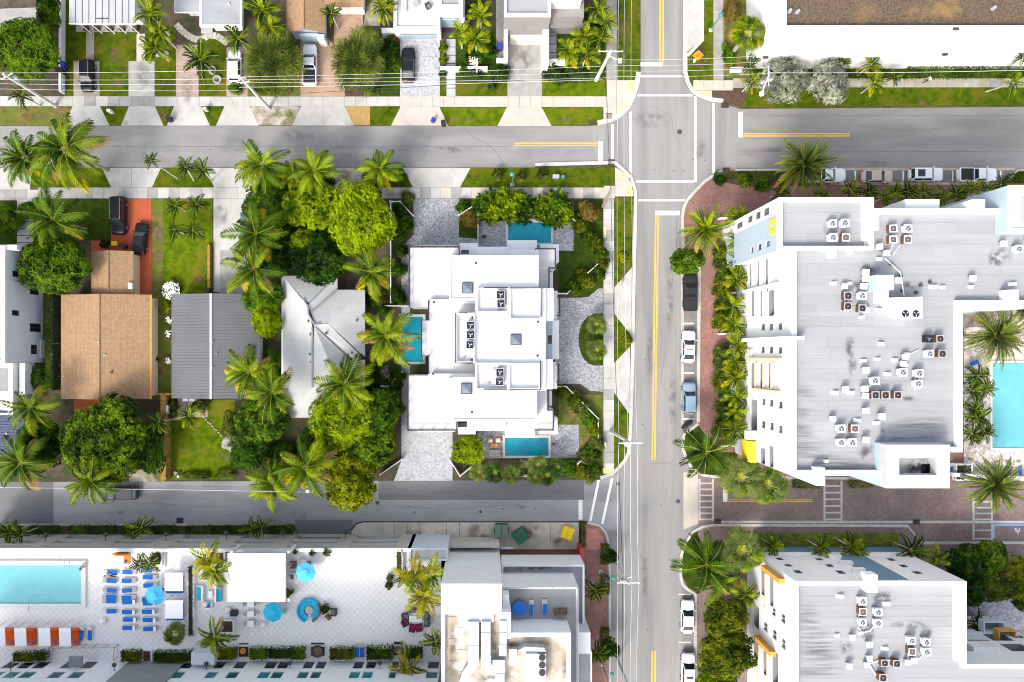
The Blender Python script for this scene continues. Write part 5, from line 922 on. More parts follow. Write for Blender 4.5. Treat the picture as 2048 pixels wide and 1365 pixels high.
units([(1697,592,'r'),(1726,592,'w'),(1697,613,'r'),(1726,617,'r')],zr,'','units west of the air handler','in a cluster left of the big rooftop air handler')
units([(1860,678,'k'),(1882,678,'r'),(1861,708,'w'),(1886,708,'r')],zr,'','units below the air handler','near the courtyard parapet of the apartment roof')
units([(1807,745,'w'),(1840,747,'w'),(1752,762,'w'),(1838,768,'w')],zr,'','units mid roof','among vents in the middle of the apartment roof')
units([(1752,791,'r'),(1772,791,'r'),(1797,791,'r')],zr,'','row of three rusty units','in a row of three on the apartment roof')
units([(1684,858,'w'),(1711,858,'c'),(1684,886,'w'),(1706,886,'w')],zr,'','units near the south stains','by the sooty south end of the apartment roof')
vents([(1759,494,0),(1774,506,0),(1765,517,1),(1707,504,1),(2008,488,0),(1731,545,0),(1731,558,0),(1690,573,0),(1727,573,0),(1796,561,0),(1733,621,0),(1946,557,0),(1871,573,1),(1811,714,0),(1807,728,0),(1821,709,1),(1818,731,1),(1769,688,1),(1779,749,1),(1731,741,0),(1691,779,0),(1729,778,0),(1731,792,0),(1732,822,0),(1763,833,0),(1666,838,0),(1719,842,1),(1732,880,0),(1658,924,1),(1671,566,1),(1705,566,1),(1730,634,1),(1763,620,1),(1731,722,1),(1759,719,1),(1797,721,1),(1674,786,1),(1705,786,1),(1757,847,1),(2031,568,1),(1893,574,1),(1950,573,1)],zr,'on the large grey apartment roof','vents on the apartment roof')
# balcony trims
def slab(t,X,x0,y0,x1,y1,d0,m,name): ya,za = onx(X,x0,(y0 + y1) / 2); yb,zb = onx(X,x1,(y0 + y1) / 2); k = (H - (za + zb) / 2) / F; a,b = (NY - y0) * k,(NY - y1) * k; return MB().box(X - d0,min(a,b),min(za,zb),X + .02,max(a,b),max(za,zb)).build(name,m,t)
for (y0,y1,xs) in ((508,572,(1508,1523,1541)),(580,633,(1513,1529)),(726,778,(1513,1530,1546))):
 for x in xs: slab(eb,Xw,x,y0,x + 2.5,y1,.35,'stucco_white' if y0 < 700 else 'stucco_peach','balcony_parapet')
slab(eb,Xw,1505,716,1565,723,.5,'stucco_peach','balcony_fin'); slab(eb,Xw,1512,779,1562,785,.5,'stucco_peach','balcony_fin'); slab(eb,Xw,1490,574,1560,578,.5,'stucco_white','balcony_fin')
MB().pbox(1503,699,1519,726,3,7.0).build('balcony_canopy','stucco_cream',eb); slab(eb,Xw,1496,881,1513,922,.9,'stucco_yellow','yellow_balcony'); MB().pbox(1492,862,1526,880,7.6,8.2).build('awning','stucco_grey_blue',eb)
for y in (600,690,760,850): vol(eb,1474,y,1492,y + 30,3.2,'stucco_grey_blue','deck_tile_pale',.8,.15,cop='stucco_white')
for y in (436,586,640,668,800,893): strip(MB(),[W(1440,y,1.2)[:2],W(1472,y,1.2)[:2]],.18,.05,1.2).build('garden_wall','stucco_white',label='short white garden wall between palms at the foot of the apartment block',cat='wall',group='short walls at the foot of the apartment block')
p = W(1541,580,12); pr = thing('red_parasol',(p.x,p.y,10.2),'small closed red parasol on an apartment balcony','parasol'); MB().lathe([(.02,0),(.02,1.2),(.32,1.3),(.05,1.9)],(p.x,p.y,10.2),10).build('canopy','fabric_red',pr)
# courtyard and its pool
drive('courtyard',[(1928,605),(2200,605),(2200,960),(1928,960)],'paver_mosaic',.14); pool('large pale aqua pool in the courtyard of the apartment block',1985,726,2160,897,.18,'pool_plaster_aqua','deck_tile_pale',.3,[(1986,727,2160,734),(1986,727,2160,731)])
for i in range(9): MB().pbox(1926 + i * 5.5,632,1931 + i * 5.5,655,0,.5).build('deck_board','wood_deck',BL['e'])
vol(eb,1926,612,2060,632,1.0,'stucco_grey','concrete_stained'); m = MB(); strip(m,[W(1905,950,1.5)[:2],W(2150,964,1.5)[:2]],.5,.05,1.5); m.build('courtyard_wall','stucco_white',label='white wall along the paver road by the courtyard pool',cat='wall')
m = MB(); a = W(1912,928,1.0); b = W(1946,962,1.0); ring(m,[(a.x,b.y),(b.x,b.y),(b.x,a.y),(a.x,a.y)],.25,.1,1.0); m.build('planter_box','stucco_white',label='white square planter beside the courtyard pool',cat='planter')
# ---------------------------------------------------------------- south-east apartment block
ZG = 15.5
c = W(1750,1250); gb = thing('apartment_block',(c.x,c.y,0),'white apartment block with orange balconies and blue stripe on the corner of the paver road','building')
Xg = W(1590,0,ZG).x; Yg = W(0,1163,ZG).y; Xe2 = W(1933,0,ZG).x; Yw = W(0,1329,ZG).y; zg = ZG - .6; ysg = W(0,1500,ZG).y
def wy(Y,x0,y0,x1,y1,xbase,kind='w'):
 yb_ = (y0 + y1) / 2; _,za = ony(Y,0,y0); _,zb = ony(Y,0,y1); xm,zm = ony(Y,(x0 + x1) / 2,yb_); hw = (x1 - x0) * .36 * (H - zm) / F; return (xm - hw - xbase,xm + hw - xbase,za,zb,kind)
ops = [wy(Yg,*b,Xg) for b in ((1772,1116,1792,1122),(1797,1129,1817,1135),(1823,1142,1845,1148),(1649,1128,1668,1134),(1671,1141,1691,1148),(1628,1116,1648,1121),(1550,1115,1568,1120.5),(1567,1128,1586,1133.5),(1586,1140,1605,1147))]
facade(gb,(Xg,Yg),(1,0),(0,1),Xe2 - Xg,0,zg - .1,ops,'stucco_white',pane='window_glass_dark',frame='window_frame_dark')
u0,u1 = W(1756,0,ZG).x,W(1823,0,ZG).x; MB().box(u0,Yg - .01,4.3,u1,Yg + .03,ZG - .5).build('blue_stripe','stucco_mid_blue',gb); MB().box(Xg - .02,Yg - .01,0,Xe2 + .02,Yg + .05,4.3).build('base_storey','stucco_mid_blue',gb); MB().box(Xg - .05,Yg,4.3,Xe2 + .05,Yg + .35,4.6).build('string_course','stucco_white',gb)
for z in (5.6,8.6,11.6): MB().box(u0 - 1.3,Yg,z,u0 + .3,Yg + .5,z + .7).build('wall_ledge','stucco_white',gb)
ops = [wx(Xg,*b,ysg,'window_glass_green') for b in ((1561,1228,1570,1246),(1543,1216,1551,1232),(1526,1200,1534,1216),(1526,1245,1535,1263),(1544,1260,1553,1279),(1562,1278,1571,1298))] + [wx(Xg,x0,y0,x1,y1,ysg,'b') for x0,y0,x1,y1 in ((1523,1140,1532,1192),(1540,1152,1551,1215),(1527,1292,1536,1352),(1545,1303,1556,1372),(1508,1212,1518,1255),(1508,1285,1516,1330))]
facade(gb,(Xg,ysg),(0,1),(-1,0),Yg - ysg,0,zg - .1,ops,'stucco_white',back='window_glass_dark')
for (y0,y1,ks) in ((1147,1217,(1533,1551)),(1290,1362,(1519,1537))):
 for x in ks: slab(gb,Xg,x,y0,x + 2,y1,.3,'stucco_peach','balcony_parapet')
 slab(gb,Xg,1533 if y0 < 1200 else 1519,y0 - 3,1570 if y0 < 1200 else 1552,y0 + 6,.8,'stucco_orange','balcony_fin')
gp = [W(*p,ZG)[:2] for p in ((1590,1163),(1933,1163),(1933,1329),(2160,1329),(2160,1500),(1590,1500))]; MB().prism([tuple(p) for p in offset_poly(gp,1.9)],0,zg - .2,top=False).build('core_wall','stucco_white',gb); m = MB()
for i in (1,3): a,b = gp[i],gp[i + 1]; m.quad((a[0],a[1],0),(b[0],b[1],0),(b[0],b[1],zg - .1),(a[0],a[1],zg - .1))
m.build('wall','stucco_white',gb); m = MB(); ring(m,gp,.5,zg - .1,ZG + .004); m.build('parapet','stucco_white',gb); MB().prism([tuple(p) for p in offset_poly(gp,.3)],zg - .15,zg).build('roof_base','roof_membrane',gb)
for r in ((1597,1170,1924,1335),(1597,1335,2150,1490)): sheets(gb,*r,zg,'roof_membrane',21)
for a in ((1630,1290,6,6),(1615,1240,4,5),(1650,1310,5,4),(1640,1345,8,2)): stain(gb,*a,zg + .03,'stain_streak')
for a in ((1762,1192,4.2,2),(1815,1250,5,1.2),(1852,1268,1.8,2.6),(1690,1295,2.5,2),(1735,1260,2.2,3),(1840,1290,3,2)): stain(gb,*a,zg + .03)
MB().pbox(1734,1150,1756,1186,zg,ZG + .8).build('fin_wall','stucco_white',gb); MB().pbox(1911,1166,1925,1322,zg,ZG - .05).build('parapet','stucco_white',gb)
Xw2 = W(2160,0,ZG).x
ops = [(a,a + 1.6,z,z + 1.2,'window_glass_dark') for a in (5.5,12) for z in (3.5,6.6,9.8)] + [(a,a + 2.8,z,z + 2.2,'b',1.2) for a in (1.5,8.5) for z in (3.3,6.4,9.6)]
facade(gb,(Xe2,Yw),(1,0),(0,1),Xw2 - Xe2,0,zg - .1,ops,'stucco_white',pane='window_glass_dark',back='window_glass_dark')
for (x0,y0,x1,y1,z,mm) in ((1998,1262,2033,1300,7.5,'stucco_orange'),(1968,1244,2010,1266,6.0,'stucco_grey_blue'),(1934,1278,1980,1297,9.0,'stucco_grey_blue')):
 m = MB(); a = W(x0,y0,z); b = W(x1,y1,z); ring(m,[(a.x,b.y),(b.x,b.y),(b.x,a.y),(a.x,a.y)],.15,z - 1.1,z); m.build('balcony',mm,gb); MB().box(a.x + .16,b.y + .16,z - 1.1,b.x - .16,a.y - .16,z - 1.0).build('balcony_floor','stucco_grey',gb)
MB().pbox(1948,1295,2001,1316,10,12).build('balcony_hood','stucco_white_dirty',gb)
units([(1727,1204,'w'),(1727,1225,'c'),(1727,1246,'w'),(1758,1226,'w'),(1758,1248,'w')],zg,'','units by the fin wall','near the fin wall of the orange-balcony block')
units([(1825,1283,'w'),(1826,1305,'c'),(1855,1286,'w'),(1855,1305,'w')],zg,'','units on pipe racks','on the pipe racks of the orange-balcony block roof')
units([(1771,1328,'r'),(1795,1329,'r'),(1767,1357,'r')],zg,'','rusty units','on the roof of the orange-balcony block')
vents([(1778,1211,1),(1706,1276,0),(1739,1290,0),(1728,1270,1),(1740,1318,0),(1735,1331,0),(1699,1333,0),(1774,1301,1),(1816,1326,0),(1829,1322,0),(1684,1196,1),(1680,1275,1)],zg,'on the roof of the orange-balcony block','vents on the south-east roof')
for pts in ([(1718,1205),(1717,1255),(1722,1263)],[(1815,1270),(1816,1318),(1824,1322)],[(1844,1275),(1845,1312),(1835,1320)],[(1739,1328),(1760,1321),(1792,1321)],[(1741,1333),(1750,1348),(1760,1354)],[(1748,1252),(1740,1262),(1726,1265)]): MB().tube([W(x,y,zg + .2) for x,y in pts],.08,5).build('pipe_run','metal_white',gb)
drive('garden_court',rect(1940,1160,2100,1260),'paver_grey',.1)
# ---------------------------------------------------------------- hotel with pool deck, bottom left
ZD = 6.5
c = W(430,1210); ht = thing('hotel_podium',(c.x,c.y,0),'hotel podium carrying a tiled pool deck with beige street front and teal-windowed tower wall','building')
Yn = W(0,1097,7.3).y; Xl = W(-80,0,ZD).x; Xr_ = W(882,0,ZD).x; Yt = W(0,1322,ZD).y
ops = []
for a,b in ((-40,68),(100,180),(222,300),(345,420),(465,545),(578,672),(702,795)):
 x0,x1 = W(a,0,5).x,W(b,0,5).x; ops += [(x0 - Xl,x1 - Xl,3.1,4.9,'glass_blue_grey',.35),(x0 - Xl,x1 - Xl,.4 if a != 578 else .05,2.4,'glass_blue_grey' if a != 578 else 'window_glass_dark',.5),(x0 - Xl,x1 - Xl,5.7,6.5,'glass_blue_grey',.12)]
Xp = W(822,0,7.3).x
facade(ht,(Xl,Yn),(1,0),(0,1),Xp - Xl,0,7.3,ops,'stucco_beige',frame='stucco_beige'); MB().box(Xl,Yn - .5,6.95,Xp,Yn - .02,7.32).build('parapet','stucco_white',ht); MB().box(Xp - .3,Yn - 6,0,Xp,Yn - .01,7.3).build('wall','stucco_beige',ht)
MB().box(Xl,Yn - 10,0,Xp - .02,Yn - .55,.3).build('floor_slab','stucco_beige',ht); MB().box(Xl,Yn - 1.4,.3,Xp - .3,Yn - .9,6.3).build('inner_wall','stucco_grey',ht)
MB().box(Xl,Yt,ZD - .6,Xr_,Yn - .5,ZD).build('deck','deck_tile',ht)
# the tall wall behind the deck
wins = []
for a,b in ((-20,5),(12,36),(42,68),(100,126),(140,166),(232,256),(304,330),(345,368),(412,434),(454,477),(517,540),(543,566),(596,617),(622,642),(699,720),(725,746),(778,793),(852,876)):
 for z0_,z1_,kk in ((ZD + .1,ZD + 2.0,'window_glass_dark'),(ZD + 3.1,ZD + 4.7,'window_glass_teal'),(ZD + 6.1,ZD + 7.7,'window_glass_teal'),(ZD + 9.1,ZD + 10.7,'window_glass_teal')):
  k = (H - 10.5) / F; wins.append(((a - NX) * k - Xl,(b - NX) * k - Xl - .05,z0_,z1_ + .25,kk))
facade(ht,(Xl,Yt),(1,0),(0,1),Xr_ - Xl,ZD - .3,20,wins,'stucco_white',frame='window_frame_thin',name='tower_wall'); MB().box(Xl,Yt - 6,0,Xr_,Yt - .6,20).build('tower_core','stucco_white',ht)
a,b = W(240,1322,ZD + 3).x,W(355,1322,ZD + 3).x; MB().box(a,Yt - .01,ZD,b,Yt + .25,19.9).build('tower_pier','stucco_grey',ht)
MB().pbox(137,1314,164,1336,ZD + 2.6,ZD + 2.9).build('entry_canopy','stucco_grey',ht); MB().pbox(382,1306,428,1330,ZD,ZD + 2.6).build('stair_box','stucco_grey_blue',ht)
# planter walls along the tower foot and the deck divider
for r,zz in (((24,1305,66,1326),.7),((69,1303,93,1324),.7),((240,1302,281,1326),.7),((283,1300,304,1326),.7),((305,1304,380,1327),.7),((433,1297,472,1322),.7),((497,1297,532,1322),.7),((535,1297,582,1320),.7),((582,1296,610,1322),.7),((658,1296,707,1322),.7),((732,1296,786,1322),.7),((810,1296,845,1320),.7),((374,1132,388,1273),.75),((303,1103,324,1132),.7),((412,1103,450,1130),.7),((440,1240,468,1268),.6),((791,1099,806,1145),.8)):
 a = W(r[0],r[1],ZD + zz); b = W(r[2],r[3],ZD + zz); m = MB(); ring(m,[(a.x,b.y),(b.x,b.y),(b.x,a.y),(a.x,a.y)],.2,ZD,ZD + zz); m.build('planter_wall','stucco_white',ht); MB().box(a.x + .2,b.y + .2,ZD,b.x - .2,a.y - .2,ZD + zz - .12).build('planter_soil','mulch',ht)
vol(ht,256,1099,330,1135,ZD + .35,'stucco_white','deck_tile_pale',z0=ZD); MB().pbox(256,1299,381,1303,ZD,ZD + .5).build('seat_wall','stucco_white',ht); MB().pbox(436,1290,880,1294,ZD,ZD + .12).build('kerb','deck_tile_pale',ht)
railing(ht,[(94,1325),(97,1297),(229,1296),(226,1322)],ZD,1.1,'rail_grey',1.3,.05); MB().pbox(825,1185,884,1230,ZD,ZD + .4).build('bench_plinth','stucco_white',ht)
pool('long pale aqua lap pool with raised rim on the hotel deck',-70,1131,162,1208,ZD,'pool_plaster_aqua','deck_tile_pale',.6,[(-70,1200,162,1208),(27,1191,106,1200),(30,1197,100,1203),(32,1202,94,1207)],.35)
# pavilion with white hip roof
pv = thing('deck_pavilion',W(513,1155,ZD),'white hip-roofed bar pavilion on the hotel deck','pavilion'); zc = ZD + 3.2; e = [W(*p,zc) for p in ((455,1107),(571,1107),(571,1204),(455,1204))]; rp = [W(489,1149,zc + .8),W(530,1149,zc + .8),W(529,1167,zc + .8),W(497,1167,zc + .8)]
for i in range(4): j = (i + 1) % 4; MB().quad(e[j],e[i],rp[i],rp[j]).build('roof_slope','roof_white',pv)
MB().quad(*rp[::-1]).build('roof_top','roof_white',pv); m = MB(); ring(m,[(e[3].x,e[3].y),(e[2].x,e[2].y),(e[1].x,e[1].y),(e[0].x,e[0].y)],.2,zc - .35,zc - .01); m.build('fascia','stucco_white',pv)
for p in e: q = Vector((p.x * .985,p.y * .995,0)); MB().box(q.x - .15,q.y - .15,ZD,q.x + .15,q.y + .15,zc - .05).build('post','stucco_white',pv)
MB().pbox(462,1112,565,1198,ZD,ZD + 1.1).build('bar_counter','stucco_grey',pv)
# ---------------------------------------------------------------- tower right of the deck
ZM = 16.0
c = W(1010,1260); mb_ = thing('hotel_tower',(c.x,c.y,0),'tall white hotel tower with rust-stained roof, ducts and a side terrace','building')
mp_ = [W(*p,ZM)[:2] for p in ((882,1168),(1004,1168),(1004,1232),(1022,1232),(1022,1266),(1142,1266),(1142,1600),(882,1600))]; MB().prism([tuple(p) for p in mp_],0,ZM - .6).build('wall','stucco_white',mb_); m = MB(); ring(m,mp_,.5,ZM - .6,ZM); m.build('parapet','stucco_white',mb_)
MB().prism([tuple(p) for p in offset_poly(mp_,.51)],ZM - .7,ZM - .57).build('roof','roof_weathered',mb_); MB().pbox(884,1170,1002,1229,ZM - .5,ZM + .02).build('roof_slab','roof_white',mb_); MB().pbox(928,1229,988,1244,ZM - .5,ZM - .01).build('roof_slab','roof_white',mb_)
for i in range(6): MB().pbox(897 + 17 * (i % 2),1234 + 22 * i,914 + 16 * (i % 2),1255 + 22 * i,ZM - .57,ZM - .53).build('roof_patch','roof_weathered',mb_)
dz = ZM - .55
dt = thing('duct_run',W(970,1290,dz),'silver sheet-metal ventilation ducts in sections on the stained tower roof','duct')
for r in ((935.5,1244,958,1264),(935.5,1264.8,958,1291.5),(935.5,1292.3,957.5,1316),(935.5,1316.8,957.5,1330),(962.5,1244,981,1265),(962.5,1265.8,981,1288),(962.5,1288.8,981,1312),(962.5,1312.8,982,1340),(999,1242,1013.5,1265),(999,1265.8,1013.5,1289.5),(998,1290.3,1013,1312),(985,1321,1010,1347),(991,1347.8,1009,1400),(1018,1299,1034,1314)): MB().pbox(*r,dz + .15,dz + .95).build('duct_section','metal_galv',dt)
MB().pprism([(935,1331),(957,1331),(940,1352),(930,1372),(917,1368),(925,1345)],dz + .15,dz + .9).build('duct_elbow','metal_galv',dt); MB().pprism([(1035,1302),(1050,1294),(1088,1296),(1092,1304),(1050,1308)],dz,dz + 1.3).build('duct_elbow','metal_galv',dt)
ua = thing('rooftop_air_handler',W(1070,1335,dz),'white rooftop unit with three black fans on the stained tower roof','air conditioner')
for i in range(4): MB().pbox(1051,1309 + 15.2 * i,1077,1323.6 + 15.2 * i,dz,dz + 1.6).build('panel','metal_white',ua); MB().pbox(1077.4,1309 + 15.2 * i,1092,1323.6 + 15.2 * i,dz,dz + 1.5).build('fan_deck','metal_galv',ua)
for i in range(3):
 q = W(1084.5,1315.5 + 15.2 * i,dz + 1.53); f = MB().lathe([(.40,0),(.40,.03),(.03,.03)],q,18).build('fan','fan_dark',ua); MB().lathe([(.07,.03),(.07,.06),(.02,.06)],q,8).build('fan_hub','metal_rust',f)
# terrace and lower roof to its right
zt = 11.6; tp = [W(*p,12.6)[:2] for p in ((1004,1175),(1157,1175),(1157,1600),(1004,1600))]; MB().prism([tuple(p) for p in tp],0,zt).build('terrace_wall','stucco_white',mb_); m = MB(); ring(m,tp,.22,zt - .01,12.55); m.build('terrace_parapet','stucco_white',mb_); MB().prism([tuple(p) for p in offset_poly(tp,.23)],zt - .1,zt + .01).build('terrace_floor','roof_membrane',mb_); railing(mb_,[(1006,1176.5),(1155,1176.5),(1155,1420)],12.5,.25,'rail_grey',1.45,.04)
lo = [W(*p,7.4)[:2] for p in ((1003,1130),(1169,1130),(1169,1600),(1003,1600))]; MB().prism([tuple(p) for p in lo],2.8,6.6).build('lower_wall','stucco_white',mb_); m = MB(); ring(m,lo,.25,6.6,7.4); m.build('lower_parapet','stucco_white',mb_); MB().prism([tuple(p) for p in offset_poly(lo,.26)],6.5,6.62).build('lower_roof','roof_membrane',mb_); MB().prism([tuple(p) for p in offset_poly(lo,.02)],0,2.8).build('brown_base','stucco_brown',mb_)
stain(mb_,1050,1137,4.5,.9,6.63); stain(mb_,1085,1136,3.5,.8,6.63); stain(mb_,1012,1138,2,.8,6.63); stain(mb_,990,1290,1.4,5,ZM - .55); stain(mb_,975,1358,4,2,ZM - .55); stain(mb_,1030,1290,4,1,ZM - .55,'stain_brown'); stain(mb_,1085,1290,3,1.5,ZM - .55,'stain_rust'); stain(mb_,905,1290,1.2,6,ZM - .53,'stain_brown'); stain(mb_,1130,1330,1.5,4,ZM - .55,'stain_brown'); vol(mb_,1143,1265,1181,1308,10,'stucco_grey_blue','roof_white'); vol(mb_,1143,1304,1184,1420,9,'stucco_white','roof_membrane',.6,.2); MB().pbox(1003,1094.5,1027,1099,2.6,3.0).build('canopy','metal_galv',mb_); MB().pbox(1005,1191,1018,1224,zt,ZM - 1.5).build('stair_head','stucco_white',mb_); MB().pbox(1000,1225,1022,1278,zt,ZM + .15).build('fin_wall','stucco_white',mb_)
sb = MB(); a = W(812,1092,6); b = W(882,1120,6); sb.box(a.x,b.y,0,b.x,a.y,6.0); sb.build('service_wing_wall','stucco_beige',mb_); vol(mb_,815,1097,895,1122,7.0,'stucco_grey_blue','roof_white_seam',.3,.2); MB().pbox(865,1085.5,999,1096,0,3.0).build('dock_wall','stucco_beige',mb_)
MB().pbox(1160,1097,1168,1125,.1,3.0).build('red_gate','steel_red',label='narrow red gate at the corner of the brown base wall',cat='gate')
# ---------------------------------------------------------------- vehicles (front towards +x)
def car(kind,paint,L=4.7,Wd=1.85,roofglass=None,rack=False,rear=None,bed=None,hood=None,scoop=False):
 t = thing('parked_car',(0,0,0)); hw = Wd / 2; P = 'car_paint_' + paint
 hgt = {'sedan': 1.42,'suv': 1.68,'bigsuv': 1.86,'pickup': 1.82}[kind]; belt = {'sedan': .92,'suv': 1.05,'bigsuv': 1.15,'pickup': 1.15}[kind]
 if kind == 'sedan': cb = (-.40,.22,-.24,.055); hz = .84
 elif kind == 'suv': cb = (-.47,.22,-.42,.08); hz = 1.0
 elif kind == 'bigsuv': cb = (-.485,.24,-.455,.14); hz = 1.12
 else: cb = (-.10,.24,-.06,.12); hz = 1.10
 st = []; NS = 17                                        # body sections from tail to nose
 for i in range(NS):
  u = -.5 + i / (NS - 1); e = max(0,(abs(u) - .38) / .12); w = hw * (1 - (.20 if u > 0 else .13) * e ** 2.2); zt = belt
  if u > cb[1]: zt = hz + (belt - hz) * max(0,1 - (u - cb[1]) / .05) - .16 * max(0,(u - .40) / .10) ** 1.6
  elif u < cb[0]: zt = belt - (.02 + .10 * max(0,(-.42 - u) / .08) ** 1.5)
  st.append((u * L,w,zt,.32 + .10 * e ** 2))
 mb = MB(); K = 11
 for x,w,zt,zb in st:
  ring_ = [(-.80,zb),(-1.0,zb + .12),(-1.0,zb + (zt - zb) * .62),(-.955,zt - .05),(-.80,zt),(0,zt + .045),(.80,zt),(.955,zt - .05),(1.0,zb + (zt - zb) * .62),(1.0,zb + .12),(.80,zb)]
  mb.v += [(x,y * w,z) for y,z in ring_]
 for i in range(NS - 1):
  for k in range(K - 1): mb.f.append((i * K + k,(i + 1) * K + k,(i + 1) * K + k + 1,i * K + k + 1)); mb.m.append(0)
 mb.f += [tuple(range(K)),tuple(range((NS - 1) * K + K - 1,(NS - 1) * K - 1,-1))]; mb.m += [0,0]; mb.build('body',P,t,smooth=True)
 # cabin
 xb0,xf0,xb1,xf1 = [c_ * L for c_ in cb]; w0,w1 = hw * .95,hw * .78; z0,z1 = belt - .02,hgt
 A = [Vector(p) for p in ((xb0,-w0,z0),(xf0,-w0 * .97,z0 - .03),(xf0,w0 * .97,z0 - .03),(xb0,w0,z0))]; B = [Vector(p) for p in ((xb1,-w1,z1 - .05),(xf1,-w1,z1 - .03),(xf1,w1,z1 - .03),(xb1,w1,z1 - .05))]
 mid = [(B[i] + (Vector((0,0,.05)) - Vector((B[i].x - (xb1 + xf1) / 2,B[i].y,0)) * .12)) for i in range(4)]
 cm = MB(); cm.add(A + B + mid,[(0,1,5,4),(1,2,6,5),(2,3,7,6),(3,0,4,7),(4,5,9,8),(5,6,10,9),(6,7,11,10),(7,4,8,11),(8,9,10,11)]); cm.build('cabin',P,t,smooth=False)
 def pane(name,a,b,c_,d,m='car_glass',f=(.06,.06,.06,.10),out=.012):
  u0,u1,v0,v1 = f[0],1 - f[1],f[2],1 - f[3]; q = lambda u,v: (a * (1 - u) + b * u) * (1 - v) + (d * (1 - u) + c_ * u) * v; n = (b - a).cross(d - a).normalized() * out
  return MB().quad(q(u0,v0) + n,q(u1,v0) + n,q(u1,v1) + n,q(u0,v1) + n).build(name,m,t)
 pane('windscreen',A[1],A[2],B[2],B[1],f=(.05,.05,.05,.03)); pane('rear_window',A[3],A[0],B[0],B[3],m=rear or 'car_glass',f=(.08,.08,.10,.06))
 for a,b in ((0,1),(2,3)):
  m_ = (A[a] + A[b]) / 2,(B[a] + B[b]) / 2; pane('side_window',A[a],m_[0],m_[1],B[a],f=(.14,.03,.12,.10)); pane('side_window',m_[0],A[b],B[b],m_[1],f=(.03,.14,.12,.10))
 if roofglass: zz = z1 + .012; x0,x1 = xb1 + (xf1 - xb1) * roofglass[0],xb1 + (xf1 - xb1) * roofglass[1]; MB().box(x0,-w1 * .68,zz - .03,x1,w1 * .68,zz).build('sunroof','car_glass',t)
 if rack:
  for s in (-1,1): MB().tube([(xb1 + .1,s * w1 * .9,z1 + .02),(xb1 + .25,s * w1 * .9,z1 + .07),(xf1 - .25,s * w1 * .9,z1 + .07),(xf1 - .1,s * w1 * .9,z1 + .02)],.025,5).build('roof_rail','metal_galv',t)
 if kind == 'pickup':
  bx0,bx1 = -L * .475,xb0 - .08; bm = MB(); ring(bm,[(bx0,-hw * .97),(bx1,-hw * .97),(bx1,hw * .97),(bx0,hw * .97)],.10,belt - .1,belt + .10); bm.build('bed_rail',P,t); MB().box(bx0 + .1,-hw * .97 + .1,belt + .02,bx1 - .1,hw * .97 - .1,belt + (.09 if bed == 'cover' else .055)).build('bed_cover' if bed == 'cover' else 'bed_floor','bed_cover',t)
  MB().box(-L * .49,-hw * .9,belt - .35,-L * .475,hw * .9,belt + .08).build('tailgate',P,t)
 # seams, bumpers, lamps, mirrors, wheels
 zh = hz + .035
 for s in (-1,1): MB().tube([(xf0 + .1,s * hw * .62,hz + .035),(L * .40,s * hw * .55,hz - .03)],.010,4).build('bonnet_crease','plastic_black',t)
 MB().box(L * .468,-hw * .55,.5,L * .502,hw * .55,.72).build('grille','plastic_black',t)
 for s in (-1,1):
  MB().add([(L * .42,s * hw * .90,hz - .16),(L * .485,s * hw * .60,hz - .24),(L * .455,s * hw * .56,hz - .08),(L * .40,s * hw * .82,hz - .04),(L * .44,s * hw * .93,hz - .30),(L * .49,s * hw * .62,hz - .34)],[(0,1,2,3),(4,5,1,0),(3,2,1,0)]).build('headlight','headlight',t)
  MB().box(-L * .497,s * hw * .62,belt - .26,-L * .462,s * hw * .90,belt - .06).build('taillight','taillight',t)
  MB().add([(xf0 - .16,s * hw * .98,belt),(xf0 - .02,s * hw * .98,belt),(xf0 - .06,s * (hw + .20),belt + .03),(xf0 - .16,s * (hw + .20),belt + .03),(xf0 - .16,s * hw * .98,belt + .15),(xf0 - .02,s * hw * .98,belt + .15),(xf0 - .06,s * (hw + .20),belt + .15),(xf0 - .16,s * (hw + .20),belt + .15)],[(4,5,6,7),(0,1,5,4),(1,2,6,5),(2,3,7,6),(3,0,4,7),(0,3,2,1)]).build('mirror',P,t)
  for x in (-L * .30,L * .31):
   w = thing('wheel',(0,0,0)); w.parent = t; OFF[w] = Vector(); w.location = (0,0,0); r = .34 if kind in ('sedan','suv') else .40; prof = []
   y0,y1 = s * (hw - .20),s * (hw + .012); MB().tube([(x,y0,r),(x,y1,r)],r,16).build('tyre','tyre',w); MB().tube([(x,s * (hw - .05),r),(x,s * (hw + .02),r)],r * .62,12).build('rim','rim',w)
 return t
def park(t,px,py,deg,label,z=.03,lenpx=None,group=None):
 q = W(px,py,1.2); t.location = (q.x,q.y,z); t.rotation_euler = (0,0,R(deg)); t['label'] = label; t['category'] = 'pickup' if 'pickup' in label else 'car'
 if 'pickup' in label: t.name = 'parked_pickup'
 if group: t['group'] = group
park(car('suv','black',4.6,rear='car_glass_light',rack=True),172,150,-90,'black SUV with pale rear glass on a stained concrete drive',.12)
park(car('suv','white',4.7),468,131,90,'white SUV under palm fronds on a pinkish paver drive',.12)
park(car('pickup','white',6.0,2.0,bed='floor'),619,129,90,'white pickup with open black bed outside the tan shingle house',.12)
park(car('sedan','black',5.0,1.9),816,128,90,'low black sedan on the pale grey paver drive',.12)
park(car('bigsuv','black',5.5,2.05,rack=True),235,431,-90,'long black SUV with roof rack on the orange paver drive',.12)
park(car('sedan','black',4.6,1.82),278,477,84,'black sedan parked on the orange drive beside the garage roof',.12)
park(car('suv','teal_grey',4.6),492,458,90,'teal grey car hidden under coconut palms on a concrete drive',.12)
park(car('pickup','white',5.9,2.0,bed='cover'),1652,350,0,'white pickup with black tonneau half hidden by a date palm',.03)
park(car('sedan','beige',4.6),1758,352,0,'beige sedan in the parking bay beside the date palm',.03)
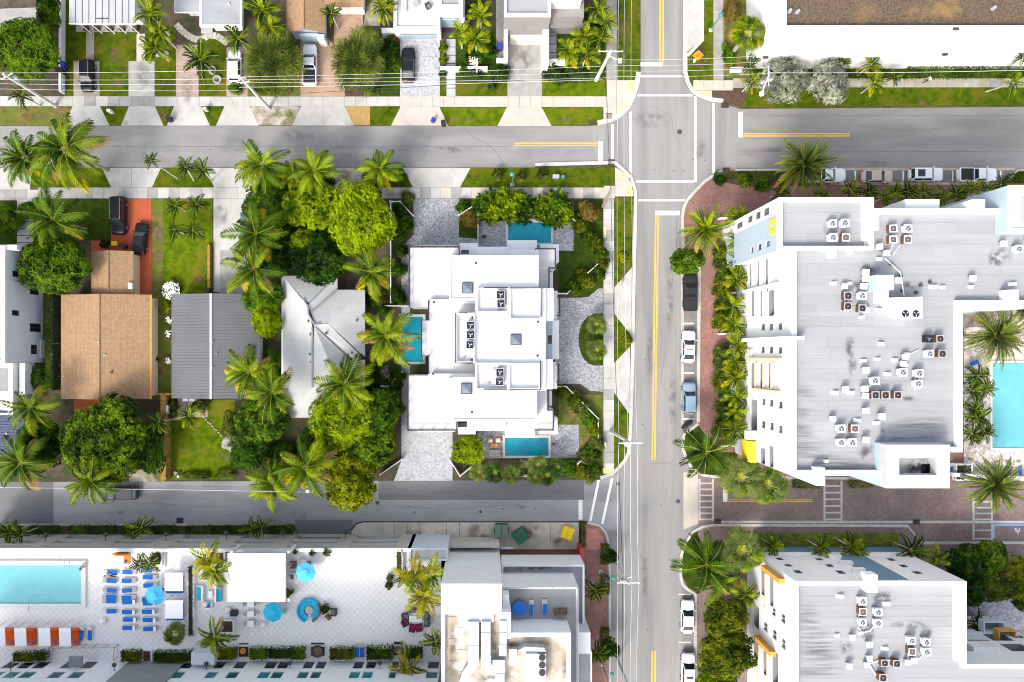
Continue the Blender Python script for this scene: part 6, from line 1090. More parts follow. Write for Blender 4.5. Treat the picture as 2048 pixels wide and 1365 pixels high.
park(car('suv','white',4.9,1.95,roofglass=(.15,.85)),1855,348,0,'white SUV with long panoramic roof in the parking bay',.03)
park(car('pickup','white',5.6,1.95,bed='cover'),1957,349,0,'white pickup with covered black bed at the end of the parking bay',.03)
park(car('pickup','matte_black',5.4,1.95,bed='cover'),1382,585,90,'matte black pickup at the kerb below the round street tree',.03)
park(car('sedan','white',4.75,1.9,roofglass=(.50,.85)),1379,694,88,'white sedan with dark sunroof at the kerb between marked bays',.03)
park(car('suv','blue_grey',4.6,1.9),1380,797,90,'blue-grey hatchback parked before the motorcycle at the kerb',.03)
park(car('suv','dark_grey',4.7,1.9,rear='car_glass_light'),240,988,180,'dark car with pale roof on the alley under yellowing palm fronds',.03)
park(car('sedan','white',4.85,1.9),1377,1236,89,'white sedan at the kerb beside the orange-balcony block',.03)
park(car('suv','white',4.8,1.9,roofglass=(.45,.75)),1378,1342,89,'white SUV with square sunroof parked behind the white sedan',.03)
mc = thing('motorcycle',W(1375,850,.03),'motorcycle under a black cover beside the grass island','motorcycle'); m = MB(); prof = [(-1.0,.12,.5),(-.75,.28,.85),(-.3,.34,1.0),(.1,.30,.95),(.45,.36,1.1),(.75,.24,.8),(1.0,.12,.55)]; ca,sa = math.cos(R(40)),math.sin(R(40)); o_ = W(1375,850,.5)
for x,w,z in prof:
 for y,zz in ((-1,.25),(-.9,.6),(-.3,1),(.3,1),(.9,.6),(1,.25)): m.v.append((o_.x + x * ca - y * w * sa,o_.y + x * sa + y * w * ca,.03 + zz * z))
for i in range(6):
 for k in range(5): m.f.append((i * 6 + k,(i + 1) * 6 + k,(i + 1) * 6 + k + 1,i * 6 + k + 1)); m.m.append(0)
m.build('cover','plastic_black',mc,smooth=True)
for x in (-.7,.75): q = (o_.x + x * ca,o_.y + x * sa,.32); MB().tube([(q[0] + .06 * sa,q[1] - .06 * ca,.32),(q[0] - .06 * sa,q[1] + .06 * ca,.32)],.3,14).build('wheel','tyre',mc)
# ---------------------------------------------------------------- utility poles, wires, lamps
def pole(base,top,h,label,r=.22,m='pole_concrete',arms=(),trans=(),name='utility_pole',lamp=None):
 b = W(*base,.05); t_ = W(*top,h); t = thing(name,(b.x,b.y,.05),label,'pole'); MB().tube([b,t_],[r,r * .6],8).build('shaft',m,t); d = t_ - b
 for f,ang,ln in arms:
  q = b + d * f; u = Vector((math.cos(R(ang)),math.sin(R(ang)),0)) * ln / 2; a = MB().tube([q - u,q + u],.07,5).build('crossarm','metal_white',t)
  for s in (-1,-.4,.4,1): p = q + u * s * .95; MB().lathe([(.06,0),(.09,.06),(.05,.14),(.08,.2),(.02,.26)],p,8).build('insulator','porcelain',a)
 for f,ang in trans: q = b + d * f + Vector((math.cos(R(ang)),math.sin(R(ang)),0)) * .42; MB().lathe([(.28,0),(.3,.1),(.3,.8),(.2,.9),(.03,.92)],q,12).build('transformer','metal_galv',t)
 if lamp: q = W(*lamp,h - 1.5); MB().tube([b + d * .85,q],.06,5).build('lamp_arm','metal_white',t); MB().box(q.x - .25,q.y - .3,q.z - .1,q.x + .25,q.y + .3,q.z + .1).build('lamp_head','plastic_white',t)
 return t_
pole((112,213),(6,148),10.9,'thick pale utility pole beside the first driveway on the north street',.27,arms=((.93,30,1.6),),trans=((.75,60),)); pole((539,218),(478,152),11.5,'pale utility pole with looping jumper wires near the white SUV',.26,arms=((.95,0,1.4),(.82,10,1.2)))
pole((1192,161),(1222,102),10.5,'pale utility pole in the corner garden of the taupe house',.3,arms=((.98,0,3.2),),lamp=(1240,122)); pole((953,152),(955,118),7,'slim white pole with a round lamp among the yard shrubs',.12,m='metal_white')
pole((1221,863),(1262,887),14.5,'pale utility pole on the main street with three transformers and crossarm',.27,arms=((.99,0,3.0),),trans=((.86,200),(.86,240),(.86,280))); pole((1229,1122),(1258,1168),10.5,'utility pole beside the brick pavement with white crossarm',.22,arms=((.96,0,3.0),(.8,20,1.6)),trans=((.8,200),)); pole((1235,1318),(1256,1370),9.5,'utility pole by the lower clipped street tree',.22,arms=((.93,0,2.2),)); pole((1205,414),(1222,379),9,'short leaning utility pole at the street corner by the white house',.24,m='pole_wood'); pole((1540,145),(1525,130),3.0,'grey signal post beside the silver buttonwood tree',.1,m='metal_galv')
pole((1521,192),(1538,150),9.5,'white steel street pole with bracket lamp among silver-leaved trees',.16,m='metal_white',arms=((.95,90,2.6),(.7,20,1.6)),lamp=(1523,188)); pole((597,962),(628,982),8,'alley utility pole hidden beside coconut palm fronds',.18,trans=((.9,0),(.9,180)))
def wire(a,b,sag,m,label,r=.035,group=None,n=14):
 P = [W(a[0],a[1],a[2]).lerp(W(b[0],b[1],b[2]),i / n) - Vector((0,0,sag * 4 * (i / n) * (1 - i / n))) for i in range(n + 1)]
 return MB().tube(P,r,5,False).build('power_line',m,label=label,cat='cable',group=group)
G1 = 'power lines along the north street'
for y in (148,161,169,179): wire((-60,y - 2,10.3),(478,y - 8 + (y - 148) * .35,10.8),.35,'cable_pale','pale power line strung between the two leaning poles on the north street',.018,G1)
for i,y in enumerate((154,160,165)): wire((478,y,10.8),(1218,132 + i * 12,9.6),.45,'cable_pale','pale power line crossing above the drives to the corner garden pole',.018,'power lines to the corner pole')
wire((540,190,7),(1205,150,7),.3,'cable_black','thin black telephone cable sagging across the drives',.03); wire((478,175,8),(1205,160,8.0),.3,'cable_pale','lower pale cable running above the hedges to the corner',.025)
for i in range(4): wire((1226,120 + i * 11,9.6),(1538,111 + i * 12,9.2),.5,'cable_pale','pale power line crossing the main street north of the junction',.018,'power lines over the north crossing')
wire((1538,146,9.2),(2120,139,9.2),.4,'cable_pale','single pale power line in front of the white warehouse',.03); wire((-60,975,7.5),(628,985,7.6),.3,'cable_pale','thin pale power line above the alley road',.03)
for i,x in enumerate((1238,1250,1264)): wire((x,-60,10),(x - 2,110,10),.1,'cable_pale','pale power line running north above the grass verge',.018,'power lines north'); wire((x - 2,110,10),(1238 + i * 18,884,13.6),.9,'cable_pale','pale power line spanning the junction along the main street',.02,'power lines over the junction')
for i,x in enumerate((1238,1250,1262,1276)): wire((x,884,13.6),(1236 + i * 14,1166,10),.7,'cable_pale','pale power line above the main street by the alley mouth',.024,'power lines south'); wire((1236 + i * 14,1166,10),(1236 + i * 12,1420,9.5),.3,'cable_pale','pale power line above the brick pavement kerb',.024,'power lines far south')
wire((1213,162,6.5),(1222,390,6.5),.3,'cable_black','black telephone cable hanging from the corner garden pole to the leaning pole',.03); wire((1222,390,6.5),(1236,868,7.0),.5,'cable_black','black telephone cable running above the pavement to the transformer pole',.035); wire((1236,868,7),(1246,1140,7),.4,'cable_black','black telephone cable crossing the alley mouth',.04); wire((1246,1140,7),(1245,1345,7),.3,'cable_black','black telephone cable beside the brick pavement',.04)
def lamp(base,top,h,label,m='lamp_teal'):
 b = W(*base,.1); q = W(*top,h); t = thing('street_lamp',(b.x,b.y,.1),label,'street lamp'); MB().tube([b,Vector((b.x,b.y,h * .95)),q],[.09,.07,.06],7).build('post',m,t); MB().lathe([(.12,-.25),(.32,-.05),(.3,.1),(.05,.22)],q,12).build('lantern',m,t); MB().box(b.x - .25,b.y - .25,.0,b.x + .25,b.y + .25,.22).build('base','pole_concrete',t)
lamp((1421,61),(1442,30),5.5,'teal street lamp beside the lay-by pavement'); lamp((1024,370),(1024,349),5.5,'teal street lamp on the grass verge before the white house'); lamp((1201,1143),(1227,1156),5,'teal street lamp by the clipped trees of the brick pavement'); lamp((1205,1330),(1224,1349),5,'teal street lamp below the lower clipped street tree')
for i,(x,y) in enumerate(((97,1077),(217,1076),(337,1075),(458,1073),(571,1072),(696,1071))):
 xw,zw = ony(Yn,x - 5,y + 6); t = thing('wall_lamp',(xw,Yn,zw),'black disc lamp on a bracket along the beige hotel street front','lamp','disc lamps on the hotel front'); q = Vector((xw,Yn + .9,zw + .1)); MB().tube([(xw,Yn,zw),(xw,Yn + .5,zw + .1),q],.05,5).build('bracket','iron_dark',t); MB().lathe([(.1,-.2),(.33,-.05),(.33,.02),(.08,.12)],q,14).build('shade','iron_dark',t)
for x,y in ((25,1337),(232,1336),(416,1334),(583,1332),(763,1331)):
 xw,zw = ony(Yt,x - 3,y + 6); t = thing('wall_lamp',(xw,Yt,zw),'black disc lamp on a bracket on the hotel tower wall','lamp','disc lamps on the tower wall'); q = Vector((xw,Yt + .8,zw + .1)); MB().tube([(xw,Yt,zw),(xw,Yt + .4,zw + .1),q],.05,5).build('bracket','iron_dark',t); MB().lathe([(.1,-.2),(.31,-.05),(.31,.02),(.08,.12)],q,14).build('shade','iron_dark',t)
# ---------------------------------------------------------------- street furniture
sg = thing('road_sign',W(1390,122,.1),'orange diamond road-works sign on the grass by the crossing','sign'); q = W(1396,111,2.0); MB().add([(q.x - .85,q.y,q.z),(q.x,q.y - .62,q.z - .35),(q.x + .85,q.y,q.z),(q.x,q.y + .62,q.z + .35)],[(0,1,2,3),(3,2,1,0)]).build('panel','sign_orange',sg); b = W(1388,123,.1); MB().tube([b,q - Vector((0,0,.05))],.04,5).build('post','metal_galv',sg); MB().box(b.x - .15,b.y - .2,.1,b.x + .15,b.y + .2,.5).build('base','plastic_white',sg)
for k in range(3): MB().box(q.x - .3,q.y + .12 - k * .16,q.z + .11 - k * .09,q.x + .3,q.y + .15 - k * .16,q.z + .13 - k * .09).build('lettering_bar','plastic_black',sg)
def bench(px,py,ang,label,L=1.9):
 t = thing('bench',W(px,py,.1),label,'bench'); o = W(px,py,.4); u = Vector((math.cos(R(ang)),math.sin(R(ang)),0)); v = Vector((-u.y,u.x,0))
 for k in range(4): a = o + v * (.28 - k * .17); MB().add([a - u * L / 2 + v * .07 + Vector((0,0,.08)),a + u * L / 2 + v * .07 + Vector((0,0,.08)),a + u * L / 2 - v * .07 + Vector((0,0,.08)),a - u * L / 2 - v * .07 + Vector((0,0,.08))],[(3,2,1,0)]).build('seat_slat','plastic_white',t)
 for s in (-1,1): a = o + u * s * L * .4; MB().box(a.x - .06,a.y - .3,.1,a.x + .06,a.y + .3,.47).build('leg','metal_galv',t)
 a = o + v * .38; MB().tube([a - u * L / 2 + Vector((0,0,.45)),a + u * L / 2 + Vector((0,0,.45))],.06,5).build('backrest','plastic_white',t)
bench(1472,143,0,'white bus bench near the fan palm at the corner')
def bin_(px,py,body,lid,label,ang=0,s=1.0,z=.12):
 o = W(px,py,z + .6); t = thing('wheeled_bin',(o.x,o.y,z),label,'bin'); o.z = z; c_,s_ = math.cos(R(ang)),math.sin(R(ang))
 def P(x,y,zz): return (o.x + (x * c_ - y * s_) * s,o.y + (x * s_ + y * c_) * s,z + zz * s)
 MB().add([P(-.24,-.28,.05),P(.24,-.28,.05),P(.24,.28,.05),P(-.24,.28,.05),P(-.30,-.38,1.0),P(.30,-.38,1.0),P(.30,.36,1.0),P(-.30,.36,1.0)],[(3,2,1,0),(0,1,5,4),(1,2,6,5),(2,3,7,6),(3,0,4,7)]).build('body',body,t)
 MB().add([P(-.33,-.42,1.0),P(.33,-.42,1.0),P(.33,.40,1.03),P(-.33,.40,1.03),P(-.30,-.38,1.07),P(.30,-.38,1.07),P(.30,.36,1.12),P(-.30,.36,1.12)],[(4,5,6,7),(0,1,5,4),(1,2,6,5),(2,3,7,6),(3,0,4,7)]).build('lid',lid,t)
 MB().tube([P(-.25,.46,.95),P(.25,.46,.95)],.025,5).build('handle','plastic_black',t)
 for x in (-.26,.26): MB().tube([P(x - .03,.34,.13),P(x + .03,.34,.13)],.12,10).build('wheel','tyre',t)
bin_(339,239,'plastic_black','plastic_black','black wheeled bin standing on the third driveway apron',10); bin_(866,241,'plastic_blue','plastic_blue','blue wheeled bin at the kerb of the pale paver drive',-25,.8); bin_(887,248,'plastic_black','plastic_black','black wheeled bin at the roadside by the pale paver drive',5); bin_(123,144,'plastic_black','plastic_black','black wheeled bin against the white boundary wall',90,1.2); bin_(128,131,'plastic_blue','plastic_blue','blue wheeled bin against the white boundary wall',0); bin_(1000,96,'plastic_black','plastic_blue','black bin with a blue lid beside the garage wall',0,1.1); bin_(248,493,'plastic_black','plastic_black','black bin beside the garage on the orange drive',60); bin_(417,583,'plastic_black','plastic_black','black bin at the corner of the grey metal roof',0)
def dumpster(px,py,ang,m,lid,label,L=1.9,Wd=1.6):
 o = W(px,py,1.2); t = thing('dumpster',(o.x,o.y,.1),label,'dumpster'); c_,s_ = math.cos(R(ang)),math.sin(R(ang))
 def P(x,y,zz): return (o.x + x * c_ - y * s_,o.y + x * s_ + y * c_,.1 + zz)
 a,b = L / 2,Wd / 2; MB().add([P(-a * .92,-b * .8,.1),P(a * .92,-b * .8,.1),P(a * .92,b * .9,.1),P(-a * .92,b * .9,.1),P(-a,-b,1.15),P(a,-b,1.15),P(a,b,1.35),P(-a,b,1.35)],[(3,2,1,0),(0,1,5,4),(1,2,6,5),(2,3,7,6),(3,0,4,7)]).build('body',m,t)
 for s in (-1,1): x0,x1 = (-a,-.02) if s < 0 else (.02,a); MB().add([P(x0,-b - .05,1.16),P(x1,-b - .05,1.16),P(x1,b,1.36),P(x0,b,1.36),P(x0,-b - .05,1.21),P(x1,-b - .05,1.21),P(x1,b,1.42),P(x0,b,1.42)],[(4,5,6,7),(0,1,5,4),(1,2,6,5),(2,3,7,6),(3,0,4,7)]).build('lid',lid,t)
 for s in (-1,1): MB().tube([P(s * (a + .05),-b * .5,.7),P(s * (a + .05),b * .5,.7)],.07,5).build('lifting_sleeve',m,t)
dumpster(1003,1062,0,'steel_green','steel_green_pale','green dumpster with pale lids standing square in the alley apron',1.9,1.9); dumpster(1041,1072,35,'steel_green','steel_green','dark green dumpster standing askew in the alley apron',2.0,1.9); dumpster(1135,1066,-20,'steel_yellow','steel_yellow','bright yellow dumpster at the end of the alley apron',1.6,1.7)
def box_thing(name,px,py,w,d,h,m,label,cat,z=.1,lid=None):
 o = W(px,py,z + h); t = thing(name,(o.x,o.y,z),label,cat); MB().add([(o.x - w / 2,o.y - d / 2,z),(o.x + w / 2,o.y - d / 2,z),(o.x + w / 2,o.y + d / 2,z),(o.x - w / 2,o.y + d / 2,z),(o.x - w * .47,o.y - d * .47,z + h),(o.x + w * .47,o.y - d * .47,z + h),(o.x + w * .47,o.y + d * .47,z + h),(o.x - w * .47,o.y + d * .47,z + h)],[(4,5,6,7),(0,1,5,4),(1,2,6,5),(2,3,7,6),(3,0,4,7)]).build('body',m,t); MB().box(o.x - w * .52,o.y - d * .52,z + h,o.x + w * .52,o.y + d * .52,z + h + .06).build('lid',lid or m,t)
box_thing('utility_cabinet',1112,353,.9,.5,.8,'metal_galv','grey utility cabinet on the verge before the white house','cabinet'); box_thing('utility_cabinet',1126,354,.5,.45,.6,'lamp_teal','small green utility cabinet on the verge','cabinet'); box_thing('utility_cabinet',1208,890,.5,.6,.7,'plastic_white','white meter box beside the transformer pole','cabinet'); box_thing('utility_cabinet',330,820,.8,1.2,1.1,'plastic_white','white storage box on the brown fence by the small palms','box',.6); box_thing('utility_cabinet',1260,680,.5,.45,.6,'plastic_black','small black box at the kerb of the round-island drive','cabinet')
for x,y,l in ((217,221,'white letterbox on the first grass verge'),(409,217,'striped blue and white letterbox beside the third apron')): box_thing('letterbox',x,y,.5,.35,1.0,'plastic_white' if x < 300 else 'fabric_pale_grey',l,'letterbox',.08)
box_thing('storage_crate',228,487,.8,.6,.4,'steel_yellow','yellow crate on the orange drive before the garage','crate'); box_thing('storage_crate',305,608,.9,.9,.7,'plastic_black','dark round-topped cistern beside the brown-roofed house','tank')
for i,(y,l) in enumerate(((640,'white crate near the dark cistern by the brown house'),(646,'grey crate touching the white crate by the brown house'),(664,'lone grey crate midway along the brown house wall'),(690,'tall white crate at the end of the brown house wall'))): box_thing('storage_crate',304 + (i % 2) * 2,y,.55,.5,.5 + .1 * (i == 3),'plastic_white' if 'white' in l else 'concrete_grey',l,'crate')
# fences
def fence(pts,h,m,label,w=.12,posts=None,cap=None,board=None,cat='fence'):
 P = [W(x,y,h) for x,y in pts]; t = thing('fence',(P[0].x,P[0].y,.05),label,cat)
 for i in range(len(P) - 1):
  a,b = P[i],P[i + 1]; L = (b - a).length; d = (b - a) / L; n = max(1,int(L / (board or 2.0)))
  for k in range(n):
   p,q = a + d * (L * k / n + .02),a + d * (L * (k + 1) / n - .02); strip(MB(),[p[:2],q[:2]],w,.05,h - (.03 if k % 2 else 0)).build('fence_panel' if not board else 'fence_board',m,t)
 for p in P: MB().box(p.x - .09,p.y - .09,.05,p.x + .09,p.y + .09,h + .08).build('fence_post',m,t)
 return t
fence([(326,790),(326,962)],1.9,'wood_brown','ochre plank fence between the lawn and the big mango tree',.75,board=.75); fence([(318,789),(340,789)],1.8,'wood_brown','short ochre plank fence return by the grey metal house',.3,board=.6); fence([(417,490),(417,576)],.9,'wood_brown','low ochre timber edging along the concrete drive',.35,board=1.0)
for pts,l in (([(800,404),(825,430)],'white picket fence west of the grey paver drive'),([(918,430),(958,405)],'white garden fence slanting from the paver drive to the hedge'),([(1135,428),(1152,444)],'short white fence beyond the hedge near the patio pool'),([(1175,460),(1199,480)],'white fence piece in the corner garden hedge'),([(1201,498),(1202,523),(1176,546)],'white angled fence inside the corner garden hedge'),([(1115,587),(1135,587),(1153,569)],'white angled fence where the round drive meets the corner garden'),([(1115,774),(1133,774),(1197,838),(1196,891),(1184,902)],'long white fence round the south garden of the white house'),([(1167,918),(1156,928)],'short white fence behind the alley hedge'),([(900,922),(920,953),(950,929)],'white V-shaped fence by the alley drive'),([(803,920),(760,950)],'white fence beside the pale alley drive'),([(1042,953),(1064,953)],'short white fence panel among the alley palms'),([(780,403),(800,403)],'white fence return beside the bright mango tree'),([(781,404),(781,605)],'white fence down the west side of the white house'),([(762,612),(845,612)],'white fence closing the narrow pool court on the north'),([(762,773),(776,773),(804,744)],'white fence closing the narrow pool court on the south'),([(956,427),(956,492)],'thin white fence between the paver drive and patio')): fence(pts,1.3,'plastic_white',l,.1)
fence([(105,595),(103,780)],1.9,'pot_dark','tall black fence with white cross rails beside the white modern house',.12,board=1.9)
for i in range(8): MB().pbox(102,596 + i * 22.3,118,598.5 + i * 22.3,.1,.35).build('path_bar','plastic_white',BL['w'])
# ---------------------------------------------------------------- deck and garden furniture
def lounger_proto(cush,back=True):
 t = thing('sun_lounger',(0,0,0)); MB().box(-.95,-.33,.22,.95,.33,.30).build('frame','plastic_white',t); MB().box(-.93,-.29,.30,.38,.29,.37).build('cushion',cush,t); MB().box(.40,-.29,.30,.93,.29,.33).build('mesh_panel','fabric_pale_grey',t)
 if back: MB().add([(.46,-.29,.30),(.46,.29,.30),(.98,.29,.62),(.98,-.29,.62),(.46,-.29,.37),(.46,.29,.37),(.96,.29,.70),(.96,-.29,.70)],[(4,7,6,5),(0,1,2,3),(0,3,7,4),(1,5,6,2),(2,6,7,3),(0,4,5,1)]).build('backrest','fabric_white',t)
 for x in (-.8,.8):
  for y in (-.27,.27): MB().box(x - .04,y - .04,0,x + .04,y + .04,.22).build('leg','plastic_white',t)
 return proto(t)
LG = [lounger_proto('fabric_blue',True),lounger_proto('fabric_blue',False)]
def lounger(px,py,ang,label,z=ZD,kind=0,group='blue loungers'): p = W(px + random.uniform(-1.6,1.6),py + random.uniform(-.5,.5),z + .5); p.z = z + .02; place(LG[kind],p,R(ang + random.uniform(-4,4)),1.0,label,'sun lounger',group)
for y in (1145,1163,1182,1195,1204,1224): lounger(218,y,180,'blue sun lounger in the row nearest the lap pool end',kind=0 if y in (1145,1224) else 1,group='loungers first row')
for y in (1146,1163,1182,1197,1205,1225,1240,1257): lounger(257,y,0,'blue sun lounger in the middle deck row',kind=1 if y < 1200 else 0,group='loungers middle row')
for y in (1142,1156,1172,1200,1208,1225,1241,1259): lounger(298,y,0,'blue sun lounger in the deck row beside the white cabanas',kind=1 if y < 1200 else 0,group='loungers third row')
for x in (163,180): lounger(x,1268,84,'blue sun lounger beside the orange cabanas',group='loungers by orange cabanas')
for x in (1064,1089): lounger(x,1216,90,'blue sun lounger on the tower side terrace',zt,1,'terrace loungers')
for x in (2000,2020,2041): lounger(x,938,90,'blue sun lounger beside the courtyard pool',.14,1,'courtyard loungers')
lounger(1953,725,20,'blue sun lounger under the courtyard date palm',.14,1,None); lounger(1901,940,90,'blue sun lounger by the white stair tower',.14,1,None)
for x in (715,724): lounger(x,1302,90,'blue and white striped lounger at the tower foot',ZD,1,'tower foot loungers')
def cabana(px,py,label,w=2.0,d=2.0,seat='fabric_orange',dx=1.3,group=None,h=2.1,slope=.0,dy=0):
 o = W(px,py,ZD + h); t = thing('cabana',(o.x,o.y,ZD),label,'cabana',group); z = ZD + h
 MB().add([(o.x - w / 2,o.y - d / 2,z),(o.x + w / 2,o.y - d / 2,z),(o.x + w / 2,o.y + d / 2,z + slope),(o.x - w / 2,o.y + d / 2,z + slope),(o.x - w / 2,o.y - d / 2,z + .06),(o.x + w / 2,o.y - d / 2,z + .06),(o.x + w / 2,o.y + d / 2,z + slope + .06),(o.x - w / 2,o.y + d / 2,z + slope + .06)],[(4,5,6,7),(3,2,1,0),(0,1,5,4),(1,2,6,5),(2,3,7,6),(3,0,4,7)]).build('canopy','fabric_white',t)
 for sx in (-1,1):
  for sy in (-1,1): MB().tube([(o.x + sx * w * .47,o.y + sy * d * .47,ZD),(o.x + sx * w * .47,o.y + sy * d * .47,z)],.035,5).build('post','metal_galv',t)
 MB().box(o.x - w * .46 + dx,o.y - d * .46 + dy,ZD + .1,o.x + w * .46 + dx,o.y + d * .46 + dy,ZD + .45).build('daybed',seat,t); MB().box(o.x - w * .46 + dx,o.y + d * .40 + dy,ZD + .45,o.x + w * .46 + dx,o.y + d * .46 + dy,ZD + 1.0).build('daybed_back',seat,t); MB().lathe([(.16,.45),(.2,.55),(.16,.65),(.02,.66)],(o.x + dx + w * .2,o.y - d * .25 + dy,ZD),10).build('cushion','fabric_blue',t)
for x in (0,42,90,131): cabana(x,1274,'cabana with white awning over an orange daybed by the lap pool',1.55,2.5,group='orange cabanas',dx=.08,slope=.15,dy=-.75)
cabana(230,1125,'white canopy cabana with orange seating under the deck parapet',2.3,1.6,'fabric_orange_light',.1); cabana(348,1164,'square white canopy cabana above the upper lounger rows',2.45,2.45,'fabric_blue',-.75,'white cabanas',dy=-1.0); cabana(348,1219,'square white canopy cabana near the potted fan palm',2.45,2.45,'fabric_blue',-.75,'white cabanas',dy=-1.0)
def parasol(px,py,label,r=1.35,m='fabric_sky',z=ZD):
 o = W(px,py,z + 2.4); t = thing('parasol',(o.x,o.y,z),label,'parasol'); MB().tube([(o.x,o.y,z),(o.x,o.y,z + 2.5)],.035,6).build('pole','metal_galv',t); MB().lathe([(.3,0),(.3,.08),(.03,.1)],(o.x,o.y,z),12).build('base','iron_dark',t)
 for k in range(8):
  a,b = 2 * math.pi * k / 8,2 * math.pi * (k + 1) / 8; p = lambda q,rr,zz: (o.x + rr * math.cos(q),o.y + rr * math.sin(q),z + zz); MB().add([p(a,r,2.0),p(b,r,2.0),p(b,.45,2.42),p(a,.45,2.42)],[(0,1,2,3)]).build('canopy_panel',m,t); MB().add([p(a,.55,2.46),p(b,.55,2.46),(o.x,o.y,z + 2.62)],[(0,1,2)]).build('vent_panel',m,t)
 return t
parasol(307,1193,'sky-blue octagonal parasol over the lounger rows'); parasol(610,1147,'sky-blue octagonal parasol beside the bar pavilion'); parasol(544,1227,'turquoise octagonal parasol below the bar pavilion',m='fabric_turquoise')
# round sofa
rs = thing('round_sofa',W(617,1221,ZD),'turquoise ring-shaped sofa round a small table on the deck','sofa'); o = W(618,1221,ZD + .4)
for k in range(9):
 a0,a1 = R(252 - 36 * k),R(252 - 36 * k - 34.5);
 if k == 9: break
 def sec(r0,r1,z0,z1):
  m = MB(); n = 5; vs = []
  for i in range(n + 1):
   a = a0 + (a1 - a0) * i / n
   for r_,z_ in ((r0,z0),(r1,z0),(r1,z1),(r0,z1)): vs.append((o.x + r_ * math.cos(a),o.y + r_ * math.sin(a),z_))
  fs = [(i * 4 + j,i * 4 + (j + 1) % 4,(i + 1) * 4 + (j + 1) % 4,(i + 1) * 4 + j) for i in range(n) for j in range(4)] + [(3,2,1,0),(n * 4,n * 4 + 1,n * 4 + 2,n * 4 + 3)]; return m.add(vs,fs)
 sec(.72,1.42,ZD + .08,ZD + .46).build('seat_cushion','fabric_turquoise',rs); sec(1.43,1.62,ZD + .08,ZD + .78).build('backrest','fabric_turquoise' if k < 6 else 'wicker',rs)
MB().lathe([(.4,.0),(.42,.35),(.55,.38),(.55,.42),(.02,.42)],(o.x,o.y,ZD),18).build('table','fabric_pale_grey',rs)
def sofa(px,py,w,d,cush,base,label,ang=0,z=ZD,pill=None,cat='sofa',arms=True):
 o = W(px,py,z + .4); t = thing('sofa' if w > 1.1 else 'armchair',(o.x,o.y,z),label,'sofa' if w > 1.1 else 'armchair'); t.rotation_euler = (0,0,R(ang)); OFF[t] = Vector()
 MB().box(-w / 2,-d / 2,.05,w / 2,d / 2,.25).build('frame',base,t); n = max(1,round(w / .8))
 for k in range(n): x0 = -w / 2 + .05 + (w - .1) * k / n; MB().box(x0 + .01,-d / 2 + .04,.25,x0 + (w - .1) / n - .01,d / 2 - .2,.45).build('seat_cushion',cush,t)
 MB().box(-w / 2,d / 2 - .2,.25,w / 2,d / 2,.8).build('backrest',base,t)
 if arms:
  for s in (-1,1): MB().box(s * w / 2 - .05,-d / 2,.25,s * w / 2 + .05,d / 2 - .2,.62).build('arm',base,t)
 if pill: MB().box(-.18,-.05,.45,.18,.12,.62).build('pillow',pill,t)
 return t
sofa(437,1190,1.9,.8,'fabric_turquoise','plastic_white','turquoise two-seat sofa with white frame beside the pavilion',90); sofa(438,1165,1.6,.8,'fabric_turquoise','plastic_white','turquoise sofa under the golden deck palm',90); sofa(417,1211,.9,.9,'fabric_turquoise','plastic_white','turquoise armchair with a magenta pillow',180,pill='fabric_magenta'); sofa(401,1187,2.0,.9,'fabric_turquoise','plastic_white','turquoise sofa against the hedge divider of the deck',-90)
sofa(586,1130,.8,.8,'fabric_pale_grey','wicker','wicker armchair with magenta cushion beside the pavilion',-90,pill='fabric_magenta'); sofa(586,1153,.8,.8,'fabric_grey','plastic_white','grey armchair with white frame beside the pavilion',-90); sofa(618,1128,.8,.8,'fabric_grey','plastic_white','grey armchair half under the sky-blue parasol',180)
sofa(833,1221,2.0,.8,'fabric_grey','wicker_dark','long grey wicker sofa above the white deck table',0); sofa(854,1238,1.9,.8,'fabric_grey','wicker_dark','grey wicker sofa at the right end of the white deck table',-90,pill='fabric_magenta');
for x,y,an,l in ((810,1234,100,'grey armchair at the left end of the white deck table'),(810,1246,120,'magenta-cushioned armchair by the white deck table corner'),(825,1257,170,'left magenta-cushioned armchair below the white deck table'),(838,1256,190,'right magenta-cushioned armchair below the white deck table')): sofa(x,y,.85,.85,'fabric_magenta' if 'magenta' in l else 'fabric_grey','wicker_dark',l,an)
def table(px,py,w,d,m,label,h=.5,z=ZD,cat='table',round_=False):
 o = W(px,py,z + h); t = thing('table',(o.x,o.y,z),label,cat)
 if round_: MB().lathe([(w / 2,h - .05),(w / 2,h),(.02,h)],(o.x,o.y,z),18).build('tabletop',m,t); MB().lathe([(.2,0),(.06,.05),(.06,h - .05)],(o.x,o.y,z),8).build('pedestal','metal_galv',t)
 else:
  MB().box(o.x - w / 2,o.y - d / 2,z + h - .07,o.x + w / 2,o.y + d / 2,z + h).build('tabletop',m,t)
  for sx in (-1,1):
   for sy in (-1,1): MB().box(o.x + sx * (w / 2 - .06) - .03,o.y + sy * (d / 2 - .06) - .03,z,o.x + sx * (w / 2 - .06) + .03,o.y + sy * (d / 2 - .06) + .03,z + h - .07).build('leg','metal_galv',t)
table(831,1238,1.75,.85,'plastic_white','long white table among magenta-cushioned armchairs'); table(420,1190,.65,.95,'plastic_white','white coffee table between the turquoise sofas')
for y in (1209,1229,1248): table(501,y,.9,.8,'plastic_white',{1209: 'square white bistro table touching the pavilion eave',1229: 'square white bistro table in the middle of the column',1248: 'square white bistro table nearest the globe lamp under the turquoise parasol'}[y],.75)
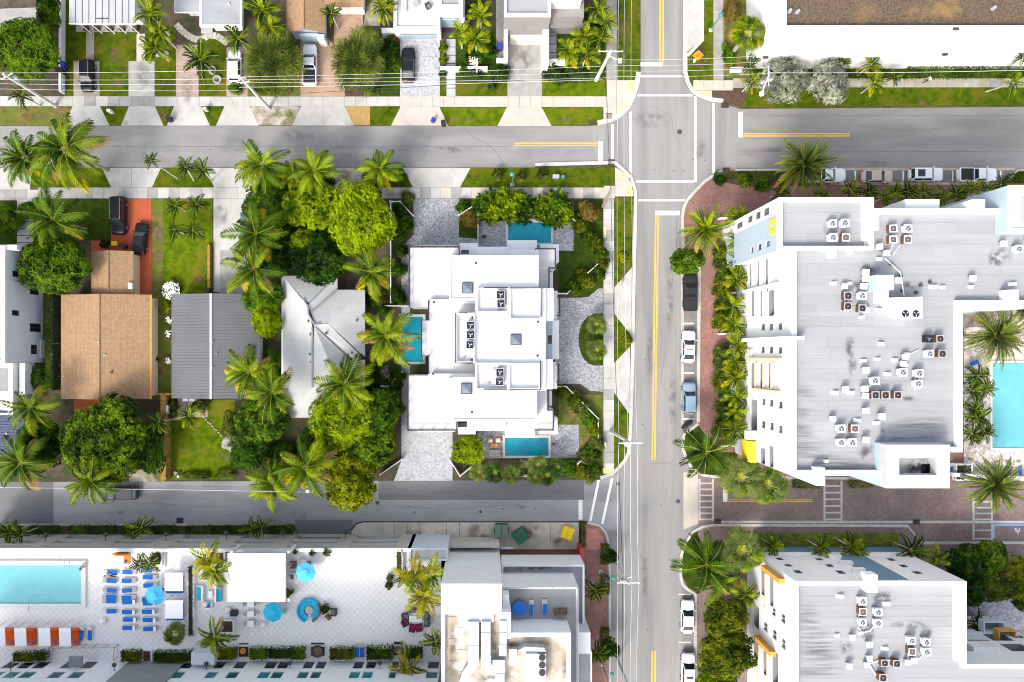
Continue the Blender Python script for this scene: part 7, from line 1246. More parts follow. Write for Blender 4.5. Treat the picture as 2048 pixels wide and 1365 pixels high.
for y in (1209,1229,1248):
 for x in (490,512): o = W(x,y,ZD + .45); t = thing('bistro_chair',(o.x,o.y,ZD),'pale bistro chair at a square white deck table','chair','bistro chairs'); MB().lathe([(.24,.42),(.26,.46),(.02,.46)],(o.x,o.y,ZD),12).build('seat','fabric_pale_grey',t); MB().lathe([(.1,0),(.03,.04),(.03,.42)],(o.x,o.y,ZD),8).build('pedestal','metal_galv',t); s = -1 if x < 500 else 1; MB().box(o.x + s * .2,o.y - .2,ZD + .46,o.x + s * .25,o.y + .2,ZD + .85).build('backrest','plastic_white',t)
for x,y,l in ((456,1221,'white globe lamp beside the black planter on the deck'),(527,1250,'white globe lamp under the turquoise parasol edge'),(206,1243,'large white globe lamp at the end of the lounger row'),(410,1209,'small white globe table by the turquoise sofas')): o = W(x,y,ZD + .4); t = thing('globe_lamp',(o.x,o.y,ZD),l,'lamp'); MB().lathe([(.16,0),(.35,.1),(.44,.35),(.38,.6),(.2,.75),(.02,.8)],(o.x,o.y,ZD),16).build('globe','plastic_white',t,smooth=True); MB().lathe([(.2,0),(.2,.05),(.02,.05)],(o.x,o.y,ZD),12).build('base','metal_galv',t)
table(569,1223,.75,.75,'fabric_pale_grey','round grey table beside the turquoise parasol',.6,round_=True); table(603,1124,.85,.85,'fabric_pale_grey','round grey table beside the sky-blue parasol',.5,round_=True)
sofa(667,1225,.85,.85,'fabric_grey','wicker_dark','dark wicker armchair beside the potted shrub by the round sofa',-90); sofa(656,1236,.5,.8,'wicker','wicker','brown wicker stool near the round sofa',30,arms=False)
# egg chair nook, barbecue pits, tower-foot items
eg = thing('egg_chair',W(635,1303,ZD),'large round wicker nest chair on a black mat at the tower foot','chair'); o = W(635,1303,ZD + .5); MB().pbox(622,1286,649,1312,ZD,ZD + .03).build('mat','pot_dark',eg); MB().lathe([(.3,.1),(.75,.3),(.85,.6),(.78,.62),(.6,.35),(.02,.3)],(o.x,o.y,ZD),16).build('shell','wicker_dark',eg); MB().lathe([(.55,.35),(.6,.45),(.02,.5)],(o.x,o.y,ZD),14).build('cushion','wicker',eg)
pc = thing('planter_pot',W(486,1302,ZD),'orange pot on a black mat at the tower foot','pot'); o = W(486,1302,ZD + .4); MB().pbox(478,1287,497,1314,ZD,ZD + .03).build('mat','pot_dark',pc); MB().lathe([(.2,0),(.38,.3),(.42,.55),(.34,.56),(.02,.45)],(o.x,o.y,ZD),14).build('pot','pot_orange',pc)
pc = thing('planter_pot',W(796,1300,ZD),'grey woven bowl on a black mat at the tower foot','pot'); o = W(796,1300,ZD + .4); MB().pbox(788,1284,805,1311,ZD,ZD + .03).build('mat','pot_dark',pc); MB().lathe([(.2,0),(.5,.25),(.55,.5),(.45,.5),(.02,.3)],(o.x,o.y,ZD),14).build('bowl','fabric_grey',pc)
box_thing('planter_box',467,1228,.9,.7,.6,'pot_dark','black square planter beside the divider hedge end','planter',ZD)
# house-side furniture
sofa(981,881,.7,.7,'fabric_white','wood_orange','left white patio armchair above the orange table',0,.12); sofa(996,881,.7,.7,'fabric_white','wood_orange','right white patio armchair above the orange table',0,.12); table(989,892,1.15,.65,'wood_orange','orange wooden coffee table on the alley patio',.45,.12); sofa(989,906,1.55,.85,'fabric_pale_grey','fabric_pale_grey','pale grey sofa below the orange coffee table',180,.12)
for x,y,z,l in ((1067,430,.1,'round stone fire bowl in the recess behind the north patio pool'),(1049,928,.1,'round stone fire bowl behind the alley patio pool')): o = W(x,y,.5); t = thing('fire_bowl',(o.x,o.y,.1),l,'fire bowl'); MB().lathe([(.25,0),(.42,.3),(.45,.45),(.36,.45),(.02,.35)],(o.x,o.y,.1),14).build('bowl','rock_pale',t); m = MB(); [m.box(o.x - .6 + k * .35,o.y - .6,.1,o.x - .4 + k * .35,o.y + .6,.28) for k in range(4)]; m.build('stone_slab','concrete_grey',t)
o = W(1108,888,.3); t = thing('garden_sculpture',(o.x,o.y,.12),'bare brown driftwood ornament on the alley patio','sculpture'); m = MB()
for k in range(9): a = k * .7; m.tube([(o.x,o.y,.12),(o.x + .25 * math.cos(a),o.y + .2 * math.sin(a),.45),(o.x + .55 * math.cos(a + .4),o.y + .4 * math.sin(a + .4),.6)],[.05,.035,.015],5)
m.build('branches','bark',t)
ft = thing('patio_set',W(968,474,.12),'small black patio stool on the north patio','stool'); o = W(968,474,.5); MB().box(o.x - .35,o.y - .2,.5,o.x + .35,o.y + .2,.56).build('seat','pot_dark',ft); [MB().box(o.x + sx * .3 - .03,o.y + sy * .15 - .03,.12,o.x + sx * .3 + .03,o.y + sy * .15 + .03,.5).build('leg','pot_dark',ft) for sx in (-1,1) for sy in (-1,1)]
ht_ = thing('hot_tub',W(1038,1217,zt),'round hot tub with a blue lid on the tower side terrace','hot tub'); o = W(1039,1217,zt + .8); MB().lathe([(.85,0),(.95,.4),(.95,.7),(.9,.72),(.02,.72)],(o.x,o.y,zt + .02),22).build('shell','wicker',ht_); MB().lathe([(.93,.72),(.95,.76),(.9,.84),(.02,.86)],(o.x,o.y,zt + .02),22).build('lid','fabric_blue',ht_)
for x in (1114,1128): sofa(x,1224,.75,.75,'wicker','wicker','left brown wicker chair on the tower side terrace' if x < 1120 else 'right brown wicker chair on the tower side terrace',180,zt)
rk = thing('rock_pond',W(460,887,.1),'small garden pond ringed by pale rocks at the lawn edge','pond')
for k in range(13):
 a = k * .48; o = W(460 + (9 + 7 * random.random()) * math.cos(a),888 + (8 + 8 * random.random()) * math.sin(a),.4); s = random.uniform(.3,.6); m = MB(); m.lathe([(s * .8,0),(s,.15),(s * .7,.38),(s * .2,.46)],(o.x,o.y,.08),7); m.build('rock','rock_pale',rk)
MB().lathe([(.8,0),(.8,.05),(.02,.05)],W(461,889,.1),16).build('pond_water','window_glass_dark',rk)
gr = thing('junk_pile',W(350,948,.1),'angular white and black scrap pile at the lawn corner by the alley','scrap'); o = W(356,949,.5)
for k,(dx,dy,w,mm) in enumerate(((-.5,.1,.7,'rock_pale'),(.1,.2,.6,'pot_dark'),(.5,-.2,.6,'rock_pale'),(-.1,-.4,.5,'plastic_white'))): MB().add([(o.x + dx - w / 2,o.y + dy,.2),(o.x + dx,o.y + dy - w / 2,.35),(o.x + dx + w / 2,o.y + dy + .1,.3),(o.x + dx,o.y + dy + w / 2,.5),(o.x + dx,o.y + dy,.05)],[(0,1,2,3),(1,0,4),(2,1,4),(3,2,4),(0,3,4)]).build('scrap_sheet',mm,gr)
ew = thing('stone_edging',W(425,850,.1),'curved line of pale stone edging across the back lawn','edging')
for k in range(9): x,y = 408 + k * 4.2,834 + k * 4.4 + (k % 3); o = W(x,y,.2); MB().lathe([(.17,0),(.18,.12),(.08,.2)],(o.x,o.y,.1),6).build('edging_stone','rock_pale',ew)
for x,y,l in ((424,140,'round white fire pit on the lawn beside the palms'),(434,159,'round white planter on the lawn near the sidewalk')): o = W(x,y,.4); t = thing('stone_ring',(o.x,o.y,.1),l,'planter'); m = MB(); m.lathe([(.62,0),(.62,.35),(.42,.35),(.4,.1),(.02,.08)],(o.x,o.y,.1),14); m.build('ring','rock_pale',t); MB().lathe([(.22,.1),(.25,.2),(.02,.26)],(o.x,o.y,.1),8).build('core','pot_dark',t)
o = W(323,108,.3); t = thing('stone_ring',(o.x,o.y,.1),'pair of pale garden boulders under the cluster palm','rocks'); [MB().lathe([(.5,0),(.45,.3),(.15,.42)],(o.x + dx,o.y,.1),7).build('boulder','rock_pale',t) for dx in (-.6,.7)]
# ladders and handrails at the lap pool
ld = thing('pool_ladder',W(134,1129,ZD),'curved steel ladder rails at the edge of the lap pool','ladder'); [MB().tube([W(x,1126,ZD + .3),W(x + 1,1122,ZD + 1.0),W(x + 2,1129,ZD + 1.1),W(x + 1,1136,ZD + .35)],.035,5).build('rail','metal_galv',ld) for x in (128,138)]
MB().tube([W(57,1221,ZD),W(57,1212,ZD + .9),W(62,1196,ZD + .5)],.04,5).build('pool_handrail','metal_galv',label='slanting steel handrail over the lap pool steps',cat='handrail')
# rooftop terrace things on the white terrace house
for x,y,l in ((831,7,'round grey table on the roof terrace of the white house at the top'),): table(x,y,.9,.9,'concrete_grey',l,.6,3.02,round_=True)
sofa(808,8,1.9,.7,'fabric_white','plastic_white','white sofa on the roof terrace of the house at the top',90,3.02); sofa(856,12,.7,.7,'fabric_grey','wicker_dark','dark chair on the roof terrace of the house at the top',30,3.02)
# ---------------------------------------------------------------- people
def figure(label,px,py,z,rot,pose,top,low,hair='hair_dark',scale=1.0):
 """one continuous lofted body: legs, torso, arms, neck and head grown from tapered tubes sharing joints"""
 q = W(px,py,z + .8); t = thing('person',(q.x,q.y,z),label,'person'); t.rotation_euler = (0,0,R(rot)); OFF[t] = Vector()
 P = pose; bm = MB(); J = lambda *k: [P[i] for i in k]
 bm.mi = 0; bm.tube(J('pel','chest','neck'),[.15,.17,.07],10); bm.tube(J('sl','chest','sr'),[.075,.15,.075],8)
 for s in 'lr': bm.mi = 0; bm.tube(J('s' + s,'e' + s),[.065,.05],8); bm.mi = 2; bm.tube(J('e' + s,'h' + s),[.046,.032],8)
 bm.mi = 1
 for s in 'lr': bm.tube(J('pel','k' + s,'f' + s),[.105,.075,.05],8); f = Vector(P['f' + s]); bm.tube([f,f + Vector((.16,0,-.02))],[.05,.035],6)
 bm.mi = 2; n = Vector(P['neck']); hd = Vector(P['head']); bm.tube([n,n.lerp(hd,.5)],[.06,.06],8)
 bm.lathe([(.03,-.13),(.075,-.09),(.095,-.02),(.098,.04),(.075,.10),(.02,.125)],hd,12); bm.tube([hd + Vector((.09,0,-.01)),hd + Vector((.12,0,-.03))],[.018,.012],5)
 for s in 'lr':
  h = Vector(P['h' + s]); e = Vector(P['e' + s]); d = (h - e).normalized(); u = d.cross(Vector((0,0,1))).normalized() if abs(d.z) < .95 else Vector((1,0,0)); bm.tube([h,h + d * .09],[.035,.038],6)
  for j,ln in zip((-1.5,-.5,.5,1.5),(.07,.085,.08,.06)): bm.tube([h + d * .08 + u * j * .018,h + d * (.08 + ln) + u * j * .02 + Vector((0,0,-.015))],[.010,.008],5)
  bm.tube([h + d * .03 + u * .03,h + d * .07 + u * .07],[.012,.009],5)
 bm.build('body',[top,low,'skin'],t,smooth=True); MB().lathe([(.104,-.02),(.106,.05),(.08,.115),(.02,.14)],hd + Vector((-.015,0,0)),12).build('hair',hair,t,smooth=True); return t
stand = dict(pel=(0,0,.92),chest=(.02,0,1.30),neck=(.02,0,1.48),head=(.04,0,1.63),sl=(.02,.19,1.40),sr=(.02,-.19,1.40),el=(-.10,.25,1.13),er=(.14,-.25,1.14),hl=(-.05,.26,.88),hr=(.32,-.22,.96),kl=(.22,.09,.50),kr=(-.08,-.09,.50),fl=(.36,.09,.08),fr=(-.40,-.09,.10))
figure('person in a white shirt walking along the pavement by the warehouse',1857,160,.13,190,stand,'cloth_white','cloth_navy')
lie = dict(pel=(0,0,.45),chest=(.38,0,.52),neck=(.55,0,.62),head=(.70,0,.70),sl=(.46,.19,.55),sr=(.46,-.19,.55),el=(.22,.28,.50),er=(.22,-.28,.50),hl=(0,.24,.50),hr=(.02,-.24,.50),kl=(-.42,.10,.56),kr=(-.42,-.10,.50),fl=(-.85,.10,.44),fr=(-.85,-.10,.44))
figure('person lying on the first blue lounger with dark hair',218,1153,ZD,180,lie,'skin','cloth_navy')
swim = dict(pel=(0,0,.42),chest=(.22,0,.55),neck=(.30,0,.70),head=(.34,0,.83),sl=(.24,.19,.62),sr=(.24,-.19,.62),el=(.42,.30,.50),er=(.42,-.30,.50),hl=(.62,.24,.40),hr=(.62,-.24,.40),kl=(-.30,.10,.34),kr=(-.30,-.10,.34),fl=(-.62,.10,.30),fr=(-.62,-.10,.30))
figure('person resting arms on the corner of the lap pool',161,1137,ZD + .05,40,swim,'skin','cloth_navy')
# ---------------------------------------------------------------- wear on drives, roads and pavements
def crack(road,pts,w=.03,m='asphalt_patch',jit=1.6,name='crack'):
 g = random.Random(int(pts[0][0] * 7 + pts[0][1])); P = []
 for (x0,y0),(x1,y1) in zip(pts,pts[1:]):
  n = max(2,int(math.hypot(x1 - x0,y1 - y0) / 9)); P += [(x0 + (x1 - x0) * k / n + g.uniform(-jit,jit),y0 + (y1 - y0) * k / n + g.uniform(-jit,jit)) for k in range(n)]
 strip(MB(),[W(x,y)[:2] for x,y in P + [pts[-1]]],w,.018,.0275).build(name,m,road)
for r_,pts in ((road_m,[(1272,622),(1300,628),(1340,640)]),(road_m,[(1298,930),(1330,926),(1362,932)]),(road_m,[(1335,700),(1320,760),(1338,800)]),(road_m,[(1260,1090),(1290,1120),(1286,1180)]),(road_m,[(1290,20),(1294,90),(1288,124)]),(road_m,[(1300,210),(1340,230),(1360,300)]),(road_n,[(120,270),(230,280),(300,265)]),(road_n,[(560,305),(680,296),(820,300)]),(road_n,[(930,262),(990,300),(1010,330)]),(road_e,[(1720,250),(1800,262),(1900,255)]),(road_a,[(120,1010),(260,1004),(420,1015),(520,1008)]),(road_a,[(600,990),(700,1012),(740,1035)]),(road_a,[(790,1012),(900,1018),(1040,1010)])): crack(r_,pts)
for r_,pts in ((road_e,[(1475,231),(2060,231)]),(road_e,[(1475,303),(2060,303)]),(road_a,[(760,983),(980,984),(1160,990)]),(road_m,[(1353,440),(1350,900)]),(road_n,[(0,294),(1020,294)]),(road_a,[(330,972),(600,976)])): crack(r_,pts,.045,'asphalt_patch',.25,'sealed_joint')
for x,y in ((1308,340),(1345,560),(1290,720),(1322,1010),(1340,1120),(1295,1260),(1600,250),(1850,290),(1500,310),(420,300),(700,310),(860,275),(150,305),(60,1020),(460,1030),(880,1010),(1120,1030)): p = W(x,y); MB().lathe([(.09,0),(.09,.0275),(.02,.0275)],(p.x,p.y,0),8).build('tar_spot','iron_dark',road_m if x > 1200 and x < 1400 else road_e if x > 1400 else road_n if y < 400 else road_a)
for x,y,w,h in ((320,470,1.6,4),(318,520,1.2,3),(400,560,2,1.5),(395,905,2.4,2),(450,915,3,2.2),(1245,560,.8,3),(230,110,2,3),(940,238,3,.8),(1130,240,3,.8),(70,232,5,1.4),(330,232,1,1.4),(1415,120,.8,3),(1650,203,5,1),(1830,205,7,1),(1245,60,1,4),(1248,870,1,4)): stain(BL['w'],x,y,w,h,.118,'stain_brown')
for a in ((172,160,3,4,'stain_oil'),(284,150,2.6,5,'stain_oil'),(448,430,1.3,3.4,'stain_oil'),(438,412,1,2,'stain_oil'),(1048,120,4,5,'stain_oil'),(690,352,2.6,2.6,'stain_rust'),(678,365,3,1.6,'stain_brown'),(790,388,4,1.4,'stain_brown'),(252,246,1.2,1,'stain_oil'),(375,180,2,6,'stain_oil')): stain(BL['nw' if a[1] < 260 else 'w'],*a[:4],.145,a[4])
for a in ((830,1078,5,3.2,'stain_soot'),(880,1082,4,2.6,'stain_brown'),(1060,1060,5,3,'stain_brown'),(960,1070,5,4,'stain_brown'),(1120,1085,4,2,'stain_brown')): stain(BL['sw'],*a[:4],.118,a[4])
for a in ((1755,328,4,1.2),(1040,1015,3,1.0),(285,1028,1.4,.8),(330,1027,1.4,.8),(240,1025,1.4,.9),(600,1030,3,2),(590,270,6,2),(900,300,8,1.2),(1300,700,1,12),(1340,600,1.4,14),(1345,800,1.4,12),(1290,1150,1.2,10),(1300,240,6,3),(1400,300,3,4),(1560,300,8,1)): stain(road_m,*a,.026,'stain_oil')
for a in ((650,275,10,2),(480,290,8,2),(1100,305,12,1.4),(300,300,12,2.5)): stain(road_n,*a,.026,'stain_pale')
# ---------------------------------------------------------------- trees and plants
tree('L',58,102,64,62,8,'leaf_mid','large rounded mango tree beside the white boundary wall','mango_tree'); tree('M',100,25,22,38,5,'leaf_mid','tall green hedge tree above the mango along the boundary wall',i=1)
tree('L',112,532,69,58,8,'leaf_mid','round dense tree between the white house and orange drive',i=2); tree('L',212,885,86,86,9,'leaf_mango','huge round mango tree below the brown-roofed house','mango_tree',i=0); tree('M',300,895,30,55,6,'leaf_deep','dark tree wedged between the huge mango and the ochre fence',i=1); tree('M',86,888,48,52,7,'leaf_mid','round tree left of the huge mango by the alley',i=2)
tree('L',724,443,62,76,9,'leaf_yellow_green','bright yellow-green mango tree beside the paver drive','mango_tree',i=1); tree('M',628,415,55,50,7,'leaf_yellow_green','lumpy two-toned green tree left of the bright mango',i=0); tree('M',535,408,45,48,6,'leaf_mid','dark street-side tree at the concrete drive edge',i=1); tree('M',640,520,58,50,7,'leaf_deep','deep green tree over the pale tiled roof edge',i=2); tree('M',560,515,40,45,6,'leaf_deep','deep green tree between the coconut palms'); tree('M',612,485,32,26,6.5,'leaf_yellow_green','lime green tree below the two-toned tree'); tree('M',530,595,40,32,5,'leaf_mid','low bushy tree at the grey metal roof corner'); tree('M',535,635,32,38,5,'leaf_yellow_green','bright bush tree between the two grey roofs')
tree('M',530,838,52,48,6,'leaf_mid','shaggy tree behind the grey metal house lawn',i=0); tree('M',500,905,40,42,5,'leaf_deep','dark tree beside the rock pond'); tree('M',462,850,18,30,3,'leaf_olive','pale olive bush at the edge of the back lawn'); tree('L',690,835,72,66,8,'leaf_yellow_green','bright spreading tree behind the pale tiled house',i=2); tree('M',755,830,45,65,7,'leaf_mid','mid green tree along the white house side path',i=1); tree('M',745,890,48,45,7,'leaf_mango','olive green tree between the spreading tree and alley',i=0); tree('M',705,962,54,55,8,'leaf_lemon','yellow-green tree overhanging the alley road',i=2); tree('M',640,880,40,36,6,'leaf_deep','dark understorey tree left of the bright spreading tree')
tree('F',553,125,60,62,6,'leaf_olive','feathery dark olive tree beside the white pickup','feathery_tree',i=0); tree('F',716,122,54,62,6,'leaf_olive','feathery yellowish olive tree beside the low black sedan','feathery_tree',i=1)
tree('B',1567,165,48,46,6,'leaf_silver','silver-leaved buttonwood tree at the warehouse corner','buttonwood_tree',i=0); tree('B',1657,172,38,45,6,'leaf_silver','second silver-leaved buttonwood tree along the warehouse lawn','buttonwood_tree',i=1)
tree('M',1371,523,33,28,6,'leaf_mid','round street tree above the matte black pickup'); tree('M',936,898,34,32,5,'leaf_yellow_green','yellow-green tree over the alley patio'); tree('M',1447,1232,42,40,7,'leaf_hedge_warm','olive street tree beside the white sedan'); tree('M',1452,1305,60,46,7.5,'leaf_hedge_warm','wide olive street tree below the white sedan',i=2); tree('M',1430,1360,40,30,6,'leaf_mango','lowest street tree beside the sunroof SUV'); tree('M',1450,1265,32,26,5,'leaf_deep','dark tree between the two olive street trees')
tree('M',1930,1135,48,45,6,'leaf_deep','dark tree in the court beside the orange-balcony block'); tree('M',1975,1112,30,35,6,'leaf_mid','upright green tree beside the paver road bay'); tree('M',1990,1170,42,36,5.5,'leaf_olive','olive tree over the stone court'); tree('M',2040,1155,34,50,5.5,'leaf_hedge_warm','bushy tree at the court edge'); tree('M',2042,1195,22,25,5,'leaf_mid','small tree over the court pool'); tree('M',1940,1180,28,30,5,'leaf_deep','dark low tree by the block corner')
for y,l in ((1112,'clipped street tree on the brick pavement near the yellow dumpster'),(1295,'clipped street tree beside the brick pavement further down')): tree('S',1219,y,15 if y < 1200 else 19,16 if y < 1200 else 20,4,'leaf_hedge',l,'street_tree')
for y,h_ in ((1110,38),(1172,34),(1290,60)): hedge([(1203,y - h_ / 2),(1219,y - h_ / 2),(1219,y + h_ / 2),(1203,y + h_ / 2)],.9,'leaf_hedge',{1110: 'dark clipped hedge bed around the upper clipped street tree',1172: 'dark clipped hedge bed below the teal lamp',1290: 'dark clipped hedge bed around the lower clipped tree'}[y])
# palms
palm('coco',50,318,58,8.5,'olive','coconut palm leaning over the north street at the far driveway'); palm('coco',132,300,76,10,'coco','large coconut palm with yellowing fronds over the north street',n=24); palm('coco',108,440,68,7.5,'olive','coconut palm over the dark lawn beside the black SUV'); palm('royal',302,322,19,9,'deep','thin palm with a long leaning trunk over the north street',base=(356,358)); palm('royal',372,335,24,7,'deep','slim palm on the verge left of the pair',base=(388,362)); palm('royal',406,340,24,7,'deep','slim palm on the verge right of the pair',base=(424,362))
for x,y in ((351,413),(393,409),(349,460),(386,462)): palm('royal',x,y,23,3.4,'deep','young green palm planted in the bright front lawn',group='young lawn palms',n=11)
palm('coco',527,328,56,7,'bright','bright coconut palm over the verge by the concrete drive'); palm('coco',628,342,50,6.5,'bright','bright coconut palm over the verge by the rusty apron'); palm('coco',585,350,34,5,'lime','small lime palm between the two verge palms'); palm('coco',760,338,44,6,'bright','coconut palm on the verge before the bright mango'); palm('areca',497,345,26,4,'deep','dark small palm at the concrete apron edge')
palm('coco',512,468,62,9,'olive','coconut palm over the concrete drive with a hidden car'); palm('coco',508,538,60,9,'coco','coconut palm at the grey metal roof with golden lower fronds'); palm('coco',742,545,56,8,'coco','coconut palm with orange lower fronds beside the white fence'); palm('coco',772,672,66,8,'lime','bright yellow coconut palm arching over the narrow pool',n=15); palm('coco',690,768,60,8,'bright','coconut palm over the pale tiled roof end'); palm('coco',500,745,54,8,'bright','coconut palm between the grey metal and tiled roofs'); palm('coco',545,785,56,9,'coco','coconut palm with long fronds over the pale tiled roof'); palm('coco',610,935,66,8,'bright','coconut palm with wide fronds over the alley trees',n=17); palm('coco',548,968,50,6,'lime','low coconut palm hanging over the alley edge'); palm('coco',62,815,52,7.5,'coco','coconut palm beside the blue metal roof'); palm('coco',45,925,58,8,'olive','coconut palm with dry fronds at the alley end'); palm('coco',182,960,52,8,'coco','coconut palm over the dark alley car'); palm('royal',318,845,25,4.5,'deep','small palm leaning over the ochre fence'); palm('royal',378,832,27,4.5,'bright','small palm with a bent trunk on the back lawn',base=(340,840))
palm('areca',300,30,38,6,'lime','clumping palm with big yellow-green leaves by the seamed roof'); palm('areca',320,65,34,5,'bright','clumping palm over the lawn edge with arching leaves'); palm('areca',312,98,30,4,'coco','low clumping palm with golden fronds above the boulders'); palm('areca',402,122,38,4.5,'deep','dark palm beside the pinkish paver drive'); palm('areca',477,78,32,6,'bright','palm arching over the white SUV'); palm('areca',525,22,36,5,'lime','yellow-green clump palm left of the tan shingle roof'); palm('areca',540,55,30,4.5,'bright','palm clump beneath the tan shingle eave'); palm('areca',663,28,22,4.5,'deep','dense round palm beside the tan shingle roof'); palm('areca',768,18,30,5,'lime','palm left of the white terrace house')
palm('areca',45,192,26,4,'dark','dark palm fronds over the pavement at the leaning pole'); palm('areca',962,32,28,5.5,'lime','yellow-green palm beside the white terrace house wall'); palm('areca',922,66,26,5,'lime','yellow-green palm left of the pair by the stepping slabs'); palm('areca',952,78,28,5,'lime','yellow-green palm right of the pair by the stepping slabs')
for i,(x,y,l) in enumerate(((1168,72,'palm in the corner garden behind the stepping slabs'),(1200,78,'palm in the corner garden touching the side pavement'),(1138,105,'golden palm in front of the corner garden wall'),(1173,110,'palm beside the corner garden utility pole'),(1195,20,'palm at the top of the corner garden'),(1210,45,'palm leaning over the side pavement'))): palm('areca',x,y,28,4.5,'lime' if i in (0,2) else 'bright',l)
palm('fan',1494,70,38,6,'datey','golden-skirted fan palm against the white warehouse',n=34,oldf=.5)
for x,y,r,b,l in ((1684,127,17,None,'small dark palm at the warehouse wall'),(1741,131,24,None,'palm with a yellow leaf at the warehouse wall'),(1749,166,24,(1722,187),'leaning yellow palm on the warehouse lawn'),(1788,155,18,None,'small palm beside the walking person'),(2025,167,24,(1972,184),'leaning palm at the end of the warehouse lawn'),(2046,112,24,(2012,136),'palm leaning out over the warehouse hedge'),(1500,130,20,None,'small palm behind the bus bench'),(1503,165,22,None,'bushy small palm beside the broken corner ground')): palm('areca',x,y,r,5 if b else 3.5,'bright' if r > 20 else 'deep',l,base=b)
palm('date',1607,330,60,7.5,'datey','big date palm over the end of the parking bay'); palm('date',1408,460,52,6.5,'bright','date palm at the street corner beside the blue facade',n=40); palm('date',1990,672,66,7,'date','large date palm in the courtyard above the pool'); palm('date',1986,968,58,7.5,'date','date palm with dry lower fronds beside the paver road'); palm('coco',1412,905,62,7,'deep','coconut palm on the grass island by the apartment corner',n=15); palm('fan',1480,955,48,6.5,'date','left fan palm at the corner of the paver road',n=34); palm('fan',1535,968,42,6,'date','right fan palm at the corner of the paver road',n=34)
for i,(x,y) in enumerate(((1476,434),(1481,483),(1477,522),(1473,559),(1466,612),(1469,651),(1475,692),(1469,721),(1471,756),(1473,793),(1471,824),(1470,858))): palm('areca',x,y,27,4.2,('lime','bright','bright')[i % 3],('yellowish','green','green')[i % 3] + ' bushy areca palm in the row along the apartment block street front',group='areca palms along the street front',n=14)
for i,(x,y) in enumerate(((1700,380),(1737,386),(1768,396),(1790,388),(1815,385),(1846,386),(1880,393),(1912,390),(1940,377),(1972,380),(2000,371),(1926,404),(1640,392),(1560,385))): palm('areca',x,y,23,3.4,('bright','deep','lime')[i % 3],('bright','dark','yellowish')[i % 3] + ' areca palm in the planted strip behind the parking bay',group='areca palms behind the parking bay',n=11)
for x,y,r in ((1955,752,28),(1970,778,24),(1945,782,24),(1955,835,28),(1968,862,24),(1942,868,26),(1948,820,24),(2040,615,26)): palm('areca',x,y,r,3.2,'deep','leafy palm crowding the courtyard between wall and pool',group='courtyard pool palms',n=13)
palm('coco',1412,1130,62,6.5,'deep','coconut palm over the south-east corner island',n=18); palm('coco',1440,1165,50,6,'bright','second coconut palm behind the south-east corner island',n=14); palm('fan',1482,1100,50,6,'date','fan palm at the corner of the orange-balcony block',n=34); palm('areca',1490,1190,30,4,'bright','small palm at the west front of the orange-balcony block'); palm('fan',1425,1110,34,4,'date','low fan palm behind the island coconut palm',n=24)
for x,y,r in ((1545,1092,24),(1640,1096,24),(1700,1093,26),(1718,1100,20),(1820,1100,36),(1872,1117,28)): palm('areca',x,y,r,4.5,'bright' if x != 1820 else 'deep',{1820: 'largest palm by the blue base storey',1872: 'palm at the end of the blue base storey'}.get(x,'palm standing before the blue base storey of the corner block'),group=None if x > 1800 else 'palms before the blue base')
palm('areca',1950,1245,26,4,'deep','palm beside the grey court balcony')
for x,y,r in ((22,1066,24),(45,1068,24),(268,1060,20),(284,1056,26),(505,1056,24),(524,1054,24)): palm('areca',x,y,r,4.2,'dark','dark palm in the planting strip below the hotel front',group='dark palms at the hotel front',n=9)
for x,y,r,p,l in ((415,1116,34,'gold','golden palm in the deck planter beside the pavilion'),(428,1140,36,'gold','second golden palm overlapping the turquoise sofa'),(430,1272,38,'lime','lime palm at the end of the deck divider hedge'),(832,1148,44,'gold','golden palm cluster at the deck corner by the tower'),(864,1148,40,'lime','lime palm touching the white tower wall'),(848,1190,40,'gold','golden palm above the grey wicker sofa'),(808,1155,20,'deep','small green palm at the left of the golden cluster'),(872,1282,32,'lime','lime palm against the tower wall below the sofas'),(815,1332,40,'gold','golden palm at the tower foot corner'),(280,1128,20,'deep','left palm in the white deck planter'),(300,1126,22,'deep','right palm in the white deck planter')): palm('areca',x,y,r,ZD + 3.2,p,l,z0=ZD,n=12)
palm('fan',352,1265,26,ZD + 2.2,'date','potted fan palm at the foot of the hedge divider',z0=ZD,n=20)
for x,y,l in ((1190,1180,'palm on the brick pavement beside the tower terrace'),(1192,1305,'palm on the brick pavement beside the lower terrace')): palm('areca',x,y,27,4.5,'deep',l)
for y in (650,700): palm('fan',1193,y,24,2.2,'date','upper fan palm on the round drive island' if y < 680 else 'lower fan palm on the round drive island',n=24)
# shrubs and hedges
SG = 'shrubs in the corner garden hedge'
for i,(x,y,r) in enumerate(((1160,452,16),(1175,470,18),(1190,487,17),(1202,505,15),(1205,525,14),(1198,545,16),(1165,560,20),(1150,575,16),(1180,560,14),(1140,430,14))): shrub(x,y,r,1.8,'leaf_mid' if i % 2 else 'leaf_hedge_warm',('loose fresh green' if i % 2 else 'loose golden-green') + ' shrub in the corner garden hedge of the white house',group=SG)
shrub(1176,425,22,2.4,'leaf_bronze','golden bronze shrub in the corner garden'); shrub(940,440,20,1.6,'leaf_bronze','brownish shrub beside the paver drive lawn'); shrub(1255,680,11,1.2,'leaf_lemon','yellow shrub on the grass triangle by the round drive'); shrub(1247,514,10,.8,'leaf_lemon','yellow-green ground shrub on the street verge')
for i,(x,y,r) in enumerate(((972,412,24),(1003,402,22),(1020,418,24),(1045,420,22),(985,425,20),(1090,415,24),(1115,410,24),(1125,428,20),(1035,400,18),(1105,432,18))): shrub(x,y,r,2.6,'leaf_yellow_green' if i % 3 else 'leaf_mid',('large-leaved yellow-green' if i % 3 else 'large-leaved darker green') + ' shrub in the hedge north of the patio pool','G','large-leaved hedge shrubs')
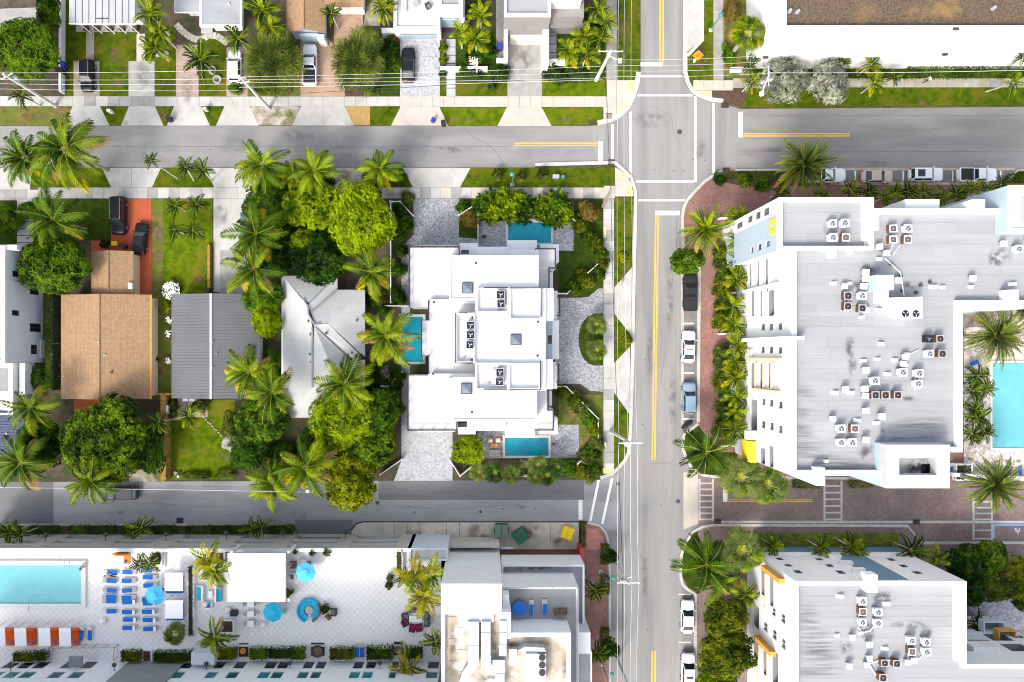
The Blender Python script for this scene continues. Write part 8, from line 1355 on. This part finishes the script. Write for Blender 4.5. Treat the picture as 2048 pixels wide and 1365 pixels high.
for i,(x,y,r) in enumerate(((958,945,22),(990,945,24),(1020,950,24),(1035,938,20),(1075,930,24),(1095,950,24),(1070,955,20),(1115,935,22))): palm('fan',x,y,r,3.0,'date' if i % 2 == 0 else 'deep','shaggy palm in the hedge along the alley',group='alley hedge palms',n=20)
for i,(x,y,r) in enumerate(((1140,935,20),(1160,945,18),(1178,950,16),(1190,940,15),(1150,800,18),(1165,820,20),(1180,840,18),(1190,860,15),(1195,885,16),(1185,905,18),(1125,785,16),(1170,915,16))): shrub(x,y,r,1.6,('leaf_mid','leaf_hedge_warm','leaf_olive')[i % 3],('fresh green','golden-green','greyish olive')[i % 3] + ' low shrub along the south garden fence of the white house',group='south garden shrubs')
for i,(x,y,r) in enumerate(((800,420,16),(812,450,16),(795,470,18),(806,500,14),(792,590,16),(790,455,20),(795,540,18),(800,600,14),(795,750,16),(790,770,18),(760,740,16),(795,820,14),(792,700,14),(765,620,14),(740,600,16),(755,585,14))): shrub(x,y,r,1.7,('leaf_deep','leaf_mid')[i % 2],('very dark green','brighter green')[i % 2] + ' shrub along the west fence of the white house',group='west fence shrubs')
shrub(768,742,15,1.6,'leaf_silver','silver-leaved shrub beside the narrow pool court'); shrub(757,600,15,1.5,'leaf_bronze','orange-leaved shrub under the orange-skirted palm'); shrub(925,415,14,1.5,'leaf_mid','rosette shrub at the paver drive corner'); shrub(815,395,14,1.5,'leaf_olive','spiky shrub left of the paver drive')
for x in (568,645,740,770,800): shrub(x,368 if x < 700 else 355,24 if x < 700 else 15,1.3,'leaf_hedge','dark low planting on the street verge under the palms',group='verge planting')
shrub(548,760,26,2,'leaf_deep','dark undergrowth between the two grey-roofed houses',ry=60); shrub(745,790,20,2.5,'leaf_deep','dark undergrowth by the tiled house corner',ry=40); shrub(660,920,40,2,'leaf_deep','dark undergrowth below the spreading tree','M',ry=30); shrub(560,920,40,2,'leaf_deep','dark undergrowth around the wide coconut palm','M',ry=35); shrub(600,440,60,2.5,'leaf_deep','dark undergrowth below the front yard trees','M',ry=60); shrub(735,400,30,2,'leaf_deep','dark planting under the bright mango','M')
for i,y in enumerate((505,530,555,580,608,625,645,725,745,765,815,840,862,705,785)): shrub(1443 + (i % 3) * 5,y,20,1.9,('leaf_hedge_warm','leaf_olive','leaf_mid')[i % 3],('golden-green','greyish olive','fresh green')[i % 3] + ' shrub in the bed along the brick pavement',group='shrubs along the brick pavement')
for x,y,m_,l in ((1345 - 305,355 + 0,'leaf_olive','thin young shrub on the verge beside the teal lamp'),(1083,350,'leaf_olive','bushy young shrub on the verge near the cabinets'),(995,350,'leaf_olive','sparse sapling on the verge grass')): shrub(x,y,13 if x > 1050 else 11,1.4,m_,l,'X')
hedge([(1433,345),(1560,343),(1560,357),(1430,357)],.8,'leaf_hedge','clipped dark hedge along the corner of the east road'); shrub(1440,360,12,1.2,'leaf_hedge','round clipped hedge end at the street corner'); shrub(1490,360,15,1.6,'leaf_hedge_warm','leggy yellow-green shrub behind the corner hedge'); shrub(1525,372,16,1.0,'leaf_mid','low shrub behind the corner hedge'); hedge([(2018,350),(2090,340),(2090,366),(2012,366)],.8,'leaf_hedge','clipped dark hedge at the end of the parking bay')
hedge([(1820,134),(2080,133),(2080,152),(1815,154)],1.0,'leaf_mid','long green hedge against the warehouse wall',dens=34); hedge([(1640,139),(1770,138),(1770,155),(1640,155)],.9,'leaf_deep','dark planting between palms along the warehouse wall',dens=34); shrub(1457,110,14,1.4,'leaf_mid','bright low hedge curl below the fan palm',ry=24); shrub(1462,22,18,1.8,'leaf_bronze','reddish shrub beside the warehouse pavement',ry=30)
[hedge([(a,1070),(b,1070),(b,1090),(a,1091)],.9,'leaf_yellow_green',l,dens=60,leaf=.2) for a,b,l in ((1510,1641,'clipped golden hedge near the fan palm before the blue base storey'),(1655,1795,'clipped golden hedge near the largest palm before the blue base storey'))]; hedge([(1590,960),(1640,962),(1640,978),(1590,976)],.9,'leaf_mid','green planting at the foot of the apartment south wall'); hedge([(1700,962),(1748,962),(1745,975),(1704,976)],.9,'leaf_hedge_warm','round hedge between the crossing and the stair tower'); hedge([(1914,931),(1944,931),(1944,959),(1914,959)],.5,'leaf_hedge','dark plants in the white square planter',z0=.6)
for i,(x0,x1) in enumerate(((-10,20),(60,110),(135,170),(175,225),(240,262),(300,345),(370,420),(425,455),(535,585),(460,500))): hedge([(x0,1054),(x1,1053),(x1,1068),(x0,1069)],1.0,'leaf_hedge' if i % 2 else 'leaf_mid',('fresh green','dark green')[i % 2] + ' shrub bed in the strip below the hotel front',group='shrub beds below the hotel',dens=34)
hedge([(1160,1046),(1171,1046),(1171,1094),(1160,1094)],.6,'leaf_hedge','narrow dark hedge beside the yellow dumpster'); hedge([(376,1134),(386,1134),(386,1271),(376,1271)],.35,'leaf_hedge','long narrow clipped hedge dividing the hotel deck',z0=ZD + .6,dens=22,leaf=.18); hedge([(792,1101),(805,1101),(805,1143),(792,1143)],.35,'leaf_hedge','short clipped hedge at the deck corner near the tower',z0=ZD + .6,dens=22,leaf=.18)
for i,(x0,y0,x1,y1,m_,l) in enumerate(((26,1307,64,1324,'leaf_hedge_warm','brownish planter shrub at the far left of the tower foot'),(71,1305,91,1322,'leaf_hedge','small dark planter hedge beside the steel railing'),(242,1304,279,1324,'leaf_hedge_warm','round planter shrub right of the steel railing'),(307,1306,378,1325,'leaf_hedge','long clipped planter hedge below the divider'),(435,1299,470,1320,'leaf_hedge_warm','planter shrub left of the orange pot'),(499,1299,530,1320,'leaf_mid','round green planter shrub right of the orange pot'),(537,1299,580,1318,'leaf_hedge','planter of dark grass with two agaves'),(584,1298,608,1320,'leaf_mid','round planter shrub left of the nest chair'),(660,1298,705,1320,'leaf_hedge_warm','wide planter shrub right of the nest chair'),(734,1296,784,1320,'leaf_mid','wide planter shrub beside the striped loungers'),(812,1298,843,1318,'leaf_hedge','dark planter bed below the golden palm'))): hedge([(x0,y0),(x1,y0),(x1,y1),(x0,y1)],1.0,m_,l,z0=ZD + .5,dens=60)
for x,y,r,l in ((650,1218,10,'potted green shrub beside the round sofa'),(576,1186,10,'leafy plant at the pavilion corner'),(655,1104,9,'small yellowish plant on the deck under the parapet'),(625,1106,6,'tiny plant pot under the deck parapet'),(592,1103,5,'tiny dark plant beside the pavilion roof'),(780,1155,8,'upper potted plant left of the golden cluster'),(778,1170,9,'lower potted plant left of the golden cluster'),(314,1117,12,'grassy planting in the white deck planter')): shrub(x,y,r,1.3,'leaf_olive',l,'X',z0=ZD)
for i,(x,y) in enumerate(((887,96),(887,119),(886,146))): shrub(x,y,9,.9,'leaf_yellow_green' if i < 2 else 'leaf_mid',('upper','middle','lower')[i] + ' round clipped shrub beside the stepping slabs','X')
for x,y,r,l in ((927,140,11,'left clipped ball shrub in front of the low garden wall'),(950,148,14,'right clipped ball shrub in front of the low garden wall'),(1000,145,21,'large round clipped shrub left of the concrete garage drive'),(1110,148,24,'wide clipped shrub right of the concrete garage drive'),(1150,150,22,'clipped shrub before the corner garden pole'),(985,172,9,'small shrub on the lawn by the mailbox post')): shrub(x,y,r,1.7,'leaf_hedge',l)
shrub(935,125,10,1.0,'leaf_yellow_green','yellow-green bush behind the ball shrubs','X'); shrub(785,125,18,2.0,'leaf_mid','bright leafy shrub left of the low black sedan',ry=22); shrub(780,95,16,2.0,'leaf_deep','dark shrub above the bright leafy shrub',ry=20); shrub(790,80,8,1.5,'leaf_bronze','red-leaved shrub beside the white garage','X'); shrub(540,180,40,1.2,'leaf_hedge_warm','low bushy planting under the feathery tree',ry=14); shrub(470,178,14,1.2,'leaf_mid','shrub at the foot of the second utility pole'); shrub(740,178,18,1.0,'leaf_mid','low shrub on the mulch under the yellowish feathery tree',ry=12)
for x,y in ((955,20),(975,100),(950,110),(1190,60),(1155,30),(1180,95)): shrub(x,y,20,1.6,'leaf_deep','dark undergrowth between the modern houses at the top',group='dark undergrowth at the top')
hedge([(92,590),(104,590),(103,775),(90,775)],2.2,'leaf_hedge','tall narrow hedge beside the white modern house',dens=34); shrub(15,440,28,2.2,'leaf_mid','bushy shrub at the left edge behind the white railing',ry=30); shrub(60,420,20,2,'leaf_mid','shrub between the stepping slabs and coconut palm'); hedge([(411,490),(424,490),(424,576),(411,576)],.5,'leaf_olive','weedy strip along the concrete drive',dens=14); shrub(210,488,10,1,'leaf_deep','small dark plant before the garage roof','X')
for x,y,r,l in ((341,581,18,'shrub covered in white flowers on the bright lawn'),(338,640,6,'upper white-flowered plant by the grey metal wall'),(338,668,7,'middle white-flowered plant by the grey metal wall'),(337,722,6,'lower white-flowered plant by the grey metal wall'),(948,120,12,'white-flowered bush behind the garden lamp')):
 g = np.random.default_rng(int(x + y)); o = shrub(x,y,r,1.2,'leaf_mid',l,'X',name='flowering_shrub'); n = int(r * r * 1.1); k = (H - 1) / F; p = W(x,y,.9); a = g.uniform(0,6.28,n); rr = r * k * np.sqrt(g.random(n)); P = np.column_stack([rr * np.cos(a),rr * np.sin(a),.55 + .75 * np.sqrt(np.maximum(0,1 - (rr / (r * k)) ** 2))])
 V = kites(P,unit(g.normal(size=(n,3)) * np.array([1,1,.2])),np.tile([0,0,1.0],(n,1)),np.full(n,.22),np.full(n,.2),0); fl = bpy.data.objects.new('blossom',quadmesh('blossom',V,g.random(n),['flower_white'])); COL.objects.link(fl); fl.parent = o; fl.matrix_parent_inverse = o.matrix_basis.inverted(); fl.location = (p.x,p.y,.06)
shrub(305,720,10,1,'leaf_mid','bright shrub in the side strip of the brown-roofed house','X'); shrub(333,612,9,1.1,'leaf_lemon','yellow shrub below the white-flowered shrub','X',ry=14); shrub(400,810,18,1,'leaf_olive','flowery bush behind the grey metal house','X'); shrub(345,815,12,1.2,'leaf_olive','pale bush beside the ochre fence','X',ry=20); shrub(75,760,24,1.8,'leaf_deep','dark shrub at the white modern house terrace',ry=30); shrub(395,952,30,1,'leaf_olive','grassy plants along the alley edge of the lawn',ry=9); shrub(450,950,22,1,'leaf_olive','dry grassy plants beside the rock pond',ry=10)
for o in PROTOS:                                  # the prototypes themselves leave the scene
 st_ = [o]
 while st_:
  q = st_.pop(); st_ += KIDS.get(q,[]); bpy.data.objects.remove(q)
